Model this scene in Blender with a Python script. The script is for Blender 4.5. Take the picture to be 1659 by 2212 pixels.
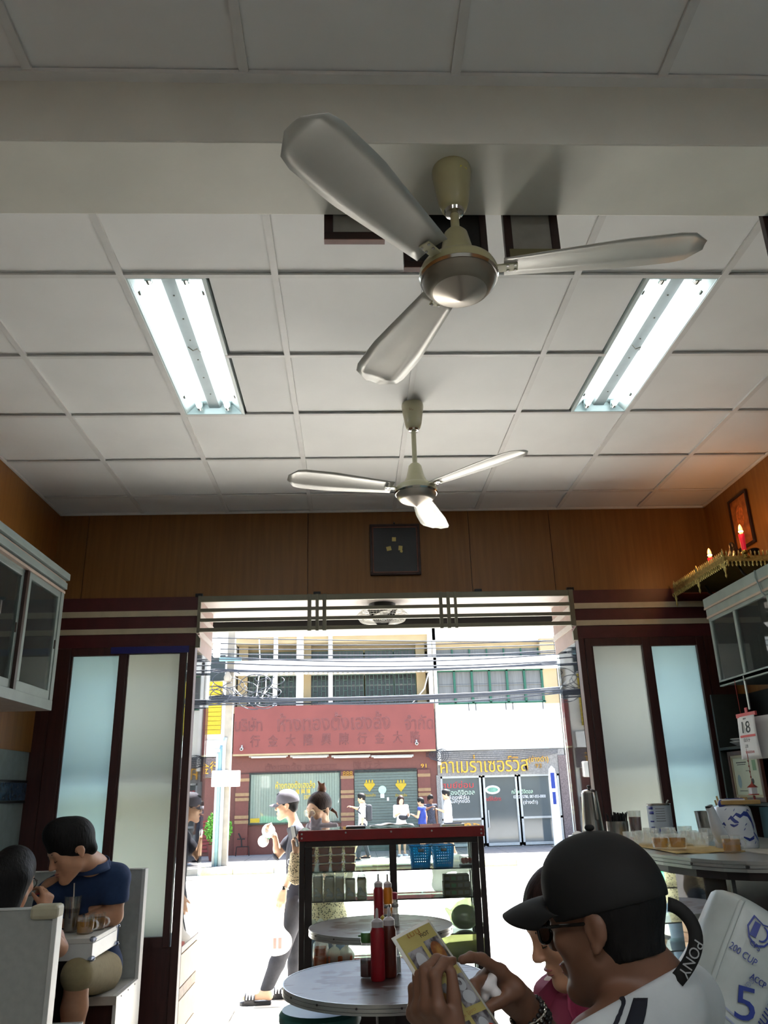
import bpy, bmesh, math, random
import numpy as np
from mathutils import Vector, Matrix, Euler
for _o in list(bpy.data.objects): bpy.data.objects.remove(_o)
random.seed(7)
scene = bpy.context.scene
COL = scene.collection
PI = math.pi
# ------------------------------------------------------------------ camera
FPX = 1690.0; CH = 1.45
_p, _y, _r = math.radians(19.70), math.radians(2.574), math.radians(-1.598)
_f = Vector((math.sin(_y)*math.cos(_p), math.cos(_y)*math.cos(_p), math.sin(_p)))
_rt = Vector((math.cos(_y), -math.sin(_y), 0)); _up = _rt.cross(_f)
CR = _rt*math.cos(_r) + _up*math.sin(_r); CU = -_rt*math.sin(_r) + _up*math.cos(_r)
cam_d = bpy.data.cameras.new('camera'); cam = bpy.data.objects.new('camera', cam_d); COL.objects.link(cam)
cam_d.sensor_fit = 'HORIZONTAL'; cam_d.sensor_width = 36.0; cam_d.lens = FPX/1659*36.0
cam_d.clip_start = 0.02; cam_d.clip_end = 300
_m = Matrix((CR, CU, -_f)).transposed().to_4x4(); _m.translation = (0, 0, CH); cam.matrix_world = _m
scene.camera = cam
scene.cycles.transparent_max_bounces = 14; scene.cycles.max_bounces = 6; scene.cycles.glossy_bounces = 3; scene.cycles.transmission_bounces = 4
def ray(px, py): return CR*((px-829.5)/FPX) - CU*((py-1106)/FPX) + _f
def P(px, py, **k):                      # measured photo point -> place on a plane of the room
    d = ray(px, py); (n, v), = k.items(); i = 'xyz'.index(n)
    t = (v-(0, 0, CH)[i])/d[i]; return Vector((0, 0, CH)) + d*t
def D(px, py, d): return Vector((0, 0, CH)) + ray(px, py)*d
# ------------------------------------------------------------------ light
vs = scene.view_settings
vs.view_transform = 'Standard'; vs.look = 'None'; vs.exposure = 0.38; vs.gamma = 1.0; vs.use_curve_mapping = False
world = bpy.data.worlds.new('sky'); scene.world = world; world.use_nodes = True
wn = world.node_tree; wn.nodes.clear()
_o = wn.nodes.new('ShaderNodeOutputWorld'); _b = wn.nodes.new('ShaderNodeBackground'); _s = wn.nodes.new('ShaderNodeTexSky')
_s.sky_type = 'NISHITA'; _s.sun_disc = False; _s.sun_elevation = math.radians(66); _s.sun_rotation = math.radians(42); _s.air_density = 1.3; _s.dust_density = 3.0
_b.inputs['Strength'].default_value = 0.8
wn.links.new(_s.outputs[0], _b.inputs[0]); wn.links.new(_b.outputs[0], _o.inputs[0])
sun_d = bpy.data.lights.new('sun', 'SUN'); sun = bpy.data.objects.new('sun', sun_d); COL.objects.link(sun)
sun_d.energy = 42.0; sun_d.color = (1, .99, .965); sun_d.angle = math.radians(.6)
SUN_DIR = Vector((.27, .30, .91)).normalized()
sun.rotation_euler = SUN_DIR.to_track_quat('Z', 'Y').to_euler()
# ------------------------------------------------------------------ materials
def lin(h):
    if isinstance(h, str):
        h = h.lstrip('#'); c = [int(h[i:i+2], 16)/255 for i in (0, 2, 4)]
        return tuple(x/12.92 if x <= .04045 else ((x+.055)/1.055)**2.4 for x in c)
    return tuple(h)
_mats = {}
def M(name, col=None, rough=.5, metal=0., var=.06, scale=14., bump=0., spec=.5, trans=0., emit=0., ecol=None, stretch=None, col2=None, vscale=None, coat=0., sheen=0., ior=1.45, lo=.35, hi=.65, detail=4.):
    if name in _mats and col is None: return _mats[name]
    m = bpy.data.materials.new(name); m.use_nodes = True; _mats[name] = m
    nt = m.node_tree; b = nt.nodes['Principled BSDF']; c = lin(col)
    b.inputs['Base Color'].default_value = (*c, 1); b.inputs['Roughness'].default_value = rough; b.inputs['Metallic'].default_value = metal
    b.inputs['Specular IOR Level'].default_value = spec; b.inputs['Transmission Weight'].default_value = trans; b.inputs['IOR'].default_value = ior
    b.inputs['Coat Weight'].default_value = coat; b.inputs['Sheen Weight'].default_value = sheen
    if emit: b.inputs['Emission Color'].default_value = (*(lin(ecol) if ecol else c), 1); b.inputs['Emission Strength'].default_value = emit
    if var or bump or col2:
        tc = nt.nodes.new('ShaderNodeTexCoord'); mp = nt.nodes.new('ShaderNodeMapping')
        nt.links.new(tc.outputs['Object'], mp.inputs[0])
        if stretch: mp.inputs['Scale'].default_value = stretch
        nz = nt.nodes.new('ShaderNodeTexNoise'); nz.inputs['Scale'].default_value = scale; nz.inputs['Detail'].default_value = detail
        nt.links.new(mp.outputs[0], nz.inputs['Vector'])
        if var or col2:
            cr = nt.nodes.new('ShaderNodeValToRGB'); nt.links.new(nz.outputs['Fac'], cr.inputs[0])
            c2 = lin(col2) if col2 else tuple(min(1, x*(1+var)) for x in c); c1 = c if col2 else tuple(x*(1-var) for x in c)
            cr.color_ramp.elements[0].position = lo; cr.color_ramp.elements[0].color = (*c1, 1)
            cr.color_ramp.elements[1].position = hi; cr.color_ramp.elements[1].color = (*c2, 1)
            nt.links.new(cr.outputs[0], b.inputs['Base Color'])
        if bump:
            bp = nt.nodes.new('ShaderNodeBump'); bp.inputs['Strength'].default_value = bump; bp.inputs['Distance'].default_value = .004
            nt.links.new(nz.outputs['Fac'], bp.inputs['Height']); nt.links.new(bp.outputs[0], b.inputs['Normal'])
    return m
def mix_mat(name, parts):                # parts: [(shader type, colour, roughness)], mixed by given weights
    m = bpy.data.materials.new(name); m.use_nodes = True; _mats[name] = m; nt = m.node_tree; nt.nodes.clear()
    out = nt.nodes.new('ShaderNodeOutputMaterial'); acc = None; tot = 0
    for typ, col, rough, w in parts:
        s = nt.nodes.new('ShaderNodeBsdf'+typ); s.inputs['Color'].default_value = (*lin(col), 1)
        if 'Roughness' in s.inputs and rough is not None: s.inputs['Roughness'].default_value = rough
        if acc is None: acc, tot = s, w; continue
        tot += w; mx = nt.nodes.new('ShaderNodeMixShader'); mx.inputs[0].default_value = w/tot
        nt.links.new(acc.outputs[0], mx.inputs[1]); nt.links.new(s.outputs[0], mx.inputs[2]); acc = mx
    nt.links.new(acc.outputs[0], out.inputs[0]); return m
def pane(name, tint='#f4fbf8', refl=.5, dirt=.0):      # thin clear glass: see-through with fresnel reflection and a little film of dirt
    m = bpy.data.materials.new(name); m.use_nodes = True; _mats[name] = m; nt = m.node_tree; nt.nodes.clear()
    out = nt.nodes.new('ShaderNodeOutputMaterial'); t = nt.nodes.new('ShaderNodeBsdfTransparent'); t.inputs[0].default_value = (*lin(tint), 1)
    g = nt.nodes.new('ShaderNodeBsdfGlossy'); g.inputs['Roughness'].default_value = .02
    fr = nt.nodes.new('ShaderNodeFresnel'); fr.inputs[0].default_value = 1.5
    mu = nt.nodes.new('ShaderNodeMath'); mu.operation = 'MULTIPLY'; mu.inputs[1].default_value = refl*2; mu.use_clamp = True
    nt.links.new(fr.outputs[0], mu.inputs[0]); mx = nt.nodes.new('ShaderNodeMixShader')
    nt.links.new(mu.outputs[0], mx.inputs[0]); nt.links.new(t.outputs[0], mx.inputs[1]); nt.links.new(g.outputs[0], mx.inputs[2]); last = mx
    if dirt:
        d = nt.nodes.new('ShaderNodeBsdfDiffuse'); d.inputs[0].default_value = (.75, .8, .8, 1)
        m2 = nt.nodes.new('ShaderNodeMixShader'); m2.inputs[0].default_value = dirt
        nt.links.new(mx.outputs[0], m2.inputs[1]); nt.links.new(d.outputs[0], m2.inputs[2]); last = m2
    nt.links.new(last.outputs[0], out.inputs[0]); return m
# ------------------------------------------------------------------ mesh helpers
def V(*a): return Vector(a)
def rot(ax, deg): return Matrix.Rotation(math.radians(deg), 3, ax)
def frame(d, up=(0, 0, 1)):              # 3x3 with z along d
    z = Vector(d).normalized(); u = Vector(up)
    if abs(z.dot(u)) > .98: u = Vector((0, 1, 0))
    x = u.cross(z).normalized(); return Matrix((x, z.cross(x), z)).transposed()
class MB:
    def __init__(s): s.v = []; s.f = []
    def add(s, vs, fs):
        n = len(s.v); s.v += [tuple(v) for v in vs]; s.f += [tuple(i+n for i in f) for f in fs]; return s
    def box(s, c, d, R=None):
        c = Vector(c); x, y, z = (q/2 for q in d)
        pts = [Vector((a*x, b*y, e*z)) for a in (-1, 1) for b in (-1, 1) for e in (-1, 1)]
        if R is not None: pts = [R @ q for q in pts]
        return s.add([c+q for q in pts], [(0, 1, 3, 2), (4, 6, 7, 5), (0, 4, 5, 1), (2, 3, 7, 6), (0, 2, 6, 4), (1, 5, 7, 3)])
    def bb(s, a, b): return s.box([(p+q)/2 for p, q in zip(a, b)], [abs(q-p) for p, q in zip(a, b)])
    def bar(s, p, q, w, h=None, up=(0, 0, 1)):
        p, q = Vector(p), Vector(q); return s.box((p+q)/2, (w, h or w, (q-p).length), frame(q-p, up))
    def cyl(s, p, q, r, r2=None, n=16, caps=True):
        p, q = Vector(p), Vector(q); r2 = r if r2 is None else r2; R = frame(q-p)
        vs = [p+R @ Vector((r*math.cos(2*PI*i/n), r*math.sin(2*PI*i/n), 0)) for i in range(n)] + [q+R @ Vector((r2*math.cos(2*PI*i/n), r2*math.sin(2*PI*i/n), 0)) for i in range(n)]
        fs = [(i, (i+1) % n, n+(i+1) % n, n+i) for i in range(n)]
        if caps: fs += [tuple(reversed(range(n))), tuple(range(n, 2*n))]
        return s.add(vs, fs)
    def lathe(s, prof, o=(0, 0, 0), n=24, R=None, sx=1., sy=1.):      # prof: [(r, z)]
        o = Vector(o); vs = []; fs = []
        for r, z in prof:
            for i in range(n):
                q = Vector((r*sx*math.cos(2*PI*i/n), r*sy*math.sin(2*PI*i/n), z)); vs.append(o+(R @ q if R is not None else q))
        for j in range(len(prof)-1):
            for i in range(n):
                a, b = j*n+i, j*n+(i+1) % n; fs.append((a, b, b+n, a+n))
        if prof[0][0] > 1e-5: fs.append(tuple(reversed(range(n))))
        if prof[-1][0] > 1e-5: fs.append(tuple(range((len(prof)-1)*n, len(prof)*n)))
        return s.add(vs, fs)
    def ell(s, c, r, R=None, n=16, m=10):
        r = (r, r, r) if not hasattr(r, '__len__') else r; c = Vector(c)
        prof = [(math.sin(PI*j/m), -math.cos(PI*j/m)) for j in range(m+1)]; vs = []; fs = []
        for rr, z in prof:
            for i in range(n):
                q = Vector((rr*r[0]*math.cos(2*PI*i/n), rr*r[1]*math.sin(2*PI*i/n), z*r[2])); vs.append(c+(R @ q if R is not None else q))
        for j in range(m):
            for i in range(n):
                a, b = j*n+i, j*n+(i+1) % n; fs.append((a, b, b+n, a+n))
        return s.add(vs, fs)
    def tube(s, pts, r, n=8, caps=True):
        pts = [Vector(p) for p in pts]; rs = r if hasattr(r, '__len__') else [r]*len(pts); vs = []; fs = []
        prev = None
        for i, p in enumerate(pts):
            d = (pts[min(i+1, len(pts)-1)]-pts[max(i-1, 0)]); R = frame(d)
            if prev is not None:                    # keep the ring from twisting
                x = prev - d.normalized()*prev.dot(d.normalized())
                if x.length > 1e-6: x.normalize(); z = d.normalized(); R = Matrix((x, z.cross(x), z)).transposed()
            prev = R.col[0].copy()
            for k in range(n): vs.append(p+R @ Vector((rs[i]*math.cos(2*PI*k/n), rs[i]*math.sin(2*PI*k/n), 0)))
        for j in range(len(pts)-1):
            for k in range(n):
                a, b = j*n+k, j*n+(k+1) % n; fs.append((a, b, b+n, a+n))
        if caps: fs += [tuple(reversed(range(n))), tuple(range((len(pts)-1)*n, len(pts)*n))]
        return s.add(vs, fs)
    def torus(s, c, R_, r, Rm=None, n=24, m=8, a0=0., a1=2*PI):
        full = abs(a1-a0-2*PI) < 1e-6; k = n if full else n+1
        pts = [Vector((R_*math.cos(a0+(a1-a0)*i/n), R_*math.sin(a0+(a1-a0)*i/n), 0)) for i in range(k)]
        if Rm is not None: pts = [Rm @ p for p in pts]
        pts = [Vector(c)+p for p in pts]
        if full: pts.append(pts[0])
        return s.tube(pts, r, m, caps=not full)
    def prism(s, poly, depth, o=(0, 0, 0), R=None):       # poly in local xy, extruded along +z by depth
        o = Vector(o); n = len(poly); tr = (lambda q: o+(R @ q)) if R is not None else (lambda q: o+q)
        vs = [tr(Vector((x, y, 0))) for x, y in poly]+[tr(Vector((x, y, depth))) for x, y in poly]
        return s.add(vs, [tuple(reversed(range(n))), tuple(range(n, 2*n))]+[(i, (i+1) % n, n+(i+1) % n, n+i) for i in range(n)])
    def grid(s, fn, nu, nv, close=False):                 # fn(u,v) -> point, u,v in 0..1
        vs = [fn(i/nu, j/nv) for j in range(nv+1) for i in range(nu+1)]
        return s.add(vs, [(j*(nu+1)+i, j*(nu+1)+i+1, (j+1)*(nu+1)+i+1, (j+1)*(nu+1)+i) for j in range(nv) for i in range(nu)])
    def mesh(s, name, off=None):
        me = bpy.data.meshes.new(name); v = s.v if off is None else [(a-off[0], b-off[1], c-off[2]) for a, b, c in s.v]
        me.from_pydata(v, [], s.f); me.validate(); bm = bmesh.new(); bm.from_mesh(me); bmesh.ops.recalc_face_normals(bm, faces=bm.faces); bm.to_mesh(me); bm.free(); return me
    def build(s, name, mat, parent=None, w=True, smooth=False, bev=0., solid=0., sub=0):
        off = parent_loc(parent) if (w and parent is not None) else None
        return obj(name, s.mesh(name, off), mat, parent, smooth, bev, solid, sub)
def parent_loc(p):
    l = Vector((0, 0, 0))
    while p is not None: l += p.location; p = p.parent
    return l
def obj(name, me, mat, parent=None, smooth=False, bev=0., solid=0., sub=0):
    o = bpy.data.objects.new(name, me); COL.objects.link(o)
    if mat is not None: me.materials.append(mat if not isinstance(mat, str) else _mats[mat])
    if parent is not None: o.parent = parent
    if smooth:
        for p in me.polygons: p.use_smooth = True
        if smooth != 'all':
            try: me.set_sharp_from_angle(angle=math.radians(38 if smooth is True else smooth))
            except Exception: pass
    if solid: md = o.modifiers.new('solid', 'SOLIDIFY'); md.thickness = solid; md.offset = 0
    if bev: md = o.modifiers.new('bevel', 'BEVEL'); md.width = bev; md.segments = 2; md.limit_method = 'ANGLE'; md.angle_limit = math.radians(40)
    if sub: md = o.modifiers.new('sub', 'SUBSURF'); md.levels = sub; md.render_levels = sub
    return o
def tag(o, label=None, cat=None, group=None, kind=None):
    if label: o['label'] = label
    if cat: o['category'] = cat
    if group: o['group'] = group
    if kind: o['kind'] = kind
    return o
def thing(name, label, cat, loc=(0, 0, 0), group=None, kind=None):
    o = bpy.data.objects.new(name, None); COL.objects.link(o); o.location = loc; o.empty_display_size = .05
    return tag(o, label, cat, group, kind)
def dup(root, loc, rz=None, label=None, group=None):
    def cp(o, par):
        c = o.copy(); COL.objects.link(c)
        if par is not None: c.parent = par
        for ch in list(o.children): cp(ch, c)
        return c
    r = cp(root, None); r.location = loc
    if rz is not None: r.rotation_euler = (0, 0, rz)
    if label: r['label'] = label
    if group: r['group'] = group
    return r
def text(name, body, c, right, up, w, h, mat, parent=None, ext=.0, outline=0.):
    cu = bpy.data.curves.new(name, 'FONT'); cu.body = body; cu.size = 1; cu.extrude = 0; cu.resolution_u = 3
    if outline: cu.fill_mode = 'NONE'; cu.bevel_depth = outline; cu.bevel_resolution = 0; cu.resolution_u = 2
    t = bpy.data.objects.new(name, cu); COL.objects.link(t); dg = bpy.context.evaluated_depsgraph_get()
    me = bpy.data.meshes.new_from_object(t.evaluated_get(dg)); bpy.data.objects.remove(t); bpy.data.curves.remove(cu)
    if not len(me.vertices): return None
    co = np.empty(len(me.vertices)*3); me.vertices.foreach_get('co', co); co = co.reshape(-1, 3); mn, mx = co.min(0), co.max(0); sz = mx-mn
    k = w/max(sz[0], 1e-6); kh = h/max(sz[1], 1e-6) if h else k
    r, u = Vector(right).normalized(), Vector(up).normalized(); n = r.cross(u); c = Vector(c)
    off = parent_loc(parent) if parent is not None else Vector((0, 0, 0))
    for v in me.vertices:
        p = c + r*((v.co.x-(mn[0]+mx[0])/2)*k) + u*((v.co.y-(mn[1]+mx[1])/2)*kh) + n*(v.co.z*k) - off; v.co = p
    o = obj(name, me, mat, parent)
    if ext:
        md = o.modifiers.new('solid', 'SOLIDIFY'); md.thickness = ext; md.offset = 0
    return o
# ------------------------------------------------------------------ soft solids (blended capsules and ellipsoids -> one continuous surface)
class SDF:
    def __init__(s, lo, hi, vx):
        s.lo = np.array(lo, np.float32); s.vx = vx; s.n = tuple(int(math.ceil((b-a)/vx))+1 for a, b in zip(lo, hi)); s.f = np.full(s.n, 1., np.float32)
    def _win(s, lo, hi, m):
        a = np.maximum(((np.array(lo)-m-s.lo)/s.vx).astype(int), 0); b = np.minimum(((np.array(hi)+m-s.lo)/s.vx).astype(int)+2, s.n)
        if (b <= a).any(): return None
        g = [s.lo[i]+s.vx*np.arange(a[i], b[i], dtype=np.float32) for i in range(3)]
        return tuple(slice(x, y) for x, y in zip(a, b)), g[0][:, None, None], g[1][None, :, None], g[2][None, None, :]
    def _mix(s, sl, d, k, cut=False):
        a = s.f[sl]
        if cut:
            d = -d; h = np.maximum(k-np.abs(a-d), 0)/k if k else 0; s.f[sl] = np.maximum(a, d)+(h*h*k*.25 if k else 0)
        else:
            h = np.maximum(k-np.abs(a-d), 0)/k if k else 0; s.f[sl] = np.minimum(a, d)-(h*h*k*.25 if k else 0)
    def cap(s, p, q, r, r2=None, k=.02, cut=False, grow=0.):
        p, q = np.array(p, float), np.array(q, float); r2 = r if r2 is None else r2; r += grow; r2 += grow; R = max(r, r2)
        w = s._win(np.minimum(p, q)-R, np.maximum(p, q)+R, k*1.2+.04)
        if w is None: return s
        sl, X, Y, Z = w; b = q-p; L = max(float(b@b), 1e-9)
        t = np.clip(((X-p[0])*b[0]+(Y-p[1])*b[1]+(Z-p[2])*b[2])/L, 0, 1)
        d = np.sqrt((X-p[0]-t*b[0])**2+(Y-p[1]-t*b[1])**2+(Z-p[2]-t*b[2])**2)-(r+(r2-r)*t)
        s._mix(sl, d.astype(np.float32), k, cut); return s
    def chain(s, pts, rs, k=.02, grow=0.):
        for i in range(len(pts)-1): s.cap(pts[i], pts[i+1], rs[i], rs[i+1], k, grow=grow)
        return s
    def ell(s, c, r, R=None, k=.02, cut=False, grow=0.):
        c = np.array(c, float); r = np.array((r, r, r) if not hasattr(r, '__len__') else r, float)+grow; m = float(r.max())
        w = s._win(c-m, c+m, k*1.2+.04)
        if w is None: return s
        sl, X, Y, Z = w; x, y, z = X-c[0], Y-c[1], Z-c[2]
        if R is not None:
            A = np.array(R).T; x, y, z = (A[i, 0]*x+A[i, 1]*y+A[i, 2]*z for i in range(3))
        k0 = np.sqrt((x/r[0])**2+(y/r[1])**2+(z/r[2])**2); k1 = np.sqrt((x/r[0]**2)**2+(y/r[1]**2)**2+(z/r[2]**2)**2)+1e-9
        s._mix(sl, (k0*(k0-1)/k1).astype(np.float32), k, cut); return s
    def clip(s, p, n, k=0.):           # keep the side opposite to n
        g = [s.lo[i]+s.vx*np.arange(s.n[i], dtype=np.float32) for i in range(3)]; n = np.array(Vector(n).normalized())
        d = (g[0][:, None, None]-p[0])*n[0]+(g[1][None, :, None]-p[1])*n[1]+(g[2][None, None, :]-p[2])*n[2]
        s.f = np.maximum(s.f, d.astype(np.float32)); return s
    def cliploc(s, p, n, R):           # cut beyond a plane, but only within R of the point
        w = s._win(np.array(p)-R, np.array(p)+R, .0)
        if w is None: return s
        sl, X, Y, Z = w; n = np.array(Vector(n).normalized()); x, y, z = X-p[0], Y-p[1], Z-p[2]
        d = np.minimum(x*n[0]+y*n[1]+z*n[2], R-np.sqrt(x*x+y*y+z*z)); s.f[sl] = np.maximum(s.f[sl], d.astype(np.float32)); return s
    def shell(s, other, gap): s.f = np.maximum(s.f, -(other.f-gap)); return s
    def mesh(s, name):
        f = s.f; f[0] = f[-1] = 1; f[:, 0] = f[:, -1] = 1; f[:, :, 0] = f[:, :, -1] = 1
        ins = f < 0; c = np.zeros(tuple(x-1 for x in s.n), np.uint8); sh = [(a, b, e) for a in (0, 1) for b in (0, 1) for e in (0, 1)]
        n0, n1, n2 = c.shape
        for a, b, e in sh: c += ins[a:a+n0, b:b+n1, e:e+n2]
        act = (c > 0) & (c < 8); idx = np.argwhere(act); N = len(idx); num = np.full(c.shape, -1, np.int32); num[act] = np.arange(N)
        i, j, k = idx.T; val = {q: f[i+q[0], j+q[1], k+q[2]] for q in sh}
        acc = np.zeros((N, 3)); cnt = np.zeros(N)
        for q in sh:
            for ax in range(3):
                if q[ax] == 0:
                    q2 = list(q); q2[ax] = 1; q2 = tuple(q2); A, B = val[q], val[q2]; cr = (A < 0) != (B < 0)
                    t = np.where(cr, A/np.where(cr, A-B, 1), 0); pos = np.array(q, float)[None, :].repeat(N, 0); pos[:, ax] += t
                    acc += pos*cr[:, None]; cnt += cr
        vs = s.lo+(idx+acc/cnt[:, None])*s.vx; faces = []
        for ax in range(3):
            o1, o2 = [(1, 2), (2, 0), (0, 1)][ax]
            a = [slice(0, m) for m in s.n]; b = list(a); a[ax] = slice(0, s.n[ax]-1); b[ax] = slice(1, s.n[ax])
            A, B = ins[tuple(a)], ins[tuple(b)]; e = np.argwhere(A != B); e = e[(e[:, o1] > 0) & (e[:, o2] > 0)]
            fl = A[tuple(e.T)]
            def cell(d1, d2):
                x = e.copy(); x[:, o1] -= d1; x[:, o2] -= d2; x = np.minimum(x, np.array(c.shape)-1); return num[tuple(x.T)]
            q = np.stack([cell(1, 1), cell(0, 1), cell(0, 0), cell(1, 0)], 1); q[~fl] = q[~fl][:, ::-1]; faces.append(q)
        F = np.concatenate(faces); F = F[(F >= 0).all(1)]
        me = bpy.data.meshes.new(name); me.from_pydata(vs.tolist(), [], F.tolist()); me.update(); return me
    def build(s, name, mat, parent=None, w=True, relax=2):
        me = s.mesh(name)
        if relax:
            bm = bmesh.new(); bm.from_mesh(me)
            for _ in range(relax): bmesh.ops.smooth_vert(bm, verts=bm.verts, factor=.5, use_axis_x=True, use_axis_y=True, use_axis_z=True)
            bm.to_mesh(me); bm.free()
        if w and parent is not None: me.transform(Matrix.Translation(-parent_loc(parent)))
        o = obj(name, me, mat, parent, smooth='all'); return o
# ================================================================== THE ROOM
ZC = 3.376; XL, XR, YF, YBK = -2.077, 2.61, 5.345, -3.2
M('floor', '#b5afa3', .45, var=.1, scale=6)
M('tile_white', '#e6e6e5', .55, var=.025, scale=3, bump=.05)
M('grid_white', '#d9d8d6', .45, var=.03)
M('beam_paint', '#d6d4ca', .5, var=.04, scale=5, bump=.05)
M('plywood', '#6f481d', .42, var=0, col2='#7b5224', scale=5, stretch=(7, 7, .4), bump=.15)
M('plywood_side', '#7d4f20', .42, var=0, col2='#8b5b26', scale=5, stretch=(7, 7, .4), bump=.15)
M('maroon', '#4a1c1e', .4, var=.1)
M('cream_strip', '#b9ae93', .5, var=.06)
M('dark_wood', '#3b1d1a', .42, var=.2, scale=8, stretch=(6, 6, .6))
M('black_wood', '#1d1413', .4, var=.2)
M('olive_metal', '#6b6858', .42, metal=.3, var=.05)
M('pink_board', '#b29a92', .6, var=.05)
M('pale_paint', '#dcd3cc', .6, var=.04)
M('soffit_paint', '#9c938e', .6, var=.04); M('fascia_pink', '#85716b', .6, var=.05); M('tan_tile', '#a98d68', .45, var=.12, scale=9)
M('tan_band', '#8a6b48', .5, var=.25, scale=25)
M('white_paint', '#d8d8d4', .6, var=.03)
M('wall_tile', '#7d8888', .25, var=.06)
M('blue_tile', '#31455a', .25, var=.35, scale=40)
M('lightblue_wall', '#8fb6c4', .6, var=.05)
M('black', '#0b0a0a', .5, var=.1)
pane('glass_clear', '#f6fbf9', .5); pane('glass_dirty', '#e2eeea', .55, .025); pane('glass_green', '#dff0e6', .6)
mix_mat('frosted_blue', [('Translucent', '#aebfc5', None, .62), ('Glass', '#e4ecee', .42, .28), ('Diffuse', '#9fb6bc', None, .10)])
mix_mat('frosted_grey', [('Translucent', '#b4b4b1', None, .52), ('Glass', '#dddddb', .42, .38), ('Diffuse', '#a9aca8', None, .10)])

def struct(name, mb, mat, label, parent=None, **k):
    o = mb.build(name, mat, parent, **k); return tag(o, label, None, kind='structure')
floor = struct('floor', MB().bb((XL-.1, YBK, -.12), (XR+.1, YF+.1, 0)), 'floor', 'grey terrazzo floor of the eating room')
# ---- ceiling: slab, T-bars and square tiles
ceiling = struct('ceiling', MB().bb((XL-.1, YBK, ZC+.06), (XR+.1, YF+.25, ZC+.16)), 'white_paint', 'suspended ceiling of square white tiles in a metal grid')
GX = [-1.486+.6*k for k in range(0, 7)]; xs = [XL]+GX+[XR]
def tile(x0, x1, y0, y1):
    g = .011; c = V((x0+x1)/2, (y0+y1)/2, ZC+.006+random.uniform(-.0015, .0015)); hx, hy = (x1-x0)/2-g, (y1-y0)/2-g
    MB().box((0, 0, .006), (2*hx, 2*hy, .012)).build('ceiling_tile', 'tile_white', ceiling, w=False).location = c
LIGHTS = {(-.886, 2.598): (-.868, -.572), (.914, 2.598): (1.216, 1.498)}     # column start -> luminaire x range
def section(ys, name_z):
    for i in range(len(xs)-1):
        for j in range(len(ys)-1):
            x0, x1, y0, y1 = xs[i], xs[i+1], ys[j], ys[j+1]; lx = None
            if y0 > 2.5 and y1 < 3.9:
                for (cx, _), r in LIGHTS.items():
                    if abs(cx-x0) < .01: lx = r
            if lx is None: tile(x0, x1, y0, y1)
            elif lx[0]-x0 < .05: tile(lx[1]+.012, x1, y0, y1)
            else: tile(x0, lx[0]-.012, y0, y1)
    for x in xs[1:-1]:
        MB().bb((x-.0135, ys[0], ZC-.006), (x+.0135, ys[-1], ZC+.004)).build('grid_bar', 'grid_white', ceiling)
    for j, y in enumerate(ys):
        for i in range(len(xs)-1):
            x0, x1 = xs[i]+.0135, xs[i+1]-.0135
            if 2.7 < y < 3.7:
                if abs(xs[i]+.886) < .01: x0 = -.572
                if abs(xs[i]-.914) < .01: x1 = 1.216
            MB().bb((x0, y-.011, ZC-.005), (x1, y+.011, ZC+.004)).build('cross_bar', 'grid_white', ceiling)
YS_F = [1.998, 2.598, 3.198, 3.798, 4.398, 4.998, YF]
section(YS_F, 'front')
YS_B = [-2.5+.6*k for k in range(0, 7)]+[1.70]; YS_B = [YBK]+[1.70-.6*k-.02 for k in range(7, 0, -1)]+[1.70]
section(YS_B, 'back')
for nm, a, b in (('edge_trim', (XL, 1.98, ZC-.012), (XL+.022, YF, ZC+.002)), ('edge_trim', (XR-.022, 1.98, ZC-.012), (XR, YF, ZC+.002)), ('edge_trim', (XL, YF-.022, ZC-.012), (XR, YF, ZC+.002)), ('edge_trim', (XL, 1.668, ZC-.012), (XR, 1.70, ZC+.002))):
    MB().bb(a, b).build(nm, 'grid_white', ceiling)
beam = struct('trim_1', MB().bb((XL, 1.70, 3.15), (XR, 1.99, ZC+.06)), 'beam_paint', 'broad grey painted beam crossing the ceiling', bev=.004)
# ---- side and back walls
wall_left = struct('wall_left', MB().bb((XL-.12, YBK, 0), (XL, YF+.6, ZC+.06)), 'wall_tile', 'left wall, tiled below and wood panelled above')
for k in range(7):
    MB().bb((XL, YF-1.22*(k+1)+.003, 1.75), (XL+.008, YF-1.22*k-.003, ZC)).build('panel', 'plywood_side', wall_left)
for k in range(8):
    MB().bb((XL, YF-.25*(k+1)+.003-.02, 1.462), (XL+.008, YF-.25*k-.023, 1.563)).build('border_tile', 'blue_tile', wall_left)
for zz in (1.452, 1.573): MB().bb((XL, YF-2.4, zz-.006), (XL+.01, YF-.02, zz+.006)).build('border_strip', 'black', wall_left)
wall_right = struct('wall_right', MB().bb((XR, YBK, 0), (XR+.12, YF+.6, ZC+.06)), 'lightblue_wall', 'right wall, pale blue below and wood panelled above')
for k in range(7):
    MB().bb((XR-.008, YF-1.22*(k+1)+.003, 2.0), (XR, YF-1.22*k-.003, ZC)).build('panel', 'plywood_side', wall_right)
struct('wall_back', MB().bb((XL-.12, YBK-.12, -.1), (XR+.12, YBK, ZC+.16)), 'white_paint', 'plain rear wall behind the tables')
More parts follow.
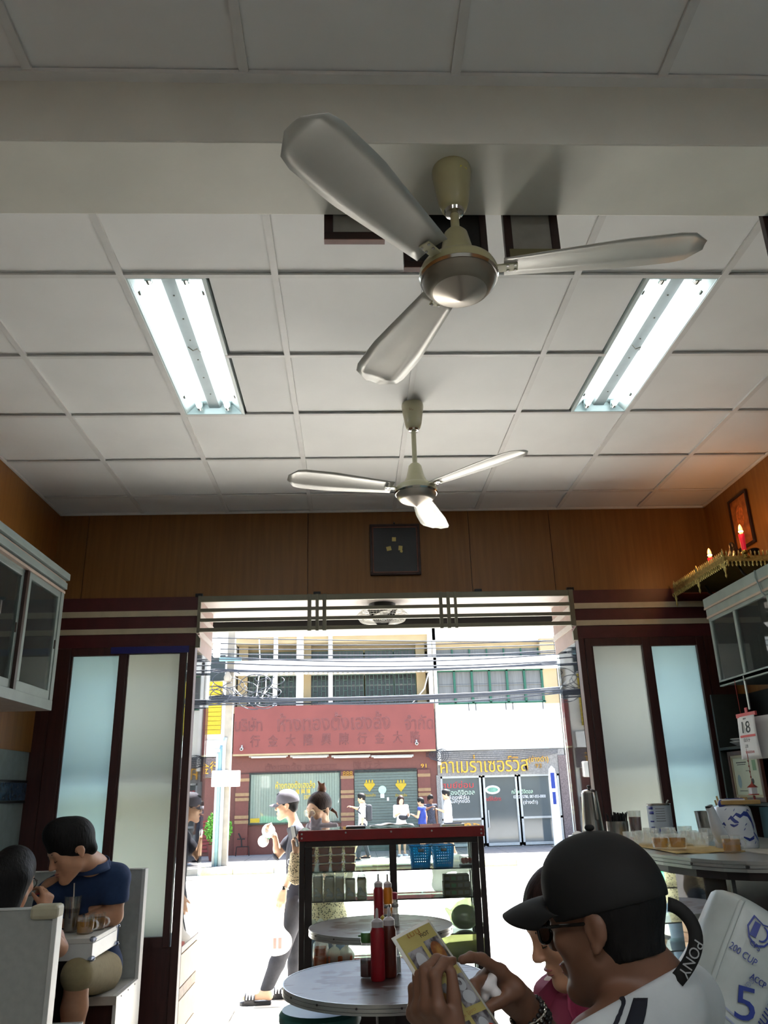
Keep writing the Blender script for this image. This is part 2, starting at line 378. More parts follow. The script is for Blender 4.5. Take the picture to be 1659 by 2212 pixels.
# ---- front wall over and beside the doorway
wall_front = struct('wall_front', MB().bb((XL-.1, YF+.005, 2.757), (XR+.1, YF+.1, ZC+.06)), 'dark_wood', 'front wall of stained plywood above the street doorway')
sm = [XL, -1.865, -.309, .849, 1.44, XR]
for a, b in zip(sm, sm[1:]):
    MB().bb((a+.002, YF-.004, 2.757), (b-.002, YF+.006, ZC-.004)).build('panel', 'plywood', wall_front)
for x0, x1 in ((XL, -1.062), (1.55, XR)):
    MB().bb((x0, YF-.012, 2.415), (x1, YF+.09, 2.757)).build('fascia_board', 'maroon', wall_front)
    MB().bb((x0, YF-.02, 2.622), (x1, YF-.010, 2.662)).build('stripe', 'cream_strip', wall_front)
    MB().bb((x0, YF-.02, 2.503), (x1, YF-.010, 2.540)).build('stripe', 'cream_strip', wall_front)
for x0, x1 in ((XL, -1.062), (1.55, XR)):
    MB().bb((x0, YF, -.12), (x1, YF+.06, .61)).build('dado_panel', 'dark_wood', wall_front)
for x0, x1 in ((-1.108, -1.06), (1.552, 1.592)):
    MB().bb((x0, YF-.03, -.12), (x1, YF+.05, 2.415)).build('door_jamb', 'dark_wood', wall_front, bev=.004)
MB().bb((XL, YF-.03, .6), (-1.985, YF+.05, 2.415)).build('door_jamb', 'dark_wood', wall_front)
MB().bb((2.43, YF-.03, .6), (XR, YF+.05, 2.415)).build('door_jamb', 'dark_wood', wall_front)
MB().box((-1.36, YF-.032, 2.392), (.52, .004, .045)).build('tape_strip', M('blue_tape', '#1c1c66', .5), wall_front)
for px in (685, 1033, 431, 1232):
    q = P(px, 1281, y=YF-.01); MB().box((q.x, YF-.012, 2.765), (.05, .03, .022)).build('bracket', 'black', wall_front, bev=.003)
def window(name, label, x0, x1, panes, mats):
    w = thing(name, label, None, (x0, YF, .61), kind='structure')
    z0, z1 = .61, 2.412; ins = [x0]+[q for p in panes for q in p[:2]]+[x1]
    for a, b in zip(ins[0::2], ins[1::2]):
        MB().bb((a, YF-.022, z0), (b, YF+.03, z1)).build('stile', 'dark_wood', w, bev=.003)
    for (a, b, zt, zb), m in zip(panes, mats):
        MB().bb((a, YF-.022, zt), (b, YF+.03, z1)).build('rail', 'dark_wood', w); MB().bb((a, YF-.022, z0), (b, YF+.03, zb)).build('rail', 'dark_wood', w)
        MB().bb((a-.004, YF+.004, zb-.004), (b+.004, YF+.009, zt+.004)).build('pane', m, w)
        MB().bb((a, YF-.012, zb), (a+.012, YF+.004, zt)).build('glazing_bead', 'dark_wood', w)
    return w
window('window_1', 'frosted glass door leaf left of the doorway', -1.985, -1.121, [(-1.885, -1.566, 2.36, .67), (-1.515, -1.163, 2.366, .666)], ['frosted_blue', 'frosted_grey'])
window('window_2', 'frosted glass door leaf right of the doorway', 1.598, 2.43, [(1.642, 1.996, 2.36, .67), (2.05, 2.378, 2.352, .67)], ['frosted_grey', 'frosted_blue'])
# ---- lattice over the door
gr = thing('transom_grille', 'grey metal lattice of bars across the top of the doorway', 'grille', (.245, YF, 2.506))
for a, b in ((2.713, 2.755), (2.643, 2.668), (2.575, 2.599), (2.506, 2.533)):
    MB().bb((-1.056, YF-.035, a), (1.548, YF-.015, b)).build('horizontal_bar', 'olive_metal', gr, bev=.003)
for a, b in ((-1.058, -1.036), (-.307, -.281), (-.252, -.23), (-.204, -.178), (.605, .628), (.657, .68), (.709, .728), (1.515, 1.55)):
    MB().bb((a, YF-.038, 2.50), (b, YF-.012, 2.757)).build('upright_bar', 'olive_metal', gr, bev=.003)
for s, x in ((1, -1.058), (-1, 1.55)):
    MB().prism([(0, 0), (s*.03, 0), (s*.03, .06), (0, .10)][::s], .026, (x, YF-.012, 2.40), Matrix(((1, 0, 0), (0, 0, -1), (0, 1, 0)))).build('end_bracket', 'olive_metal', gr)
# ---- soffit, lintel and the two street showcases flanking the doorway
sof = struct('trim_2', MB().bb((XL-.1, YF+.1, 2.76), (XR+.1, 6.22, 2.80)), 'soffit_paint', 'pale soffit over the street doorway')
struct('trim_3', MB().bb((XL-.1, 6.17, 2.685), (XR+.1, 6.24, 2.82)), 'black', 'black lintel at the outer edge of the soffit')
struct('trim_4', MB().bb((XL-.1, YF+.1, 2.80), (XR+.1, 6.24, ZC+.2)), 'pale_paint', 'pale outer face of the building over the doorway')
def showcase(name, label, s, x, xo):
    t = thing(name, label, 'showcase', ((x+xo)/2, 5.65, -.2)); y0, y1 = YF+.055, 5.94
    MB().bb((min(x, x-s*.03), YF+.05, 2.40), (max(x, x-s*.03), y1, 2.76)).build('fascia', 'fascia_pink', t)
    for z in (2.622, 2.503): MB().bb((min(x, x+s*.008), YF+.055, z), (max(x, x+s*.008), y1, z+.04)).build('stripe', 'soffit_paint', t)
    MB().bb((min(x-s*.001, x-s*.007), y0, .60), (max(x-s*.001, x-s*.007), y1, 2.40)).build('side_pane', 'glass_clear', t)
    MB().bb((min(x-s*.01, xo), y1-.006, .60), (max(x-s*.01, xo), y1, 2.40)).build('street_pane', 'glass_clear', t)
    MB().bb((min(x, xo), y0, .56), (max(x, xo), y1+.01, .60)).build('sill', 'dark_wood', t, bev=.004)
    MB().bb((min(x-s*.02, xo), y0+.1, 1.512), (max(x-s*.02, xo), y1-.08, 1.53)).build('shelf', 'white_paint', t)
    MB().bb((min(x-s*.02, xo), y0, 2.40), (max(x-s*.02, xo), y1, 2.43)).build('top_board', 'pink_board', t)
    MB().bb((min(x-s*.012, x-s*.032), y1-.025, .60), (max(x-s*.012, x-s*.032), y1-.007, 2.40)).build('corner_post', 'olive_metal', t)
    MB().bb((min(x-s*.01, xo), y0, -.2), (max(x-s*.01, xo), y1-.01, .56)).build('plinth', 'tan_tile', t)
    for (za, zb, m) in ((.38, .555, 'tan_tile'), (.315, .375, 'tan_band'), (.14, .31, 'tan_tile'), (-.03, .135, 'tan_tile'), (-.2, -.035, 'tan_tile')):
        MB().bb((min(x, x-s*.012), y0, za), (max(x, x-s*.012), y1-.005, zb)).build('facing_tile', m, t, bev=.002)
    return t
showcase('showcase', 'glazed street showcase on a tan tiled plinth, on the left of the doorway', 1, -1.06, XL)
showcase('showcase', 'glazed street showcase behind the tea counter, on the right of the doorway', -1, 1.55, XR)
# ================================================================== CEILING THINGS
M('lamp_white', '#c9d6d6', .3, var=.02); M('lamp_grey', '#8b9190', .4, var=.04)
M('tube_glow', '#ffffff', .4, var=0, emit=10., ecol=(.86, .97, 1.0)); M('tube_glow_fill', '#ffffff', .4, var=0, emit=270., ecol=(.96, .98, 1.0))  # the much stronger glow is for the added fill lights behind the camera
M('fan_cream', '#a59f78', .28, var=.04, coat=.4); M('fan_cream2', '#b9b596', .3, var=.03, coat=.3)
M('blade_metal', '#b9b7b0', .33, metal=.25, var=.03); M('brushed', '#b5aea4', .36, metal=.9, var=.12, scale=3, stretch=(1, 1, 1))
M('dark_ring', '#3f3a2e', .35, metal=.3); M('sticker_yellow', '#d8cf4a', .5); M('sticker_red', '#a83328', .5); M('chrome', '#b8b6b0', .15, metal=1., var=.0)
def luminaire(x0, x1, label, y0=2.612, y1=3.784, glow='tube_glow'):
    zt = ZC+.055; cx = (x0+x1)/2
    t = thing('fluorescent_light', label, 'ceiling light', (cx, (y0+y1)/2, ZC), 'recessed twin-tube ceiling lights')
    MB().bb((x0, y0, zt-.004), (x1, y1, zt)).build('back_plate', 'lamp_white', t)
    for a, b in (((x0-.012, y0-.012, ZC-.004), (x0+.004, y1+.012, zt)), ((x1-.004, y0-.012, ZC-.004), (x1+.012, y1+.012, zt)), ((x0, y0-.012, ZC-.004), (x1, y0+.004, zt)), ((x0, y1-.004, ZC-.004), (x1, y1+.012, zt))):
        MB().bb(a, b).build('frame_side', 'lamp_white', t)
    for s, xx in ((1, x0+.005), (-1, x1-.005)):
        MB().add([(xx, y0, ZC+.002), (xx, y1, ZC+.002), (xx+s*.045, y1, zt-.006), (xx+s*.045, y0, zt-.006)], [(0, 1, 2, 3)]).build('reflector', 'lamp_white', t, solid=.002)
        for yy in (y0+.12, y1-.16): MB().box((xx+s*.012, yy, ZC+.016), (.012, .022, .010)).build('spring_clip', 'dark_ring', t)
    MB().prism([(-.040, 0), (.040, 0), (.028, -.020), (-.028, -.020)], y1-y0-.02, (cx, y1-.01, zt-.004), Matrix(((1, 0, 0), (0, 0, -1), (0, 1, 0)))).build('ballast_cover', 'lamp_grey', t)
    for k in range(6): MB().cyl((cx+.004*(k % 2), y0+.16+k*.17, zt-.026), (cx+.004*(k % 2), y0+.16+k*.17, zt-.022), .004, n=8).build('screw', 'dark_ring', t)
    MB().tube([(cx-.02, y0+.55, zt-.028), (cx+.0, y0+.57, zt-.036), (cx+.022, y0+.56, zt-.032), (cx+.03, y0+.6, zt-.026)], .0025, 6).build('loose_wire', 'dark_ring', t)
    for s in (-1, 1):
        xx = cx+s*.073; zz = ZC+.018
        tb = MB().cyl((xx, y0+.055, zz), (xx, y1-.055, zz), .0135, n=14).build('tube', glow, t, smooth=True)
        for yy in (y0+.04, y1-.04):
            MB().cyl((xx, yy-.014, zz), (xx, yy+.014, zz), .0142, n=14).build('end_cap', 'chrome', tb, smooth=True)
            MB().bb((xx-.014, yy-.018 if yy < (y0+y1)/2 else yy+.006, zz-.012), (xx+.014, yy-.006 if yy < (y0+y1)/2 else yy+.018, zt-.004)).build('lamp_holder', 'lamp_white', t, bev=.003)
    return t
luminaire(-.868, -.572, 'recessed twin-tube fluorescent light in the ceiling on the left')
luminaire(1.214, 1.500, 'recessed twin-tube fluorescent light in the ceiling on the right')
luminaire(-.868, -.572, 'added unseen twin-tube fill light in the rear ceiling, left', -1.6, -.43, 'tube_glow_fill'); luminaire(1.214, 1.500, 'added unseen twin-tube fill light in the rear ceiling, right', -1.6, -.43, 'tube_glow_fill')  # out-of-view pair added as fill to brighten the room from behind the camera

def blade_mb(L0=.125, L=.655, droop=0.):
    n = 14; m = 5; mb = MB()
    def fn(u, v):
        r = L0+(L-L0)*u; w0 = .050+.032*min(1, u*1.7)                 # half chord grows outwards
        e = (max(0, u-.86)/.14); w0 *= math.sqrt(max(.02, 1-e*e*.92))
        c = (v-.5)*2*w0 + (.012*u) ; z = .010*(w0/.082)*(1-(2*v-1)**2) + math.sin(math.radians(11))*c - .02*u*u*droop
        return (r, c, z)
    return mb.grid(fn, n, m)
def fan(name, label, x, y, ztop, zhub, ang, mcan, sticker):
    t = thing(name, label, 'ceiling fan', (x, y, zhub), 'three-bladed ceiling fans'); h = ztop-zhub
    can = MB().lathe([(.0, h), (.056, h), (.058, h-.015), (.044, h-.115), (.036, h-.140), (.028, h-.146), (.0, h-.146)], n=28).build('canopy', mcan, t, w=False, smooth=True)
    MB().lathe([(.014, h-.146), (.029, h-.1465), (.026, h-.156), (.013, h-.160)], n=24).build('canopy_ring', 'chrome', can, w=False, smooth=True)
    if sticker:
        R = rot('Z', -60); MB().grid(lambda u, v: R @ V(.0552-.0145*v, .022*(u-.5), h-.03-.045*v), 3, 2).build('sticker', 'sticker_yellow', can, w=False, solid=.0008)
        MB().grid(lambda u, v: R @ V(.0475-.005*v, .017*(u-.5), h-.054-.016*v), 3, 2).build('sticker_print', 'sticker_red', can, w=False, solid=.0012)
    else:
        text('maker_mark', 'SO', V(x-.012, y-.0535, ztop-.055), (1, .1, 0), (0, .15, 1), .022, .014, M('mark_brown', '#8a5a4a', .5), None).parent = can
        o = can.children[-1]; o.data.transform(Matrix.Translation((-x, -y, -zhub)))
    MB().cyl((0, 0, h-.150), (0, 0, .125), .0125, n=16).build('rod', mcan, t, w=False, smooth=True)
    MB().lathe([(.0, .160), (.022, .158), (.033, .145), (.046, .085), (.062, .052), (.066, .040), (.0, .040)], n=28).build('bell_cover', mcan, t, w=False, smooth=True)
    mo = MB().lathe([(.0, .042), (.085, .040), (.102, .030), (.108, .016), (.108, .000), (.100, -.008), (.0, -.008)], n=36).build('motor_housing', mcan, t, w=False, smooth=True)
    MB().lathe([(.106, .004), (.1095, -.002), (.106, -.010)], n=36).build('motor_rim', 'chrome', mo, w=False, smooth=True)
    MB().lathe([(.104, -.006), (.098, -.024), (.084, -.040), (.074, -.046)], n=36).build('bowl', 'brushed' if not sticker else M('taupe', '#80786a', .42, metal=.35, var=.03), t, w=False, smooth=True)
    MB().lathe([(.0, -.076), (.006, -.0745), (.074, -.046), (.075, -.044)], n=36).build('end_disc', 'brushed', t, w=False, smooth=True)
    for k in range(3):
        a = ang+120*k; R = rot('Z', a)
        b = bpy.data.objects.new('blade', None) if False else blade_mb().build('blade', 'blade_metal', t, w=False, smooth='all', solid=.0022)
        b.rotation_euler = (0, 0, math.radians(a)); b.location = (0, 0, .018)
        MB().box((.125, 0, -.003), (.075, .034, .005)).build('blade_iron', 'fan_cream2', b, w=False, bev=.003)
        for q in (.135, .155):
            for s in (-1, 1): MB().cyl((q, s*.011, -.008), (q, s*.011, -.002), .004, n=8).build('screw', 'chrome', b, w=False)
    return t
fan('ceiling_fan', 'olive cream ceiling fan hanging from the broad beam, closest to the viewer', .305, 1.801, 3.15, 2.778, -11, 'fan_cream', True)
fan('ceiling_fan', 'cream ceiling fan on a long rod between the two lights, nearer the doorway', .331, 3.685, ZC-.004, 2.872, 74, 'fan_cream2', False)
# small orbit fan under the soffit
of = thing('orbit_fan', 'small round caged fan fixed under the pale soffit outside the door', 'fan', (.222, 5.68, 2.76))
MB().lathe([(.0, 0), (.10, 0), (.095, -.035), (.05, -.045), (0, -.045)], n=24).build('base', 'black', of, w=False, smooth=True)
MB().prism([(-.12, 0), (.12, 0), (.075, -.10), (.022, -.16), (-.022, -.16), (-.075, -.10)], .02, (0, -.015, -.02), Matrix(((1, 0, 0), (0, 0, -1), (0, 1, 0)))).build('yoke', 'black', of, w=False, bev=.004)
cage = MB()
for j in range(7): cage.torus((0, 0, -.055-.012*j), .19*math.sin(math.radians(58+j*9)) if j < 4 else .19*math.sin(math.radians(85-(j-3)*14)), .0022, n=32, m=5)
cage_o = cage.build('cage_ring', 'white_paint', of, w=False, smooth='all'); cage_o['kind'] = 'stuff'
mb = MB()
for k in range(48):
    a = 2*PI*k/48; mb.tube([V(.15*math.cos(a), .15*math.sin(a), -.05), V(.19*math.cos(a), .19*math.sin(a), -.085), V(.165*math.cos(a), .165*math.sin(a), -.125), V(.03*math.cos(a), .03*math.sin(a), -.15)], .0013, 4)
o = mb.build('cage_wire', 'white_paint', of, w=False); o['kind'] = 'stuff'
for k in range(3):
    b = blade_mb(.035, .165).build('blade', M('fan_translucent', '#c9c6c0', .4), of, w=False, smooth='all', solid=.002); b.location = (0, 0, -.10); b.rotation_euler = (math.radians(8), 0, math.radians(20+120*k))
MB().lathe([(0, -.06), (.045, -.065), (.045, -.12), (.03, -.14), (0, -.145)], n=20).build('motor', 'lamp_grey', of, w=False, smooth=True)
# ---- framed things
M('frame_brown', '#2a1712', .4, var=.2); M('frame_edge', '#6b3f33', .5, var=.2); M('backing_card', '#8c8a83', .8, var=.1); M('backing_dark', '#17191a', .6, var=.1); M('slate', '#2b2e33', .42, var=.1, scale=6); M('masking_tape', '#c9b872', .7, var=.05)
def back_frame(label, x0, x1, z0, z1, inner, mat_in, strip=False):
    t = thing('picture_frame', label, 'picture frame', ((x0+x1)/2, 2.005, z0), 'framed pictures hung on the beam'); y0, y1 = 1.994, 2.016; b = inner
    for a, c in (((x0, y0, z0), (x1, y1, z0+b)), ((x0, y0, z1-b), (x1, y1, z1)), ((x0, y0, z0+b), (x0+b, y1, z1-b)), ((x1-b, y0, z0+b), (x1, y1, z1-b))):
        MB().bb(a, c).build('frame_side', 'frame_brown', t, bev=.002)
    MB().bb((x0+b, y0+.006, z0+b), (x1-b, y0+.010, z1-b)).build('backing', mat_in, t)
    MB().bb((x0, y0-.001, z0-.003), (x1, y1, z0)).build('bottom_edge', 'frame_edge', t)
    if strip: MB().bb((x0+.012, y0-.003, z0+.016), (x1-.012, y0, z0+.044)).build('wood_batten', M('batten', '#6d6747', .7), t)
    for s in (x0+b*.5, x1-b*.5): MB().cyl((s, y0-.002, z1-.05), (s, y0+.001, z1-.05), .004, n=8).build('hanger', 'chrome', t)
back_frame('small dark-framed picture left of the fan rod, its back below the beam edge', -.072, .116, 3.063, 3.36, .028, 'backing_card')
back_frame('large black-backed picture frame hanging behind the near fan', .172, .436, 2.960, 3.36, .022, 'backing_dark')
back_frame('dark picture frame with grey card back and olive batten, right of the fan', .490, .664, 2.981, 3.36, .026, 'backing_card', True)
back_frame('dark picture frame hanging at the far right end of the beam', 1.330, 1.58, 3.01, 3.36, .03, 'backing_dark')
t = thing('wall_board', 'dark slate board in a brown frame with three scraps of tape on it', 'board', (.3115, YF-.02, 2.886))
x0, x1, z0, z1 = .132, .491, 2.886, 3.264
MB().bb((x0+.015, YF-.016, z0+.015), (x1-.015, YF-.008, z1-.015)).build('panel', 'slate', t)
for a, c in (((x0, YF-.03, z0), (x1, YF-.006, z0+.018)), ((x0, YF-.03, z1-.018), (x1, YF-.006, z1)), ((x0, YF-.03, z0+.018), (x0+.018, YF-.006, z1-.018)), ((x1-.018, YF-.03, z0+.018), (x1, YF-.006, z1-.018))):
    MB().bb(a, c).build('frame_side', 'frame_brown', t, bev=.004)
for a, c in (((x0+.018, YF-.022, z0+.018), (x1-.018, YF-.014, z0+.026)), ((x0+.018, YF-.022, z1-.026), (x1-.018, YF-.014, z1-.018)), ((x0+.018, YF-.022, z0+.026), (x0+.026, YF-.014, z1-.026)), ((x1-.026, YF-.022, z0+.026), (x1-.018, YF-.014, z1-.026))):
    MB().bb(a, c).build('inner_moulding', 'frame_edge', t)
for (px, py, w, h, a) in ((851, 1165, .028, .030, 2), (840, 1185, .034, .030, -12), (865, 1184, .028, .034, 6), (867, 1191, .018, .016, 20)):
    q = P(px, py, y=YF-.017); MB().box((q.x, YF-.0175, q.z), (w, .003, h), rot('Y', a)).build('tape_scrap', 'masking_tape', t)
MB().cyl((.31, YF-.02, z1+.004), (.31, YF, z1+.02), .006, n=8).build('hook', 'black', t)
# ================================================================== WALL CABINETS
M('cab_paint', '#7b8683', .45, var=.08, scale=9); M('cab_rose', '#a08d80', .5, var=.08); M('cab_dark', '#2e332f', .6, var=.1); M('alu', '#b3b5b0', .35, metal=.6, var=.03); M('inner_pale', '#7e8a8a', .6, var=.05)
cab = thing('wall_cabinet', 'pale green wall cabinet with sliding glass doors on the left wall', 'cabinet', (-1.88, 3.4, 1.93))
X0, X1, Y0, Y1 = XL+.009, -1.7, 2.4, 4.578
def bx(t, nm, a, b, m, **k): return MB().bb(a, b).build(nm, m, t, **k)
bx(cab, 'back_board', (X0, Y0, 1.95), (X0+.01, Y1, 2.6), 'cab_dark'); bx(cab, 'bottom_board', (X0, Y0, 1.93), (X1, Y1, 1.955), 'cab_rose')
bx(cab, 'top_board', (X0, Y0, 2.59), (X1-.02, Y1, 2.61), 'cab_paint'); bx(cab, 'end_board', (X0, Y1-.018, 1.955), (X1-.004, Y1, 2.59), 'cab_paint')
bx(cab, 'inner_shelf', (X0+.01, Y0, 2.262), (X1-.07, Y1-.02, 2.274), 'alu')
for z0, z1, dx, m in ((2.603, 2.618, .006, 'cab_rose'), (2.618, 2.630, .0, 'cab_dark'), (2.630, 2.668, .012, 'cab_paint'), (2.668, 2.680, .004, 'cab_rose'), (2.680, 2.686, .0, 'cab_dark'), (2.686, 2.725, .020, 'cab_paint')):
    bx(cab, 'crown_moulding', (X0, Y0, z0), (X1+dx, Y1+dx, z1), m, bev=.002)
bx(cab, 'bottom_rail', (X1-.03, Y0, 1.93), (X1+.004, Y1+.002, 1.984), 'cab_paint', bev=.002); bx(cab, 'corner_post', (X1-.03, Y1-.042, 1.984), (X1+.003, Y1+.002, 2.603), 'cab_paint', bev=.002)
bx(cab, 'door_post', (X1-.028, 4.055, 1.984), (X1-.004, 4.082, 2.603), 'frame_brown')
def gdoor(t, y0, y1, z0, z1, xf, s, hy):
    d = bx(t, 'glass_door', (xf-s*.004, y0+.02, z0+.02), (xf-s*.009, y1-.02, z1-.02), 'glass_dirty')
    for a, b in (((y0, z0), (y1, z0+.05)), ((y0, z1-.035), (y1, z1)), ((y0, z0+.05), (y0+.03, z1-.035)), ((y1-.03, z0+.05), (y1, z1-.035))):
        MB().bb((xf, a[0], a[1]), (xf-s*.016, b[0], b[1])).build('door_frame', 'cab_paint', d, bev=.002)
    MB().box((xf+s*.002, hy, (z0+z1)/2), (.006, .008, .05)).build('pull', 'frame_brown', d); return d
gdoor(cab, 4.082, 4.538, 1.984, 2.603, X1-.003, 1, 4.525); gdoor(cab, 3.3, 4.06, 1.984, 2.603, X1-.022, 1, 4.03); gdoor(cab, 2.45, 3.3, 1.984, 2.603, X1-.003, 1, 3.28)
for y0, y1, h, m in ((4.16, 4.44, .20, 'pale_paint'), (3.80, 4.03, .20, 'pale_paint')):
    o = MB().bb((X0+.05, y0, 1.957), (X0+.20, y1, 1.957+h)).build('storage_box', m, None, bev=.006)
    tag(o, 'white box inside the left wall cabinet, ' + ('near its far corner' if y0 > 4.1 else 'left of the door post'), 'box', 'white boxes in the left wall cabinet')
cab = thing('wall_cabinet', 'pale green glazed wall cabinet under the gilded shrine shelf', 'cabinet', (2.4, 3.9, 2.0))
X0, X1, Y0, Y1 = XR-.009, 2.2, 2.6, 4.70
bx(cab, 'back_board', (X0, Y0, 2.0), (X0-.01, Y1, 2.42), 'cab_dark'); bx(cab, 'bottom_board', (X1, Y0, 2.0), (X0, Y1, 2.018), 'cab_dark'); bx(cab, 'top_board', (X1+.02, Y0, 2.41), (X0, Y1, 2.43), 'cab_paint')
bx(cab, 'end_board', (X1+.004, Y1-.018, 2.018), (X0, Y1, 2.41), 'cab_dark')
for z0, z1, dx, m in ((2.385, 2.405, .0, 'cab_paint'), (2.405, 2.418, .008, 'cab_rose'), (2.418, 2.462, .006, 'cab_paint'), (2.462, 2.474, .014, 'cab_rose'), (2.474, 2.530, .012, 'cab_paint')):
    bx(cab, 'crown_moulding', (X1-dx, Y0, z0), (X0, Y1+dx, z1), m, bev=.002)
bx(cab, 'bottom_rail', (X1, Y0, 1.992), (X1+.022, Y1, 2.028), 'cab_paint', bev=.002)
for y in (4.685, 4.372, 3.98, 3.55): bx(cab, 'mullion', (X1, y-.014, 2.028), (X1+.022, y+.014, 2.385), 'cab_paint', bev=.002)
for a, b in ((4.386, 4.671), (3.994, 4.358), (3.564, 3.966)): bx(cab, 'pane', (X1+.008, a, 2.028), (X1+.012, b, 2.385), 'glass_dirty')
MB().box((X1-.004, 4.378, 2.0), (.008, .012, .03)).build('latch', 'chrome', cab)
MB().tube([(X1-.016, 4.03, 2.53), (X1-.02, 4.032, 2.49), (X1-.014, 4.02, 2.45), (X1-.016, 4.0, 2.40), (X1-.004, 3.99, 2.38)], .004, 6).build('cord', 'inner_pale', cab, smooth='all')
for y0, y1, h, m, lb in ((4.42, 4.56, .30, 'maroon', 'maroon folder standing in the right wall cabinet beside white sheets'), (4.05, 4.41, .20, 'white_paint', 'stack of white sheets in the right wall cabinet behind the glass'), (3.62, 3.95, .20, 'pale_paint', 'pale carton at the near end of the right wall cabinet')):
    tag(MB().bb((2.30, y0, 2.02), (2.42, y1, 2.02+h)).build('folder' if m == 'maroon' else 'paper_stack' if m == 'white_paint' else 'carton', m, None, bev=.004), lb, 'folder' if m == 'maroon' else 'paper stack' if m == 'white_paint' else 'carton')
# ---- open shelf below the right cabinet
sh = thing('wall_shelf', 'dark open wall shelf below the right wall cabinet', 'shelf', (2.5, 4.2, 1.32))
bx(sh, 'board', (2.36, 3.3, 1.645), (XR-.001, 5.20, 1.662), 'cab_dark'); bx(sh, 'board', (2.36, 3.3, 1.318), (XR-.001, 5.20, 1.335), 'cab_dark')
bx(sh, 'back_board', (XR-.012, 3.3, 1.335), (XR-.001, 5.20, 2.0), 'black'); bx(sh, 'side_board', (2.36, 5.19, 1.30), (XR-.001, 5.21, 2.0), 'cab_dark')
M('porcelain', '#c9cdd0', .2, var=.02)
for k, (zz, r) in enumerate(((1.662, .085), (1.680, .080))):
    o = MB().lathe([(0, .004), (r*.5, 0), (r*.55, .006), (r, .026), (r*.98, .029), (r*.5, .012), (0, .010)], (2.45, 5.03, zz), 28).build('dish', 'porcelain', None, smooth=True)
    tag(o, 'white dish stacked on the dark wall shelf, ' + ('lower one' if k == 0 else 'upper one'), 'dish', 'white dishes on the wall shelf')
ce = thing('certificate', 'framed certificate with a drawing, standing on the dark wall shelf', 'certificate', (2.40, 4.93, 1.336))
M('cert_paper', '#c9cdb8', .6, var=.03); M('frame_wood', '#5d382b', .4, var=.15); M('frame_gold', '#a99c7d', .4, var=.1); M('print_dark', '#454a45', .6); M('print_green', '#7c9c7a', .6); M('print_blue', '#8fa6ae', .6)
def fr(t, xf, y0, y1, z0, z1, b, nm, m, d=.018):
    for a, c in (((y0, z0), (y1, z0+b)), ((y0, z1-b), (y1, z1)), ((y0, z0+b), (y0+b, z1-b)), ((y1-b, z0+b), (y1, z1-b))):
        MB().bb((xf, a[0], a[1]), (xf+d, c[0], c[1])).build(nm, m, t, bev=.002)
fr(ce, 2.382, 4.745, 5.150, 1.336, 1.635, .026, 'outer_frame', 'frame_wood', .022); fr(ce, 2.386, 4.771, 5.124, 1.362, 1.609, .016, 'inner_frame', 'frame_gold', .014)
MB().bb((2.392, 4.787, 1.378), (2.398, 5.108, 1.593)).build('sheet', 'cert_paper', ce)
for yy, zz, w, h, m in ((5.0, 1.565, .13, .006, 'print_dark'), (5.0, 1.553, .11, .004, 'print_dark'), (4.93, 1.515, .05, .003, 'print_dark'), (4.84, 1.545, .045, .06, 'print_green'), (5.02, 1.40, .1, .004, 'print_dark')):
    MB().box((2.3915, yy, zz), (.001, w, h)).build('printed_mark', m, ce)
MB().ell((2.3915, 5.055, 1.455), (.0008, .025, .04)).build('printed_drawing', 'print_blue', ce, smooth=True); MB().ell((2.3915, 4.885, 1.455), (.0008, .016, .016)).build('printed_seal', 'print_dark', ce, smooth=True)
# ---- calendar and hanging ornament
M('cal_red', '#b8474a', .5); M('paper', '#d6d3d3', .6, var=.03); M('print_black', '#1a1a1e', .6); M('print_red', '#c04a4c', .6)
ca = thing('calendar', 'tear-off day calendar showing 18, with a red top strip, hanging from the cabinet', 'calendar', (2.19, 4.38, 1.56))
yR = rot('Z', 0); cx_ = 2.184
yL, yRr = 4.508, 4.292          # left and right ends as seen from the room
def cg(u, v, dx=0): return V(cx_-.004+dx-.012*math.sin(u*2.2)+.018*v*v*u, yL+(yRr-yL)*u+.03*v, 1.795-.225*v)
MB().grid(lambda u, v: cg(u, v), 8, 8).build('front_sheet', 'paper', ca, smooth='all', solid=.0015)
MB().grid(lambda u, v: V(cx_+.022+.03*u, yL-.08+(yRr-yL)*u*.9+.03*v, 1.79-.222*v), 6, 6).build('sheet_block', 'paper', ca, smooth='all', solid=.004)
MB().box((cx_-.003, 4.40, 1.803), (.012, .225, .022)).build('top_strip', 'cal_red', ca, bev=.002); MB().box((cx_-.003, 4.392, 1.826), (.008, .03, .030)).build('hanging_tab', 'cal_red', ca, bev=.004)
rgt, upv = V(.05, -1, 0), V(0, -.12, 1)
ck = lambda u, v: cg(u, v)+V(-.003, 0, 0)
text('day_number', '18', ck(.55, .26), rgt, upv, .085, .062, 'print_black', ca, .001)
MB().grid(lambda u, v: cg(.1+.85*u, .44+.055*v, -.0025), 4, 2).build('red_band', 'print_red', ca, solid=.0006); text('date_line', '日六十', ck(.5, .56), rgt, upv, .065, .020, 'print_black', ca, .001)
text('date_column', '三旦', ck(.42, .70), rgt, upv, .03, .016, 'print_black', ca, .001); text('red_text', '宜忌吉凶', ck(.55, .84), rgt, upv, .09, .014, 'print_red', ca, .001); text('side_text', '2019', ck(.5, .06), rgt, upv, .03, .008, 'print_black', ca, .001)
MB().bb((2.2, 4.385, 1.83), (2.206, 4.40, 2.0)).build('hanging_strap', 'alu', ca)
orn = thing('hanging_ornament', 'little red house ornament on a beaded red string below the calendar', 'ornament', (2.175, 4.455, 1.36)); M('orn_red', '#8e2f24', .4)
MB().tube([(2.175, 4.455, 2.0), (2.178, 4.456, 1.8), (2.172, 4.455, 1.36)], .0018, 6).build('string', 'orn_red', orn)
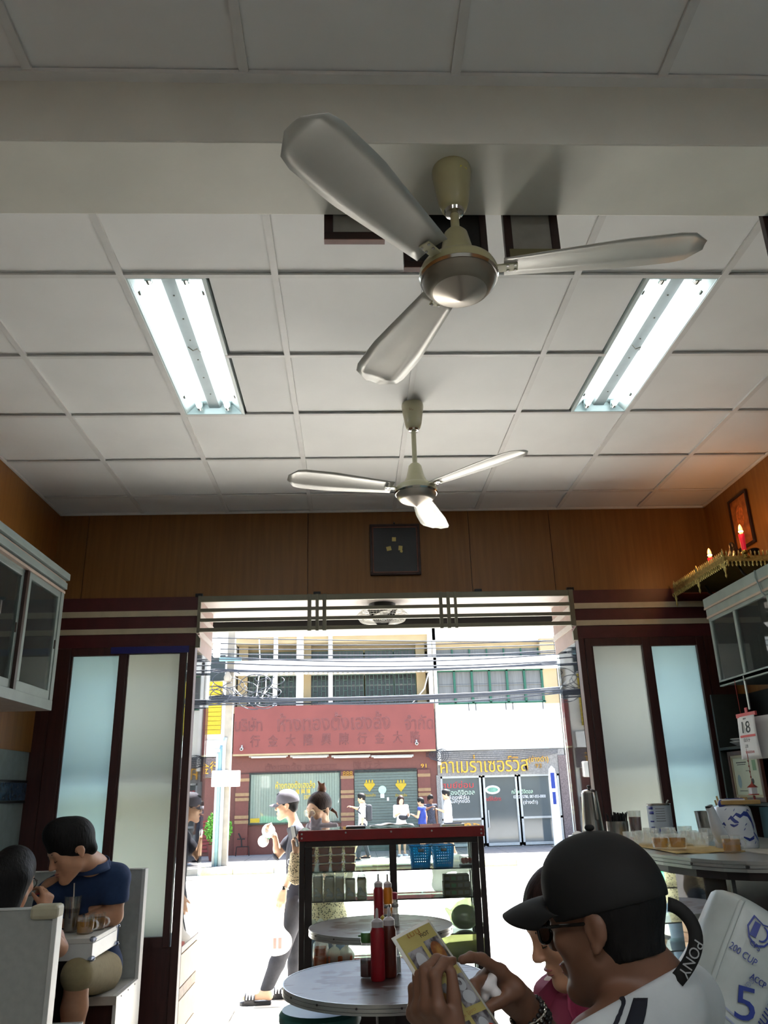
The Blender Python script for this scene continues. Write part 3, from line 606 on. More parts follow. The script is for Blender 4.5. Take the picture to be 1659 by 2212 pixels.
for k in range(5): MB().ell((2.173, 4.455, 1.56-.028*k), (.004, .004, .006), n=8, m=6).build('bead', 'orn_red', orn, smooth=True)
MB().box((2.172, 4.455, 1.405), (.03, .034, .034)).build('house', 'paper', orn); MB().lathe([(.0, .03), (.008, .018), (.030, .002), (.032, 0), (0, 0)], (2.172, 4.455, 1.422), 4).build('roof', 'orn_red', orn); MB().box((2.172, 4.455, 1.386), (.04, .044, .006)).build('base', 'orn_red', orn)
MB().lathe([(0, 0), (.007, -.006), (.006, -.02), (.012, -.03), (0, -.034)], (2.172, 4.455, 1.383), 10).build('tassel', 'orn_red', orn, smooth=True)
# ================================================================== SHRINE SHELF
M('gold', '#b8a765', .32, metal=.6, var=.25, scale=60); M('gold_dark', '#4d4113', .5, metal=.4, var=.2); M('candle_red', '#c2182c', .35, var=.05, emit=.25, ecol=(.9, .02, .05)); M('bronze', '#241b12', .4, metal=.4, var=.2)
mb_ = M('bulb_glass', '#ffb066', .2, var=0, emit=1.7, ecol=(1., .42, .14)); M('filament', '#fff0c0', .3, var=0, emit=60., ecol=(1., .72, .38))
ss = thing('shrine_shelf', 'gilded filigree shrine shelf over the right wall cabinet', 'shelf', (2.44, 4.9, 2.7))
sx, sy0, sy1, sz = 2.27, 4.50, 5.29, 2.715
bx(ss, 'board', (sx, sy0, sz), (XR-.009, sy1, sz+.018), 'gold_dark'); bx(ss, 'front_band', (sx-.010, sy0-.01, sz+.0), (sx, sy1, sz+.034), 'gold', bev=.003); bx(ss, 'side_band', (sx-.010, sy0-.010, sz), (XR-.009, sy0, sz+.034), 'gold', bev=.003)
fil = MB()
def filigree(fn, L):                    # fn(s, z, out) -> point
    n = int(L/.024)
    for i in range(n):
        s = (i+.5)*L/n; fil.lathe([(.0, 0), (.0075, .002), (.004, .012), (.007, .022), (0, .038)], fn(s, sz+.034), 6)
        fil.lathe([(.0, -.034), (.0075, -.022), (.004, -.012), (.007, 0), (0, .001)], fn(s, sz), 6)
filigree(lambda s, z: V(sx-.005, sy0+s, z), sy1-sy0); filigree(lambda s, z: V(sx+s, sy0-.005, z), XR-.01-sx)
o = fil.build('filigree_fringe', 'gold', ss, smooth='all'); o['kind'] = 'stuff'
for s in (0, .5, 1):
    yy = sy0+(sy1-sy0)*s*.97+.008; mb = MB()
    mb.lathe([(0, 0), (.012, -.004), (.006, -.03), (.012, -.045), (.004, -.07), (.008, -.085), (0, -.105)], (sx-.006, yy, sz), 8)
    for q in (-1, 1): mb.torus((sx-.006, yy+q*.022, sz-.016), .014, .004, rot('Y', 90), 14, 6); mb.torus((sx-.006, yy+q*.040, sz-.010), .009, .003, rot('Y', 90), 12, 6)
    mb.build('scroll_drop', 'gold', ss, smooth='all'); MB().lathe([(0, .034), (.012, .036), (.006, .052), (.010, .06), (0, .085)], (sx-.006, yy, sz), 8).build('finial', 'gold', ss, smooth='all')
for yy in (sy0+.1, sy1-.2): MB().tube([(XR-.01, yy, sz-.14), (2.52, yy, sz-.12), (2.42, yy, sz-.05), (2.40, yy, sz)], .008, 6).build('wall_bracket', 'bronze', ss, smooth='all')
def candle(x, y, z, label, hold):
    t = thing('electric_candle', label, 'candle lamp', (x, y, z), 'red electric candle lamps on the shrine shelf')
    if hold: MB().lathe([(0, 0), (.026, 0), (.024, .008), (.010, .014), (.009, .024), (.020, .034), (.020, .042), (.014, .05), (0, .05)], n=18).build('brass_holder', M('brass', '#8d7a3c', .25, metal=.9), t, w=False, smooth=True); b = .05
    else: b = 0.
    MB().lathe([(0, b), (.013, b), (.0165, b+.075), (.0185, b+.10), (.0165, b+.104), (0, b+.104)], n=18).build('red_stem', 'candle_red', t, w=False, smooth=True)
    bl = MB().lathe([(.009, b+.104), (.013, b+.125), (.0115, b+.145), (.006, b+.163), (0, b+.170)], n=16).build('bulb', 'bulb_glass', t, w=False, smooth=True)
    MB().ell((0, 0, b+.122), (.0135, .0135, .010), n=10, m=8).build('filament', 'filament', bl, w=False)
    l = bpy.data.lights.new('candle_glow', 'POINT'); l.energy = 1.1; l.color = (1, .42, .12); l.shadow_soft_size = .015; lo = bpy.data.objects.new('candle_glow', l); COL.objects.link(lo); lo.parent = t; lo.location = (-.03, -.02, b+.16)
    return t
candle(2.345, 4.84, sz+.018, 'red electric candle lamp at the far front corner of the shrine shelf', False)
candle(2.40, 4.50, sz+.018, 'red electric candle lamp in a brass holder beside the small dark statue', True)
st = thing('shrine_lamp', 'tiny flame-shaped lamp standing low on the shrine shelf', 'lamp', (2.36, 4.555, sz+.018))
MB().lathe([(0, 0), (.014, 0), (.012, .012), (.005, .02), (0, .02)], n=12).build('base', 'candle_red', st, w=False, smooth=True); MB().lathe([(.004, .02), (.0085, .034), (.005, .052), (0, .066)], n=12).build('flame_bulb', 'bulb_glass', st, w=False, smooth=True)
f = SDF((2.34, 4.60, sz+.01), (2.48, 4.72, sz+.20), .004)
f.cap((2.41, 4.66, sz+.02), (2.41, 4.66, sz+.09), .03, .02).ell((2.41, 4.66, sz+.155), .016, k=.012).cap((2.41, 4.645, sz+.12), (2.385, 4.63, sz+.07), .009).cap((2.41, 4.675, sz+.12), (2.39, 4.69, sz+.075), .009).cap((2.41, 4.66, sz+.11), (2.41, 4.66, sz+.14), .02, .012)
tag(f.build('statue', 'bronze'), 'small dark robed statue on the shrine shelf behind a candle', 'statue')
o = MB().lathe([(0, 0), (.022, 0), (.026, .006), (.012, .016), (.030, .045), (.034, .06), (.026, .066), (.022, .058), (0, .05)], (2.42, 4.36+.16, sz+.018), 20).build('incense_bowl', 'bronze', None, smooth=True); o.location = (0.05, -.0, 0)
tag(o, 'dark bronze incense bowl at the near edge of the shrine shelf', 'bowl')
pr = thing('religious_print', 'reddish framed print hanging on the wood wall above the shrine shelf', 'picture', (2.6, 4.83, 2.9))
fr(pr, 2.584, 4.70, 4.955, 2.90, 3.265, .018, 'frame_side', 'frame_brown', .016); MB().bb((2.592, 4.718, 2.918), (2.597, 4.937, 3.247)).build('print', M('red_print', '#7a3c18', .55, var=0, col2='#b0642a', scale=18), pr)
MB().ell((2.5915, 4.83, 3.12), (.001, .05, .075)).build('printed_figure', M('print_orange', '#c0662c', .5, var=.4, scale=60), pr, smooth=True)
# ================================================================== TEA COUNTER
ZT = 1.165
M('counter_top', '#b9bdbd', .3, var=.05, scale=8); M('alu_edge', '#a7a9a6', .3, metal=.7, var=.03); M('steel', '#9b9893', .25, metal=.95, var=.06, scale=4, stretch=(1, 1, .1)); M('steel_dark', '#3d3b39', .4, metal=.6)
mix_mat('tea', [('Translucent', '#c99a10', None, .46), ('Transparent', '#f0d060', None, .42), ('Glossy', '#ffffff', .05, .12)]); mix_mat('cola', [('Translucent', '#7a2c10', None, .5), ('Transparent', '#5a2410', None, .4), ('Glossy', '#ffffff', .05, .1)]); mix_mat('ice_tea', [('Translucent', '#a34a18', None, .55), ('Transparent', '#8a4018', None, .35), ('Glossy', '#ffffff', .05, .1)]); M('mat_tan', '#b49a64', .8, var=.15, scale=30, bump=.3); M('cloth', '#a9a49a', .85, var=.1, bump=.2)
M('pink', '#bb6d72', .7, var=.08); M('blue_ink', '#27357e', .3, var=.1); M('china', '#c3c8cf', .15, var=.03, coat=.4); M('pale_wood', '#9c7c49', .6, var=.15, scale=20)
mix_mat('glass_cup', [('Transparent', '#fbfbf8', None, .74), ('Translucent', '#f4f4ee', None, .13), ('Glossy', '#ffffff', .04, .13)])
cpts = [(1.40, 5.30), (1.325, 5.22), (1.302, 5.05), (1.288, 4.6), (1.284, 4.15), (1.288, 3.85), (1.307, 3.59), (1.352, 3.40), (1.418, 3.258), (1.482, 3.195), (1.552, 3.158), (1.68, 3.128), (1.85, 3.12), (2.05, 3.15), (2.18, 3.25), (2.2, 3.4), (2.2, 5.30)]
def inset(pts, d):
    out = []; n = len(pts)
    for i in range(n):
        a, b, c = Vector(pts[i-1]), Vector(pts[i]), Vector(pts[(i+1) % n]); t = ((b-a).normalized()+(c-b).normalized()); nn = Vector((-t.y, t.x))
        nn = nn.normalized() if nn.length > 1e-6 else Vector((0, 0)); out.append(tuple(b+nn*d))
    return out
ct = thing('tea_counter', 'round-ended tea counter with metal-edged top and glass front', 'counter', (1.75, 4.2, 0))
MB().prism(inset(cpts, .006), .022, (0, 0, ZT-.022)).build('counter_top', 'counter_top', ct)
for z0, z1, d in ((ZT-.010, ZT+.002, .0), (ZT-.024, ZT-.012, .002), (ZT-.038, ZT-.026, .0)): MB().prism(inset(cpts, d), z1-z0, (0, 0, z0)).build('edge_band', 'alu_edge', ct)
MB().prism(inset(cpts, .02), .03, (0, 0, ZT-.068)).build('under_frame', 'black_wood', ct)
for q in (4, 7, 9, 11):
    p = Vector(cpts[q]); MB().cyl((p.x-.003, p.y, ZT-.018), (p.x+.01, p.y, ZT-.018), .005, n=8).build('screw', 'steel_dark', ct)
gp = inset(cpts, .05)
for i in range(1, 13):
    a, b = gp[i], gp[i+1]; MB().add([(a[0], a[1], .12), (b[0], b[1], .12), (b[0], b[1], ZT-.068), (a[0], a[1], ZT-.068)], [(0, 1, 2, 3)]).build('glass_front', 'glass_dirty', ct)
for q in (2, 5, 8, 11, 13): p = gp[q]; MB().bb((p[0]-.008, p[1]-.008, 0), (p[0]+.008, p[1]+.008, ZT-.06)).build('post', 'steel_dark', ct)
MB().prism(inset(cpts, .07), .02, (0, 0, .84)).build('glass_shelf', 'pale_paint', ct); MB().prism(inset(cpts, .07), .02, (0, 0, .52)).build('glass_shelf', 'pale_paint', ct); MB().prism(inset(cpts, .04), .12, (0, 0, 0)).build('plinth', 'black_wood', ct)
MB().bb((1.86, 3.3, .12), (1.88, 5.28, ZT-.07)).build('back_board', 'frame_wood', ct)
M('box_brown', '#5b3a28', .7, var=.15); M('box_teal', '#2c4040', .6); M('box_white', '#b9b9b5', .6); M('box_grey', '#6b6b69', .6); M('box_red', '#8a3038', .5); M('box_blue', '#39507e', .5)
def carton(x, y, z, dx, dy, dz, m, lab, nm='carton', cat='carton', rz=0):
    o = MB().box((0, 0, dz/2), (dx, dy, dz)).build(nm, m, None, bev=.004); o.location = (x, y, z); o.rotation_euler = (0, 0, math.radians(rz)); tag(o, lab, cat); return o
for (px, py, z, dx, dy, dz, m, lab) in ((1418, 1950, .862, .10, .12, .14, 'box_grey', 'grey carton on the upper shelf inside the tea counter'), (1450, 1945, .862, .09, .10, .20, 'box_teal', 'tall dark teal carton inside the tea counter'), (1490, 1950, .862, .12, .12, .19, 'box_brown', 'brown carton beside the teal one inside the tea counter'), (1540, 1955, .862, .12, .14, .21, 'box_brown', 'large brown carton on the upper shelf inside the tea counter'),
        (1425, 2030, .542, .12, .14, .18, 'box_white', 'white carton on the lower shelf inside the tea counter'), (1480, 2040, .542, .14, .14, .20, 'box_teal', 'dark teal carton on the lower shelf of the tea counter'), (1545, 2040, .542, .12, .14, .22, 'box_brown', 'brown carton at the right of the counter lower shelf')):
    q = P(px, py, x=1.52 if px < 1500 else 1.66); carton(q.x, q.y, z, dx, dy, dz, m, lab, rz=random.uniform(-12, 12))
tk = thing('snack_box', 'white carton with red and blue bands inside the tea counter', 'carton', (1.45, 3.9, .542))
MB().bb((1.38, 3.82, .722), (1.52, 3.98, .80)).build('carton_body', 'box_white', tk); MB().bb((1.379, 3.819, .745), (1.521, 3.981, .757)).build('red_band', 'box_red', tk); MB().bb((1.379, 3.819, .732), (1.521, 3.981, .743)).build('blue_band', 'box_blue', tk); tk.location.z = .542
for c in tk.children: c.data.transform(Matrix.Translation((0, 0, 0)))
# ---- things on the counter
def at(px, py): q = P(px, py, z=ZT+.003); return V(q.x, q.y, ZT+.003)
t = thing('water_jug', 'tall tapered steel water jug with a knobbed lid at the counter end', 'jug', V(1.475, 5.18, ZT+.012))
MB().lathe([(0, 0), (.066, 0), (.068, .006), (.066, .02), (.048, .232), (.050, .236), (.047, .24), (0, .24)], n=28).build('body', 'steel', t, w=False, smooth=True)
ld = MB().lathe([(.049, .238), (.047, .246), (.03, .254), (.010, .258), (0, .258)], n=24).build('lid', 'steel', t, w=False, smooth=True); MB().lathe([(.006, .256), (.006, .264), (.012, .270), (.012, .278), (0, .282)], n=12).build('knob', 'steel_dark', ld, w=False, smooth=True)
R = rot('Z', -80)
MB().tube([R @ V(.050, 0, .235), R @ V(.066, 0, .235), R @ V(.074, 0, .2), R @ V(.080, 0, .12), R @ V(.079, 0, .085), R @ V(.063, 0, .08)], [.006, .007, .008, .008, .007, .006], 8).build('handle', 'steel', t, w=False, smooth='all')
MB().tube([V(.05, 0, .02), V(.072, 0, .016), V(.09, 0, .004)], .006, 8).build('spout_tab', 'steel_dark', t, w=False, smooth='all')
o = MB().grid(lambda u, v: V(1.36+.22*u, 5.06+.20*v, ZT+.006+.006*math.sin(9*u)*math.sin(7*v+1)+.010*(u < .3)*math.sin(PI*min(1, u/.3))), 14, 8).build('folded_cloth', 'cloth', None, smooth='all', solid=.005); tag(o, 'crumpled grey cloth under the steel water jug', 'cloth')
t = thing('straw_can', 'steel can packed with black drinking straws', 'straw holder', at(1338, 1820)+V(0, 0, 0))
MB().lathe([(0, 0), (.054, 0), (.055, .003), (.057, .105), (.0545, .105), (.052, .006), (0, .006)], n=28).build('can', 'steel', t, w=False, smooth=True)
rs = random.Random(3); mb = MB()
for k in range(70):
    a = rs.uniform(0, 6.28); r = .046*math.sqrt(rs.random()); q = V(r*math.cos(a), r*math.sin(a), .06); mb.cyl(q, q+V(rs.uniform(-.014, .014), rs.uniform(-.014, .014), rs.uniform(.065, .092)), .0032, n=6)
o = mb.build('straw_bundle', 'black', t, w=False); o['kind'] = 'stuff'
t = thing('iced_tea_glass', 'tall glass of iced tea behind the straw can', 'glass', V(1.66, 4.93, ZT+.003)); MB().lathe([(0, 0), (.033, 0), (.038, .14), (.036, .14), (.031, .008), (0, .008)], n=24).build('glass', 'glass_cup', t, w=False, smooth=True); MB().lathe([(0, .009), (.0305, .009), (.034, .105), (0, .105)], n=24).build('drink', 'ice_tea', t, w=False, smooth=True)
t = thing('milk_tin', 'large opened tin can with a blue and white label', 'tin can', V(1.765, 4.80, ZT+.003)); M('tin_label', '#a9b4bf', .4, var=.03)
MB().lathe([(0, 0), (.066, 0), (.068, .004), (.066, .008), (.066, .172), (.068, .176), (.066, .178), (.063, .176), (.063, .02), (0, .02)], n=32).build('can', 'steel', t, w=False, smooth=True)
MB().lathe([(.0668, .010), (.0668, .168)], n=32).build('label', 'tin_label', t, w=False, smooth=True)
def curved(nm, a0, a1, z0, z1, m, par, r=.0675): MB().grid(lambda u, v: V(r*math.cos(math.radians(a0+(a1-a0)*u)), r*math.sin(math.radians(a0+(a1-a0)*u)), z0+(z1-z0)*v), 6, 1).build(nm, m, par, w=False, smooth='all', solid=.0006)
for a0, a1, z0, z1 in ((-168, -140, .148, .164), (-166, -138, .122, .138), (-120, -75, .030, .046), (-164, -140, .080, .088), (-164, -140, .050, .056), (-42, -28, .02, .06)): curved('printed_block', a0, a1, z0, z1, 'blue_ink', t)
for k in range(6): curved('printed_line', -128, -84, .150-.013*k, .153-.013*k, 'box_grey', t)
for k in range(4): curved('printed_line', -166, -146-6*(k % 2), .026-.005*k, .029-.005*k, 'print_black', t)
MB().tube([V(.05, 0, .178), V(.062, .0, .195)], .006, 6).build('lid_tab', 'steel', t, w=False)
t = thing('steel_mug', 'wide steel mug with a side handle in front of the blue frosted pane', 'mug', V(2.035, 4.78, ZT+.003)); MB().lathe([(0, 0), (.055, 0), (.057, .004), (.068, .128), (.070, .131), (.067, .131), (.055, .008), (0, .008)], n=28).build('body', 'steel', t, w=False, smooth=True)
MB().tube([V(.066, 0, .118), V(.094, 0, .116), V(.098, 0, .07), V(.088, 0, .03), V(.062, 0, .034)], .007, 8).build('handle', 'steel_dark', t, w=False, smooth='all')
q = at(1440, 1830); mt = MB().grid(lambda u, v: V(1.375+.30*u, 3.60+.68*v, ZT+.005+.0025*math.sin(13*u+5*v)), 16, 16).build('woven_mat', 'mat_tan', None, smooth='all', solid=.004); tag(mt, 'tan cloth mat under the glass cups on the counter', 'mat')
def cup_profile(r, h): return [(0, 0), (r*.86, 0), (r*.92, .003), (r, h*.5), (r*1.02, h), (r*.95, h), (r*.92, h*.5), (r*.84, .006), (0, .006)]
cup = thing('glass_cup', 'x', 'cup', (0, 0, 0)); MB().lathe(cup_profile(.037, .062), n=24).build('bowl', 'glass_cup', cup, w=False, smooth=True); MB().torus((.044, 0, .034), .016, .004, rot('X', 90), 16, 6, -2.0, 2.0).build('handle', 'glass_cup', cup, w=False, smooth='all')
tea = MB().lathe([(0, .007), (.034*.9, .007), (.0345, .045), (0, .045)], n=24)
ZM = ZT+.011; cups = [(1365, 1826, 0), (1392, 1824, 0), (1428, 1833, 1), (1466, 1833, 1), (1408, 1816, 0), (1446, 1815, 0), (1492, 1824, 0), (1515, 1829, 0), (1482, 1812, 0), (1530, 1818, 0)]
names_ = ['empty glass cup at the left end of the cup row on the mat', 'second empty glass cup from the left of the cup row', 'glass cup of tea at the front of the cup row, left one', 'glass cup of tea at the front of the cup row, right one', 'empty glass cup behind the left tea cup', 'empty glass cup behind the right tea cup', 'empty glass cup just right of the two tea cups', 'empty glass cup near the teapot spout at the front', 'empty glass cup in the back row, middle', 'empty glass cup in the back row beside the teapot']
for (px, py, full), lb in zip(cups, names_):
    q = P(px, py, z=ZM); y = max(3.63, min(4.25, q.y)); q = V(q.x, q.y, ZM)
    c = dup(cup, (q.x, q.y, ZM), math.radians(random.choice([-95, -80, -100, -70])), lb, 'glass cups on the counter mat')
    if full: tea.build('tea', 'tea', c, w=False, smooth=True)
for ch in list(cup.children): bpy.data.objects.remove(ch)
bpy.data.objects.remove(cup)
q = at(1583, 1842); t = thing('tea_cup', 'lone glass cup of tea at the foot of the dragon teapot', 'cup', q); MB().lathe(cup_profile(.038, .068), n=24).build('bowl', 'glass_cup', t, w=False, smooth=True); MB().lathe([(0, .008), (.034, .008), (.0355, .054), (0, .054)], n=24).build('tea', 'tea', t, w=False, smooth=True); MB().torus((.046, 0, .036), .018, .0045, rot('X', 90), 16, 6, -2.0, 2.0).build('handle', 'glass_cup', t, w=False, smooth='all')
# dragon teapot
tp = thing('teapot', 'white porcelain teapot with a blue dragon and a wooden tray on its lid', 'teapot', V(1.735, 3.80, ZT+.003))
MB().lathe([(0, 0), (.088, 0), (.092, .006), (.094, .03), (.090, .10), (.082, .165), (.075, .178), (.055, .186), (0, .186)], n=36).build('body', 'china', tp, w=False, smooth=True)
def body_r(z): return np.interp(z, [0, .03, .10, .165, .178], [.09, .094, .090, .082, .075])
A0 = -155
sp = [V(math.cos(math.radians(A0))*r, math.sin(math.radians(A0))*r, z) for r, z in ((.078, .05), (.106, .078), (.120, .12), (.130, .160), (.142, .182))]
MB().tube(sp, [.034, .031, .025, .020, .018], 12, caps=False).build('spout', 'china', tp, w=False, smooth='all')
MB().tube([sp[-1]-V(0, 0, .006), sp[-1]+V(0, 0, .001)], [.0150, .0165], 12).build('spout_mouth', 'black', tp, w=False)
for k, s in enumerate((-1, 1)):
    a = math.radians(-150 if s < 0 else 20); o = V(.062*math.cos(a), .062*math.sin(a), .19); MB().ell(o, (.018, .014, .02)).build('handle_lug', 'blue_ink', tp, w=False, smooth=True)
rs = random.Random(9)
def paint(pts, w):                        # blue brush stroke laid on the pot's skin
    def fn(u, v):
        i = min(int(u*(len(pts)-1)), len(pts)-2); f_ = u*(len(pts)-1)-i; a = pts[i][0]*(1-f_)+pts[i+1][0]*f_; z = pts[i][1]*(1-f_)+pts[i+1][1]*f_
        ww = w*math.sin(PI*min(1, max(.03, u*.94+.03)))**.6; zz = z+(v-.5)*ww; r = body_r(zz)+.0012; a = math.radians(a+(v-.5)*ww*260); return V(r*math.cos(a), r*math.sin(a), zz)
    return MB().grid(fn, 18, 2)
strokes = [([(-118, .13), (-104, .148), (-92, .138), (-80, .15), (-66, .145), (-56, .12), (-52, .085), (-60, .05), (-78, .04), (-94, .052)], .028), ([(-128, .125), (-120, .135), (-110, .118), (-100, .112)], .022), ([(-124, .105), (-114, .098), (-102, .105)], .014), ([(-110, .16), (-104, .17)], .010), ([(-58, .07), (-46, .045), (-36, .028)], .018), ([(-150, .10), (-142, .11), (-136, .10)], .014), ([(-148, .088), (-140, .094)], .010), ([(-70, .155), (-62, .165), (-55, .158)], .009), ([(-142, .055), (-136, .062), (-130, .052)], .008), ([(-138, .04), (-130, .036)], .007), ([(-40, .13), (-34, .10), (-38, .08)], .008), ([(-110, .03), (-104, .022)], .012), ([(-62, .024), (-56, .032)], .014), ([(-52, .02), (-47, .03)], .010), ([(-135, .165), (-128, .172)], .006), ([(-90, .08), (-84, .088)], .010), ([(-84, .10), (-76, .108)], .008)]
for s_, w_ in strokes: paint(s_, w_*.72).build('painted_stroke', 'blue_ink', tp, w=False, smooth='all')
for s_ in ([(-155, .04)],): pass
R = rot('Z', -14)
tr = MB().box(V(.03, -.02, .196), (.17, .10, .018), R).build('wooden_tray', 'pale_wood', tp, w=False, bev=.003); MB().box(V(.0, -.02, .208), (.10, .07, .006), R).build('paper_pad', 'paper', tr, w=False); MB().box(V(.0, -.045, .2125), (.075, .022, .003), R).build('blue_slip', 'blue_ink', tr, w=False); MB().box(V(.06, -.01, .212), (.03, .03, .012), R).build('wood_block', 'pale_wood', tr, w=False)
o = MB().grid(lambda u, v: V(1.60+.42*u, 3.50+.42*v, ZT+.0035+.003*math.sin(11*u)*math.sin(9*v)), 12, 10).build('counter_cloth', 'cloth', None, smooth='all', solid=.003); o.location = (.09, -.18, .0); tag(o, 'grey cloth laid on the counter under the lone tea cup', 'cloth')
o = MB().box(at(1342, 1818)+V(.02, -.03, .012), (.05, .07, .024), rot('Z', 15)).build('sponge', 'pink', None, bev=.006); tag(o, 'pink sponge lying beside the straw can', 'sponge')
for k, (px, py) in enumerate(((1305, 1813), (1318, 1812), (1312, 1816))):
    o = MB().box(at(px, py)+V(0, 0, .004+.004*k), (.055, .07, .007), rot('Z', 20*k-10)).build('bottle_opener', 'steel_dark', None, bev=.003); tag(o, 'flat dark metal opener between jug and straw can, ' + ('nearest the jug', 'nearest the straw can', 'topmost of the three')[k], 'opener', 'openers on the counter')

q = P(1584, 1760, y=4.42); t = thing('clay_pot', 'small brown ribbed clay pot with sticks behind the dragon teapot', 'pot', V(q.x, 4.42, ZT+.003)); M('clay', '#5e4a30', .7, var=.2, scale=30)
MB().lathe([(0, 0), (.045, 0), (.06, .04), (.062, .10), (.05, .145), (.046, .16), (.052, .172), (.044, .172), (.042, .15), (0, .14)], n=24).build('body', 'clay', t, w=False, smooth=True)
for k in range(10): a = 2*PI*k/10; MB().ell((.042*math.cos(a), .042*math.sin(a), .176), (.014, .014, .018), n=8, m=6).build('knob', 'clay', t, w=False, smooth=True)
for k in range(2): MB().cyl((-.055-.012*k, .0, .08), (-.075-.012*k, .0, .215-.02*k), .005, n=8).build('stick', 'pale_wood', t, w=False)
# ================================================================== BOOTH ON THE LEFT
M('laminate', '#a3a5a1', .38, var=.06, scale=30); M('laminate_white', '#c2c4c1', .3, var=.03); M('table_white', '#b9b9b3', .35, var=.03); M('guard_cream', '#b0aa92', .5, var=.05); pane('corner_clear', '#dfe6f5', .9)
def bench(label, yb, face, x1, zt, seat=True, guard=False):
    t = thing('booth_bench', label, 'bench', ((XL+x1)/2, yb, 0), 'laminate booth benches'); s = face       # face: direction people sit (+1 street, -1 room)
    y0, y1 = sorted((yb, yb+s*.045)); x0 = XL+.012
    bx(t, 'backrest', (x0, y0, .0), (x1-.02, y1, zt), 'laminate', bev=.002)
    bx(t, 'end_strip', (x1-.02, y0-.012, 0), (x1, y1+.012, zt+.004), 'laminate_white', bev=.003)
    bx(t, 'top_strip', (x0, y0-.004, zt), (x1-.02, y1+.004, zt+.006), 'laminate_white', bev=.002)
    if seat:
        ys = sorted((yb+s*.045, yb+s*.46)); bx(t, 'seat', (x0, ys[0], .499), (x1-.02, ys[1], .534), 'laminate', bev=.003); bx(t, 'seat_edge', (x0, min(ys[1], ys[1]-s*.008) if s > 0 else ys[0]-.004, .496), (x1, ys[1] if s > 0 else ys[0]+.004, .536), 'alu', bev=.002)
        bx(t, 'end_panel', (x1-.018, ys[0], 0), (x1, ys[1], .532), 'laminate_white', bev=.002); bx(t, 'seat_box', (x0, ys[0] if s > 0 else ys[0]+.07, 0), (x1-.02, ys[1]-.07 if s > 0 else ys[1], .499), 'dark_wood')
        for k in range(3): MB().cyl((x1-.001, ys[0]+.08+.13*k, .519), (x1+.002, ys[0]+.08+.13*k, .519), .004, n=8).build('screw', 'steel_dark', t)
    if guard:
        MB().bb((x1-.11, y0-.022, zt-.035), (x1+.003, y1+.016, zt+.018)).build('corner_guard', 'guard_cream', t, bev=.014)
    return t
bench('grey booth bench against the window, with the man in blue seated on it', 4.96, -1, -1.188, 1.073)
bench('grey booth bench in the left foreground with a cream corner guard, seen from behind', 3.58, 1, -1.204, 1.038, True, True)
bt = thing('booth_table', 'white laminate booth table with clear corner guards and a dark leg', 'table', (-1.66, 4.46, 0)); zt = .83
bx(bt, 'table_top', (XL+.012, 4.255, zt-.022), (-1.255, 4.675, zt), 'table_white', bev=.002); bx(bt, 'apron', (XL+.012, 4.257, zt-.094), (-1.257, 4.673, zt-.022), 'laminate_white', bev=.003)
for yy in (4.265, 4.665):
    for zz in (zt-.006, zt-.088): MB().ell((-1.259, yy, zz), (.018, .018, .013), n=12, m=8).build('corner_guard', 'corner_clear', bt, smooth=True)
bx(bt, 'leg', (-1.50, 4.39, 0), (-1.38, 4.55, zt-.094), 'black_wood', bev=.004)
bx(bt, 'foot', (-1.75, 4.31, 0), (-1.34, 4.62, .03), 'black_wood')
def tpos(px, py): q = P(px, py, z=zt); return V(q.x, q.y, zt)
for px, py, lb in ((183, 2017, 'glass cup of amber tea at the front edge of the booth table'), (208, 2009, 'glass cup of tea behind the other cup on the booth table')):
    t = thing('tea_cup', lb, 'cup', tpos(px, py), 'tea cups on the booth table'); MB().lathe(cup_profile(.041, .078), n=24).build('bowl', 'glass_cup', t, w=False, smooth=True); MB().lathe([(0, .008), (.037, .008), (.0385, .058), (0, .058)], n=24).build('tea', 'tea', t, w=False, smooth=True)
    MB().torus((.050, 0, .04), .020, .005, rot('X', 90), 16, 6, -2.0, 2.0).build('handle', 'glass_cup', t, w=False, smooth='all').rotation_euler = (0, 0, math.radians(-18))
t = thing('iced_drink', 'tall glass of dark iced drink with a clear straw on the booth table', 'glass', tpos(151, 2014)); MB().lathe([(0, 0), (.031, 0), (.033, .006), (.041, .165), (.0385, .165), (.030, .010), (0, .010)], n=24).build('glass', 'glass_cup', t, w=False, smooth=True); MB().lathe([(0, .011), (.0295, .011), (.0355, .108), (0, .108)], n=24).build('drink', 'cola', t, w=False, smooth=True)
for k in range(5): MB().box((.015*math.cos(k*2.4), .015*math.sin(k*2.4), .103+.004*(k % 2)), (.022, .02, .018), rot('X', 30*k) @ rot('Y', 20*k)).build('ice_cube', 'glass_cup', t, w=False, bev=.003)
MB().cyl((.008, .008, .02), (.0, -.006, .225), .0035, n=8).build('straw', 'pale_paint', t, w=False)
t = thing('plate', 'white plate of food half hidden by the iced drink on the booth table', 'plate', tpos(116, 2006)); MB().lathe([(0, .004), (.05, 0), (.055, .005), (.105, .02), (.103, .023), (.055, .010), (0, .008)], n=32).build('dish', 'porcelain', t, w=False, smooth=True)
MB().box((.02, -.02, .022), (.06, .05, .022), rot('Z', 30) @ rot('X', 12)).build('toast', M('toast', '#b9a36c', .8, var=.2), t, w=False, bev=.005); MB().box((-.03, .02, .022), (.05, .05, .02), rot('Z', -20)).build('toast', 'toast', t, w=False, bev=.005)
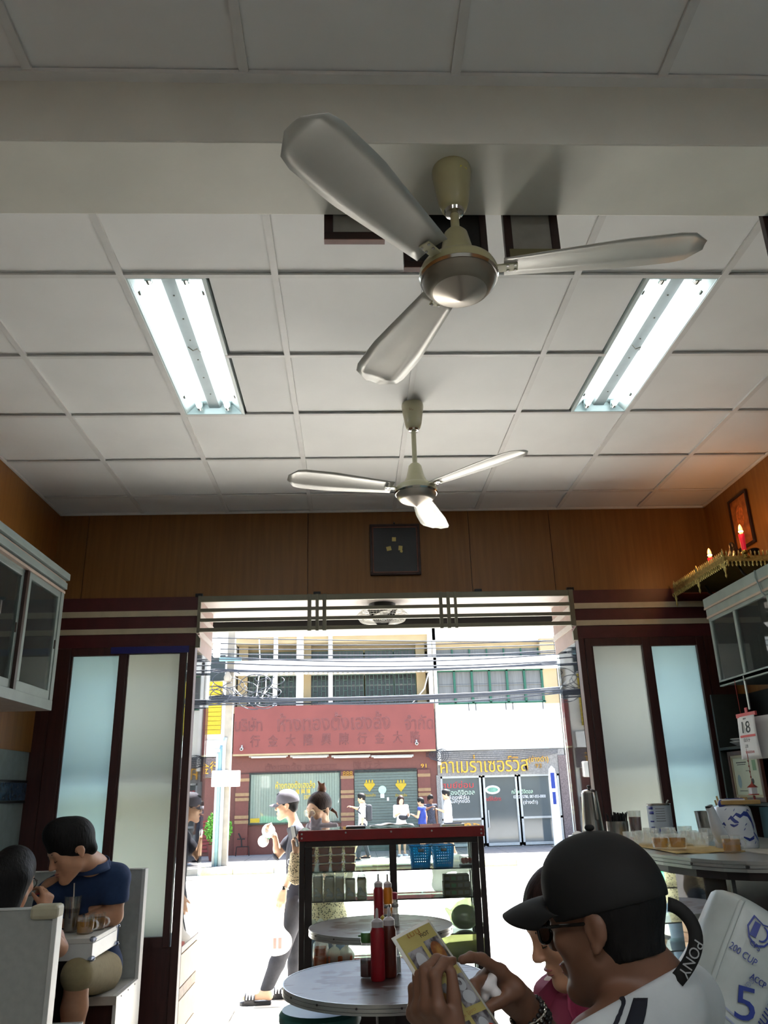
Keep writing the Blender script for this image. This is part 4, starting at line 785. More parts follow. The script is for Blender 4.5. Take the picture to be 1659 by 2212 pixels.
# ================================================================== ROUND TABLES
tt = M('stone_top', '#66676a', .32, var=0, col2='#7b7c7e', scale=3, detail=6, spec=.2)
nt = tt.node_tree; b = nt.nodes['Principled BSDF']; old = b.inputs['Base Color'].links[0].from_socket
tc = nt.nodes.new('ShaderNodeTexCoord'); mp = nt.nodes.new('ShaderNodeMapping'); mp.inputs['Scale'].default_value = (7, 16, 8); nz = nt.nodes.new('ShaderNodeTexNoise'); nz.inputs['Scale'].default_value = 1.; nz.inputs['Detail'].default_value = 5; nz.inputs['Distortion'].default_value = .6
gr_ = nt.nodes.new('ShaderNodeTexGradient'); gr_.gradient_type = 'SPHERICAL'; mp2 = nt.nodes.new('ShaderNodeMapping'); mp2.inputs['Scale'].default_value = (3.0, 3.0, 0); nt.links.new(tc.outputs['Object'], mp.inputs[0]); nt.links.new(tc.outputs['Object'], mp2.inputs[0]); nt.links.new(mp.outputs[0], nz.inputs[0]); nt.links.new(mp2.outputs[0], gr_.inputs[0])
ml = nt.nodes.new('ShaderNodeMath'); ml.operation = 'MULTIPLY_ADD'; ml.inputs[1].default_value = .30; ml.inputs[2].default_value = -.02; nt.links.new(gr_.outputs['Fac'], ml.inputs[0]); ad = nt.nodes.new('ShaderNodeMath'); ad.operation = 'ADD'; nt.links.new(ml.outputs[0], ad.inputs[0]); nt.links.new(nz.outputs['Fac'], ad.inputs[1])
cr = nt.nodes.new('ShaderNodeValToRGB'); cr.color_ramp.elements[0].position = .565; cr.color_ramp.elements[1].position = .62; nt.links.new(ad.outputs[0], cr.inputs[0])
mx = nt.nodes.new('ShaderNodeMix'); mx.data_type = 'RGBA'; mx.inputs[7].default_value = (*lin('#4a3835'), 1); nt.links.new(cr.outputs[0], mx.inputs[0]); nt.links.new(old, mx.inputs[6]); nt.links.new(mx.outputs[2], b.inputs['Base Color'])
def round_table(label, x, y, r=.408):
    t = thing('round_table', label, 'table', (x, y, 0), 'round marble-patterned tables'); z = .75
    MB().lathe([(0, z-.024), (r-.004, z-.024), (r-.004, z), (0, z)], n=64).build('table_top', 'stone_top', t, w=False, smooth=True)
    for z0, z1 in ((z-.011, z+.0015), (z-.024, z-.0125), (z-.034, z-.0255)): MB().lathe([(r-.004, z0), (r+.001, z0), (r+.001, z1), (r-.004, z1), (r-.004, z0)], n=64).build('edge_band', 'alu_edge', t, w=False, smooth=True)
    for k in range(16):
        a = 2*PI*k/16+.1; MB().cyl((r*math.cos(a), r*math.sin(a), z-.012), ((r+.003)*math.cos(a), (r+.003)*math.sin(a), z-.012), .004, n=8).build('screw', 'steel_dark', t, w=False)
    MB().box((0, 0, (z-.03)/2), (.07, .07, z-.03)).build('pedestal', 'black_wood', t, w=False, bev=.004); MB().lathe([(0, z-.045), (.16, z-.045), (.16, z-.030), (0, z-.030)], n=20).build('under_plate', 'black_wood', t, w=False)
    for k in range(4): a = PI/4+PI/2*k; MB().bar((0, 0, .03), (.28*math.cos(a), .28*math.sin(a), .02), .05, .04).build('foot', 'black_wood', t, w=False, bev=.004)
    return t
round_table('round patterned table with sauce bottles, nearest the viewer', .115, 3.56); round_table('round patterned table standing right in front of the display case', .137, 4.89, .40)
M('seat_teal', '#2c6660', .4, var=.06); M('chrome_leg', '#8a8680', .2, metal=1., var=.02)
def stool(label, x, y, rz=0):
    t = thing('stool', label, 'stool', (x, y, 0), 'teal stools with chromed legs'); t.rotation_euler = (0, 0, rz)
    MB().lathe([(0, .52), (.13, .52), (.16, .535), (.172, .565), (.172, .59), (.16, .605), (0, .612)], n=32).build('seat', 'seat_teal', t, w=False, smooth=True)
    MB().lathe([(.150, .515), (.166, .515), (.166, .528), (.150, .528), (.150, .515)], n=32).build('seat_rim', 'chrome_leg', t, w=False, smooth=True)
    for k in range(4):
        a = PI/4+PI/2*k; c, s = math.cos(a), math.sin(a); MB().tube([(.10*c, .10*s, .515), (.15*c, .15*s, .48), (.165*c, .165*s, .40), (.21*c, .21*s, 0)], .011, 10).build('leg', 'chrome_leg', t, w=False, smooth='all')
    MB().torus((0, 0, .2), .186, .007, None, 32, 6).build('foot_ring', 'chrome_leg', t, w=False, smooth='all'); return t
stool('teal stool with chromed legs under the near table, on its left', -.155, 3.80, .3); stool('teal stool with chromed legs under the near table, on its right', .40, 3.86, .1); 
# ---- sauce bottles
M('red_plastic', '#8c1620', .3, var=.06); M('brown_sauce', '#4d1a0e', .3, var=.1); M('orange_plastic', '#c9781a', .3, var=.05, trans=.15); M('cap_white', '#a9a3a4', .4, var=.03); M('cap_green', '#3f6b36', .4); M('cap_pink', '#8f2c46', .35); M('pepper', '#6a675f', .8, var=.25, scale=90); M('salt', '#a9acac', .8, var=.1, scale=90); M('yellow_plastic', '#b8962a', .4)
def squeeze(label, loc, body, h=.185, r=.028, cap='cap_white'):
    t = thing('sauce_bottle', label, 'sauce bottle', loc, 'squeeze sauce bottles')
    MB().lathe([(0, 0), (r*.92, 0), (r, .006), (r, h*.3), (r*.97, h*.34), (r, h*.38), (r, h*.9), (r*.82, h*.965), (r*.78, h), (0, h)], n=24).build('body', body, t, w=False, smooth=True)
    c = MB().lathe([(r*.84, h-.002), (r*.84, h+.018), (r*.6, h+.025), (r*.22, h+.030), (r*.18, h+.062), (r*.08, h+.066), (0, h+.066)], n=20).build('nozzle_cap', cap, t, w=False, smooth=True); return t
def shaker(label, loc, fill, cap, capm, h=.10, r=.024, cr=.018):
    t = thing('shaker', label, 'shaker', loc); MB().lathe([(0, 0), (r, 0), (r*1.02, .004), (r*.95, h*.7), (r*.7, h*.86), (r*.7, h)], n=20).build('glass', 'glass_cup', t, w=False, smooth=True); MB().lathe([(0, .004), (r*.9, .004), (r*.86, h*.62), (0, h*.62)], n=20).build('contents', fill, t, w=False, smooth=True)
    c = MB().lathe([(cr, h-.004), (cr*1.1, h), (cr*1.1, h+cap), (cr*.9, h+cap+.004), (0, h+cap+.005)], n=20).build('lid', capm, t, w=False, smooth=True); return t
def tabpos(px, py): q = P(px, py, z=.751); return V(q.x, q.y, .7515)
q = tabpos(817, 2118); squeeze('red sauce bottle with a pale nozzle on the near table', q, 'red_plastic', .19, .0285)
squeeze('brown sauce bottle with a white nozzle beside the red one on the near table', tabpos(843, 2112)+V(0, .012, 0), 'brown_sauce', .188, .0285)
t = thing('soy_sauce_bottle', 'clear soy sauce bottle with a green screw cap on the near table', 'sauce bottle', tabpos(793, 2112)); MB().lathe([(0, 0), (.026, 0), (.028, .005), (.0275, .10), (.021, .115), (.020, .13)], n=24).build('glass', 'glass_cup', t, w=False, smooth=True); MB().lathe([(0, .005), (.0255, .005), (.0255, .065), (0, .065)], n=24).build('soy_sauce', 'cola', t, w=False, smooth=True); MB().lathe([(.023, .126), (.024, .13), (.024, .158), (.021, .162), (0, .162)], n=20).build('cap', 'cap_green', t, w=False, smooth=True); MB().tube([(-.02, 0, .150), (-.034, -.004, .150)], .004, 6).build('spout', 'cap_green', t, w=False)
shaker('clear shaker with a steel lid half behind the brown bottle on the near table', tabpos(857, 2108)+V(0.002, .045, 0), 'salt', .012, 'chrome', .10, .02, .016)
q = tabpos(819, 1998); squeeze('red sauce bottle with a pale nozzle on the far table', q, 'red_plastic', .195, .029); squeeze('orange squeeze bottle behind the red one on the far table', q+V(.055, .07, 0), 'orange_plastic', .185, .028)
shaker('pepper shaker with a steel lid on the far table', tabpos(838, 2001), 'pepper', .012, 'chrome', .095, .022, .019); shaker('glass shaker of white powder with a steel lid on the far table', tabpos(855, 2001)+V(0, -.005, 0), 'salt', .012, 'chrome', .10, .022, .018); shaker('salt shaker with a pink lid behind the steel-lidded ones on the far table', tabpos(852, 1990)+V(0, .03, 0), 'salt', .028, 'cap_pink', .115, .022, .022)
MB_ = MB().lathe([(0, 0), (.018, 0), (.018, .11), (.008, .13), (0, .14)], tabpos(826, 1992)+V(.01, .06, 0), 16).build('mustard_bottle', 'yellow_plastic', None, smooth=True); tag(MB_, 'slim yellow mustard bottle behind the red one on the far table', 'sauce bottle'); MB_ = MB().lathe([(0, 0), (.018, 0), (.018, .15), (.008, .185), (.010, .20), (0, .21)], tabpos(824, 2105)+V(.012, .06, 0), 16).build('mustard_bottle', 'yellow_plastic', None, smooth=True); tag(MB_, 'slim yellow mustard bottle behind the bottles on the near table', 'sauce bottle')
# ================================================================== DISPLAY CASE IN THE DOORWAY
M('rail_red', '#7d1418', .3, var=.05); M('case_frame', '#221817', .35, var=.1); mix_mat('tub_orange', [('Diffuse', '#dc7040', None, .6), ('Translucent', '#e87a40', None, .4)]); pane('tub_clear', '#f7f2ee', .6, .12); M('tub_lid', '#d8bdb2', .4, var=.03)
mix_mat('bag_clear', [('Transparent', '#ffffff', None, .55), ('Translucent', '#ffffff', None, .25), ('Glossy', '#ffffff', .15, .20)]); mix_mat('bag_white', [('Translucent', '#f4f0e8', None, .45), ('Diffuse', '#e6e2d8', None, .25), ('Transparent', '#ffffff', None, .22), ('Glossy', '#ffffff', .25, .08)])
mix_mat('bag_green', [('Translucent', '#dfe6c2', None, .4), ('Transparent', '#eef2d8', None, .45), ('Glossy', '#ffffff', .2, .15)]); mix_mat('bag_yellow', [('Translucent', '#d9d79a', None, .4), ('Transparent', '#f2f0c8', None, .35), ('Diffuse', '#b4b06a', None, .15), ('Glossy', '#ffffff', .2, .10)])
CX0, CX1, CY0, CY1, CZT = -.360, .838, 5.50, 5.96, 1.228
cs = thing('display_case', 'dark-framed glass display case with a red top rail, standing in the doorway', 'display case', (.24, 5.73, -.2))
bx(cs, 'top_rail', (CX0-.008, CY0-.012, 1.163), (CX1+.008, CY0+.012, CZT), 'rail_red', bev=.003); bx(cs, 'top_rail', (CX0-.008, CY0+.012, 1.163), (CX0+.014, CY1, CZT), 'rail_red'); bx(cs, 'top_rail', (CX1-.014, CY0+.012, 1.163), (CX1+.008, CY1, CZT), 'rail_red'); bx(cs, 'top_board', (CX0, CY0, CZT-.012), (CX1, CY1, CZT+.002), 'glass_green')
for x, z in ((CX0+.016, 1.208), (CX0+.016, 1.183), (-.06, 1.210), (.235, 1.208), (.50, 1.206), (CX1-.014, 1.205), (CX1-.014, 1.182)):
    MB().cyl((x, CY0-.016, z), (x, CY0-.010, z), .006, n=10).build('rail_screw', 'alu_edge', cs)
for x0, x1 in ((CX0, CX0+.034), (CX1-.034, CX1)):
    bx(cs, 'corner_post', (x0, CY0, -.2), (x1, CY0+.03, 1.163), 'case_frame', bev=.003); bx(cs, 'corner_post', (x0, CY1-.03, -.2), (x1, CY1, 1.163), 'case_frame', bev=.003)
for (x0, x1, y) in ((CX0+.036, .266, CY0+.006), (.221, CX1-.036, CY0+.022)):
    dd = bx(cs, 'sliding_door', (x0+.03, y+.004, .30), (x1-.03, y+.008, 1.13), 'glass_clear')
    for a, b in (((x0, .25), (x1, .30)), ((x0, 1.128), (x1, 1.163)), ((x0, .30), (x0+.046 if x0 < 0 else x0+.045, 1.128)), ((x1-.045, .30), (x1, 1.128))): MB().bb((a[0], y, a[1]), (b[0], y+.014, b[1])).build('door_frame', 'case_frame', dd, bev=.002)
bx(cs, 'side_pane', (CX0+.012, CY0+.03, .25), (CX0+.016, CY1-.03, 1.163), 'glass_clear'); bx(cs, 'side_pane', (CX1-.016, CY0+.03, .25), (CX1-.012, CY1-.03, 1.163), 'glass_clear'); bx(cs, 'street_pane', (CX0+.034, CY1-.01, .25), (CX1-.034, CY1-.006, 1.163), 'glass_clear')
bx(cs, 'base', (CX0+.002, CY0+.004, -.2), (CX1-.002, CY1-.002, .25), 'case_frame')
SZ = [.978, .806, .598, .435]
for z in SZ: bx(cs, 'glass_shelf', (CX0+.02, CY0+.04, z-.008), (CX1-.02, CY1-.02, z), 'glass_green')
bx(cs, 'inner_post', (CX1-.05, CY1-.04, .25), (CX1-.038, CY1-.03, 1.163), 'alu')
# tubs of orange paste: four columns, three high
tub = thing('food_tub', 'x', 'tub', (0, 0, 0))
def trap(w0, d0, w1, d1, z0, z1): return MB().add([(-w0, -d0, z0), (w0, -d0, z0), (w0, d0, z0), (-w0, d0, z0), (-w1, -d1, z1), (w1, -d1, z1), (w1, d1, z1), (-w1, d1, z1)], [(0, 3, 2, 1), (4, 5, 6, 7), (0, 1, 5, 4), (1, 2, 6, 5), (2, 3, 7, 6), (3, 0, 4, 7)])
trap(.0295, .042, .033, .046, .001, .034).build('contents', 'tub_orange', tub, w=False, bev=.004); trap(.0305, .043, .0365, .050, .0, .046).build('tub_wall', 'tub_clear', tub, w=False, bev=.003); MB().box((0, 0, .0475), (.078, .106, .003)).build('lid', 'tub_lid', tub, w=False)
rown = ['bottom', 'middle', 'top']; coln = ['first', 'second', 'third', 'fourth']
for c, px in enumerate((668, 700, 728, 756)):
    for r in range(3):
        q = P(px, 1860, y=5.60); o = dup(tub, (max(q.x, CX0+.062), 5.61, SZ[0]+.0505*r), 0, '%s tub of orange paste in the %s stack from the left post of the case' % (rown[r], coln[c]), 'stacked tubs of orange paste')
for ch in list(tub.children): bpy.data.objects.remove(ch)
bpy.data.objects.remove(tub)
# blue baskets
mix_mat('blue_basket', [('Diffuse', '#1380b8', None, .5), ('Translucent', '#1b93d0', None, .45), ('Glossy', '#ffffff', .3, .05)])
def perforated(w0, w1, h, nx, ny, hole=.30, slot=None):
    mb = MB(); n = 8
    for j in range(ny):
        for i in range(nx):
            def T(u, v): ww = w0+(w1-w0)*v; return V((u-.5)*ww, 0, v*h)
            u0, u1, v0, v1 = i/nx, (i+1)/nx, j/ny, (j+1)/ny; cu, cv = (u0+u1)/2, (v0+v1)/2
            if slot and slot(i, j): mb.add([T(u0, v0), T(u1, v0), T(u1, v1), T(u0, v1)], [(0, 1, 2, 3)]); continue
            sq = [(1, 0), (1, 1), (0, 1), (-1, 1), (-1, 0), (-1, -1), (0, -1), (1, -1)]
            out = [T(cu+a*(u1-u0)/2, cv+b*(v1-v0)/2) for a, b in sq]; inn = [T(cu+hole*(u1-u0)*math.cos(PI/4*k), cv+hole*(v1-v0)*math.sin(PI/4*k)) for k in range(8)]
            mb.add(out+inn, [(k, (k+1) % 8, 8+(k+1) % 8, 8+k) for k in range(8)])
    return mb
def basket(label, x, y):
    t = thing('basket', label, 'basket', (x, y, SZ[0]), 'blue perforated baskets'); w0, w1, h, d0, d1 = .115, .140, .13, .14, .165
    tilt = math.atan((d1-d0)/2/h)
    for s in (-1, 1):
        o = perforated(w0, w1, h, 9, 8, .27, lambda i, j: j == 0 or i in (0, 8) or (j == 6 and 3 <= i <= 5)).build('long_side', 'blue_basket', t, w=False); o.location = (0, s*d0/2, 0); o.rotation_euler = (-s*tilt, 0, 0)
        MB().tube([V(-.018, 0, .105), V(.018, 0, .105)], .010, 8).build('grip_slot', 'cap_white', o, w=False, smooth='all')
        o = perforated(d0, d1, h, 9, 8, .27, lambda i, j: j == 0 or i in (0, 8)).build('short_side', 'blue_basket', t, w=False); o.location = (s*w0/2, 0, 0); o.rotation_euler = (0, s*tilt, PI/2); o.rotation_euler = Euler((-s*tilt, 0, PI/2*-s)).to_matrix().to_euler()
        o.rotation_euler = (Matrix.Rotation(s*tilt, 3, 'Y') @ Matrix.Rotation(PI/2, 3, 'Z')).to_euler()
    MB().box((0, 0, .002), (w0, d0, .004)).build('bottom', 'blue_basket', t, w=False)
    for s in (-1, 1): MB().box((0, s*d1/2, h), (w1+.012, .010, .006)).build('rim', 'blue_basket', t, w=False, bev=.002); MB().box((s*w1/2, 0, h), (.010, d1, .006)).build('rim', 'blue_basket', t, w=False, bev=.002)
    return t
q = P(908, 1866, y=5.62); basket('blue perforated basket on the top shelf, next to the middle post of the case', q.x+.004, 5.66); q = P(951, 1866, y=5.62); basket('blue perforated basket on the top shelf, beside the tub of red fruit', q.x+.024, 5.67)
t = thing('fruit_tub', 'clear tub of red fruit at the right end of the top shelf', 'tub', (P(1007, 1850, y=5.63).x, 5.63, SZ[0])); trap(.036, .045, .042, .052, .0, .055).build('tub_wall', 'tub_clear', t, w=False, bev=.003)
for k in range(9): MB().ell((-.022+.022*(k % 3), -.026+.024*(k//3), .030+.006*(k % 2)), .015, n=10, m=8).build('red_fruit', M('red_fruit', '#a3201c', .3), t, w=False, smooth=True)
MB().box((0, 0, .003), (.085, .105, .012)).build('dark_tray', 'black', t, w=False)
# bread loaves in clear bags
mix_mat('bread', [('Diffuse', '#b8a480', None, .7), ('Translucent', '#c0a878', None, .3)]); M('crust', '#4f3a22', .8, var=.15)
for k, (px, w, h, pk) in enumerate(((686, .068, .135, .10), (712, .066, .135, .075), (734, .062, .130, .09), (757, .070, .118, .06), (782, .066, .122, .05))):
    q = P(px, 1945, y=5.60); names = ['first', 'second', 'third', 'fourth', 'fifth']
    t = thing('bread_loaf', 'bagged sandwich loaf, %s from the left on the second shelf' % names[k], 'bread', (max(q.x, CX0+.075), 5.64, SZ[1]), 'bagged loaves of bread in the case'); lf = MB().box((0, 0, h/2+.001), (w-.008, .10, h-.004)).build('loaf', 'bread', t, w=False, bev=.008); MB().box((0, 0, h-.003), (w-.012, .092, .006)).build('crust', 'crust', lf, w=False, bev=.003)
    W = w/2-.001; rs = random.Random(k)
    def bag(u, v):
        a = 2*PI*u; sq = lambda x: math.copysign(min(1, abs(x)*1.35), x); f_ = 1 if v < .6 else max(.05, 1-((v-.6)/.4)**1.3)
        return V(W*sq(math.cos(a))*f_+.002*math.sin(9*a+5*v), .053*sq(math.sin(a))*f_, .001+v*(h+pk)+.003*math.sin(6*a+k)*(v > .5))
    MB().grid(bag, 28, 14).build('bag', 'bag_clear', t, w=False, smooth='all')
    f = SDF((-.03, -.075, .0), (.03, -.03, .08), .0035); f.cap((0, -.053, .045), (.012, -.066, .03), .008, .014, k=.006).cap((0, -.053, .045), (-.010, -.064, .06), .006, .012, k=.006).cap((.002, -.055, .045), (-.012, -.066, .03), .006, .010, k=.006)
    f.build('bag_knot', 'bag_clear', t, w=False)
# carrier bag with three patterned boxes
t = thing('carrier_bag', 'white carrier bag slumped behind a stack of patterned boxes', 'bag', (.62, 5.72, SZ[1])); xa, xb = P(952, 1900, y=5.6).x, P(1012, 1900, y=5.6).x
f = SDF((xa-.09, 5.55, SZ[1]+.002), (xb+.08, 5.92, SZ[1]+.26), .006); f.cap((xa+.0, 5.78, SZ[1]+.05), (xa+.01, 5.76, SZ[1]+.14), .045, .04, k=.03).cap((xa, 5.78, SZ[1]+.16), (xb-.01, 5.76, SZ[1]+.17), .035, .04, k=.04).cap((xb-.02, 5.76, SZ[1]+.17), (xb+.03, 5.74, SZ[1]+.15), .035, .015, k=.02).cap((xa+.05, 5.78, SZ[1]+.18), (xb-.04, 5.78, SZ[1]+.205), .022, .03, k=.03).cap((xb-.03, 5.80, SZ[1]+.05), (xb, 5.80, SZ[1]+.15), .04, .04, k=.03)
f.clip((0, 0, SZ[1]+.004), (0, 0, -1)); f.build('bag_skin', 'bag_white', t)
M('box_olive', '#5e5844', .6, var=.1); M('box_label', '#6e6f6a', .6)
for k in range(3):
    o = thing('patterned_box', '%s box of the stack in the carrier bag on the second shelf' % rown[k], 'carton', ((xa+xb)/2+.012, 5.63, SZ[1]+.001+.042*k), 'small stacked cartons'); MB().box((0, 0, .0205), (.172-.006*(k == 2), .10, .040)).build('carton_body', 'box_olive', o, w=False, bev=.002)
    for j in range(4): MB().box((-.063+.042*j, -.0508, .020), (.030, .001, .022)).build('printed_panel', 'box_label' if j != 1 else M('box_green', '#4d7a52', .6), o, w=False)
# greens and other bags
M('cabbage', '#4d6147', .7, var=.25, scale=14, bump=.4)
t = thing('cabbage_bag', 'clear green-tinted bag of cabbage knotted at the top, right side of the third shelf', 'bag', (.70, 5.66, SZ[2])); c0 = P(1006, 1998, y=5.62); cx = min(c0.x, CX1-.13)
f = SDF((cx-.12, 5.53, SZ[2]), (cx+.12, 5.80, SZ[2]+.17), .006); f.ell((cx, 5.67, SZ[2]+.075), (.085, .085, .072), k=.01); f.build('cabbage_head', 'cabbage', t)
f = SDF((cx-.17, 5.52, SZ[2]), (cx+.14, 5.82, SZ[2]+.22), .006); f.ell((cx, 5.67, SZ[2]+.08), (.098, .098, .08), k=.02).cap((cx, 5.67, SZ[2]+.13), (cx+.04, 5.66, SZ[2]+.19), .05, .012, k=.03).cap((cx-.07, 5.64, SZ[2]+.08), (cx-.12, 5.62, SZ[2]+.13), .025, .012, k=.02).clip((0, 0, SZ[2]+.002), (0, 0, -1)); f.build('bag_skin', 'bag_green', t)
t = thing('bun_bag', 'clear bag of round white buns on the third shelf near the left post', 'bag', (-.2, 5.66, SZ[2]))
for k, px in enumerate((676, 692, 712, 728)):
    q = P(px, 1988, y=5.62); x = max(q.x, CX0+.07); MB().ell((x, 5.64+.02*(k % 2), SZ[2]+.035), (.034, .034, .033)).build('bun', 'bread', t, smooth=True)
    MB().lathe([(.034, .02), (.036, .05), (.026, .075), (.006, .092), (0, .094)], (x, 5.64+.02*(k % 2), SZ[2]+.002), 14).build('bag_skin', 'bag_white', t, smooth='all')
t = thing('tub_bag', 'tall clear bag holding two orange tubs on the bottom shelf', 'bag', (P(692, 2080, y=5.6).x, 5.62, SZ[3])); trap(.036, .04, .04, .045, .002, .05).build('tub', 'tub_orange', t, w=False, bev=.004); trap(.030, .04, .034, .045, .056, .10).build('tub', 'tub_orange', t, w=False, bev=.004)
MB().lathe([(.050, .001), (.053, .06), (.048, .12), (.02, .15), (.008, .16), (.018, .175), (0, .176)], n=18, sy=1.05).build('bag_skin', 'bag_clear', t, w=False, smooth='all')
for k, px in enumerate((722, 748)):
    t = thing('paste_tub', 'orange tub in a knotted clear bag on the bottom shelf, ' + ('left one' if k == 0 else 'right one'), 'tub', (P(px, 2075, y=5.62).x, 5.64, SZ[3]), 'bagged tubs on the bottom shelf'); trap(.036, .042, .040, .046, .002, .05).build('contents', 'tub_orange', t, w=False, bev=.006); MB().lathe([(.050, .001), (.052, .055), (.03, .085), (.008, .10), (.016, .115), (0, .116)], n=16).build('bag_skin', 'bag_white', t, w=False, smooth='all')
t = thing('vegetable_bag', 'yellowish bag of vegetables filling the right of the bottom shelf', 'bag', (.70, 5.68, SZ[3])); xa = P(975, 2060, y=5.6).x; xb = CX1-.07
f = SDF((xa-.08, 5.54, SZ[3]), (xb+.08, 5.88, SZ[3]+.16), .006); f.cap((xa, 5.68, SZ[3]+.06), (xb, 5.70, SZ[3]+.06), .065, .065, k=.03).cap((xa-.01, 5.66, SZ[3]+.09), (xa-.05, 5.64, SZ[3]+.13), .03, .012, k=.02).cap((xa+.04, 5.68, SZ[3]+.11), (xb, 5.70, SZ[3]+.12), .03, .03, k=.03).clip((0, 0, SZ[3]+.003), (0, 0, -1)); f.build('bag_skin', 'bag_yellow', t)
f = SDF((xa-.06, 5.56, SZ[3]), (xb+.06, 5.86, SZ[3]+.12), .007); f.cap((xa+.0, 5.68, SZ[3]+.045), (xb, 5.70, SZ[3]+.045), .045, .05, k=.03); f.build('greens', M('olive_greens', '#79823c', .7, var=.3, scale=20), t)
# on top of the case
ZK = CZT+.003
t = thing('notebook', 'thin dark notebook with papers lying on the display case', 'notebook', (P(768, 1781, y=5.62).x, 5.62, ZK)); MB().box((0, 0, .004), (.13, .09, .008)).build('cover', 'black', t, w=False); MB().box((0, .005, .011), (.12, .08, .006), rot('Z', 4)).build('pages', 'paper', t, w=False)
o = MB().grid(lambda u, v: V(P(798, 1780, y=5.7).x+.30*u, 5.60+.22*v, ZK+.006+.016*math.sin(PI*u)*(.6+.4*math.sin(5*v))+.004*math.sin(17*u+4*v)), 20, 10).build('newspaper', 'paper', None, smooth='all', solid=.002); tag(o, 'rumpled white newspaper lying on top of the display case', 'newspaper')
t = thing('pen_tray', 'flat steel tray with pens on the right end of the display case top', 'tray', (P(985, 1777, y=5.65).x-.02, 5.66, ZK)); MB().box((0, 0, .004), (.15, .08, .006)).build('tray_plate', 'alu', t, w=False, bev=.002); MB().cyl((-.06, 0, .010), (.06, .01, .010), .004, n=8).build('pen', 'black', t, w=False); MB().cyl((-.05, -.02, .010), (.05, -.015, .010), .0035, n=8).build('pen', 'box_blue', t, w=False)
# ---- wrapped sleeve of cups standing at the right edge
M('pack_plastic', '#aeb6b4', .35, var=.06, scale=14, bump=.5); M('pack_blue', '#2a3a86', .45, var=.05); M('pack_faint', '#8f98b2', .5)
pk0, pk1 = D(1512, 2255, 1.62), D(1640, 1962, 1.72); ax = (pk1-pk0).normalized(); pkL = (pk1-pk0).length; vv = ray(1565, 2080).normalized(); sx_ = ax.cross(vv).normalized(); sx_ = sx_ if sx_.dot(CR) > 0 else -sx_; fz = sx_.cross(ax); fz = fz if fz.dot(vv) < 0 else -fz
pk = thing('cup_pack', 'large crinkled plastic pack of cups printed in blue, leaning at the right edge', 'package', pk0)
def pkp(a, t, off=0.):                    # a: angle around, 0 faces the viewer; t: 0..1 along
    r = .098*(1-.02*math.sin(7*t+2*a)+.018*math.sin(13*t-3*a)+.02*math.sin(3*a+4*t)); e = t; k = 1.
    if t > .90: k = math.sqrt(max(.0, 1-((t-.90)/.10)**2))*.93+.07
    return pk0+ax*(pkL*t*1.0)+(sx_*math.sin(a)+fz*math.cos(a))*(r*k+off)
MB().grid(lambda u, v: pkp(2*PI*u, v), 56, 44).build('wrapper', 'pack_plastic', pk, smooth='all')
MB().grid(lambda u, v: pkp(-.25+.10*u-.15*v, .02+.92*v, .003), 3, 30).build('seam', 'pack_plastic', pk, smooth='all', solid=.002)
def ptext(nm, body, a, t, w, h, mat, rotq=0):
    c = pkp(a, t, .004); e1 = (pkp(a+.1, t, .004)-pkp(a-.1, t, .004)).normalized(); e2 = ax; n_ = e1.cross(e2); Rq = Matrix.Rotation(math.radians(rotq), 3, n_); return text(nm, body, c, Rq @ e1, Rq @ e2, w, h, mat, pk, .0012)
ptext('grade_number', '5', .42, .36, .040, .060, 'pack_blue', 20); ptext('grade_text', 'แบบเบอร์ 5', .92, .42, .115, .032, 'pack_blue', 82); ptext('count_text', '200 CUP', .05, .62, .055, .014, 'pack_blue', -4); ptext('grade_small', 'เบอร์', .32, .47, .03, .012, 'pack_faint', 70); ptext('count_text', 'ACCP', .48, .53, .036, .012, 'pack_blue', 0)
for k in range(5): MB().grid(lambda u, v: pkp(-.75+1.15*u, .30-.045*k-.05*u+.012*v, .0025), 12, 1).build('printed_line', 'pack_faint', pk, smooth='all')
sh_ = [(-.022, .026), (.0, .019), (.022, .026), (.026, .0), (.016, -.02), (0, -.03), (-.016, -.02), (-.026, 0)]; c = (.18, .80)
def pp(x, y, off): return pkp(c[0]+x/.098, c[1]+y/pkL, off)
MB().add([pp(x, y, .004) for x, y in sh_]+[pp(x*.86, y*.86, .004) for x, y in sh_], [(i, (i+1) % 8, 8+(i+1) % 8, 8+i) for i in range(8)]).build('shield_outline', 'pack_blue', pk); MB().grid(lambda u, v: pp(-.016+.012*u, -.014+.030*v, .004), 2, 4).build('shield_bar', 'pack_blue', pk)
MB().add([pp((.011+.004*s)*math.cos(a)*.9+.003, (.013+.003*s)*math.sin(a), .004) for s in (0, 1) for a in [(-1.6+3.2*i/12) for i in range(13)]], [(i, i+1, 14+i, 13+i) for i in range(12)]).build('shield_arc', 'pack_blue', pk); ptext('brand_text', 'CFS', .18, .71, .022, .010, 'pack_blue', -10)
carton(pk0.x+.16, pk0.y-.02, 0, .26, .26, .86, 'box_brown', 'tall brown carton the plastic cup pack leans on', rz=10)
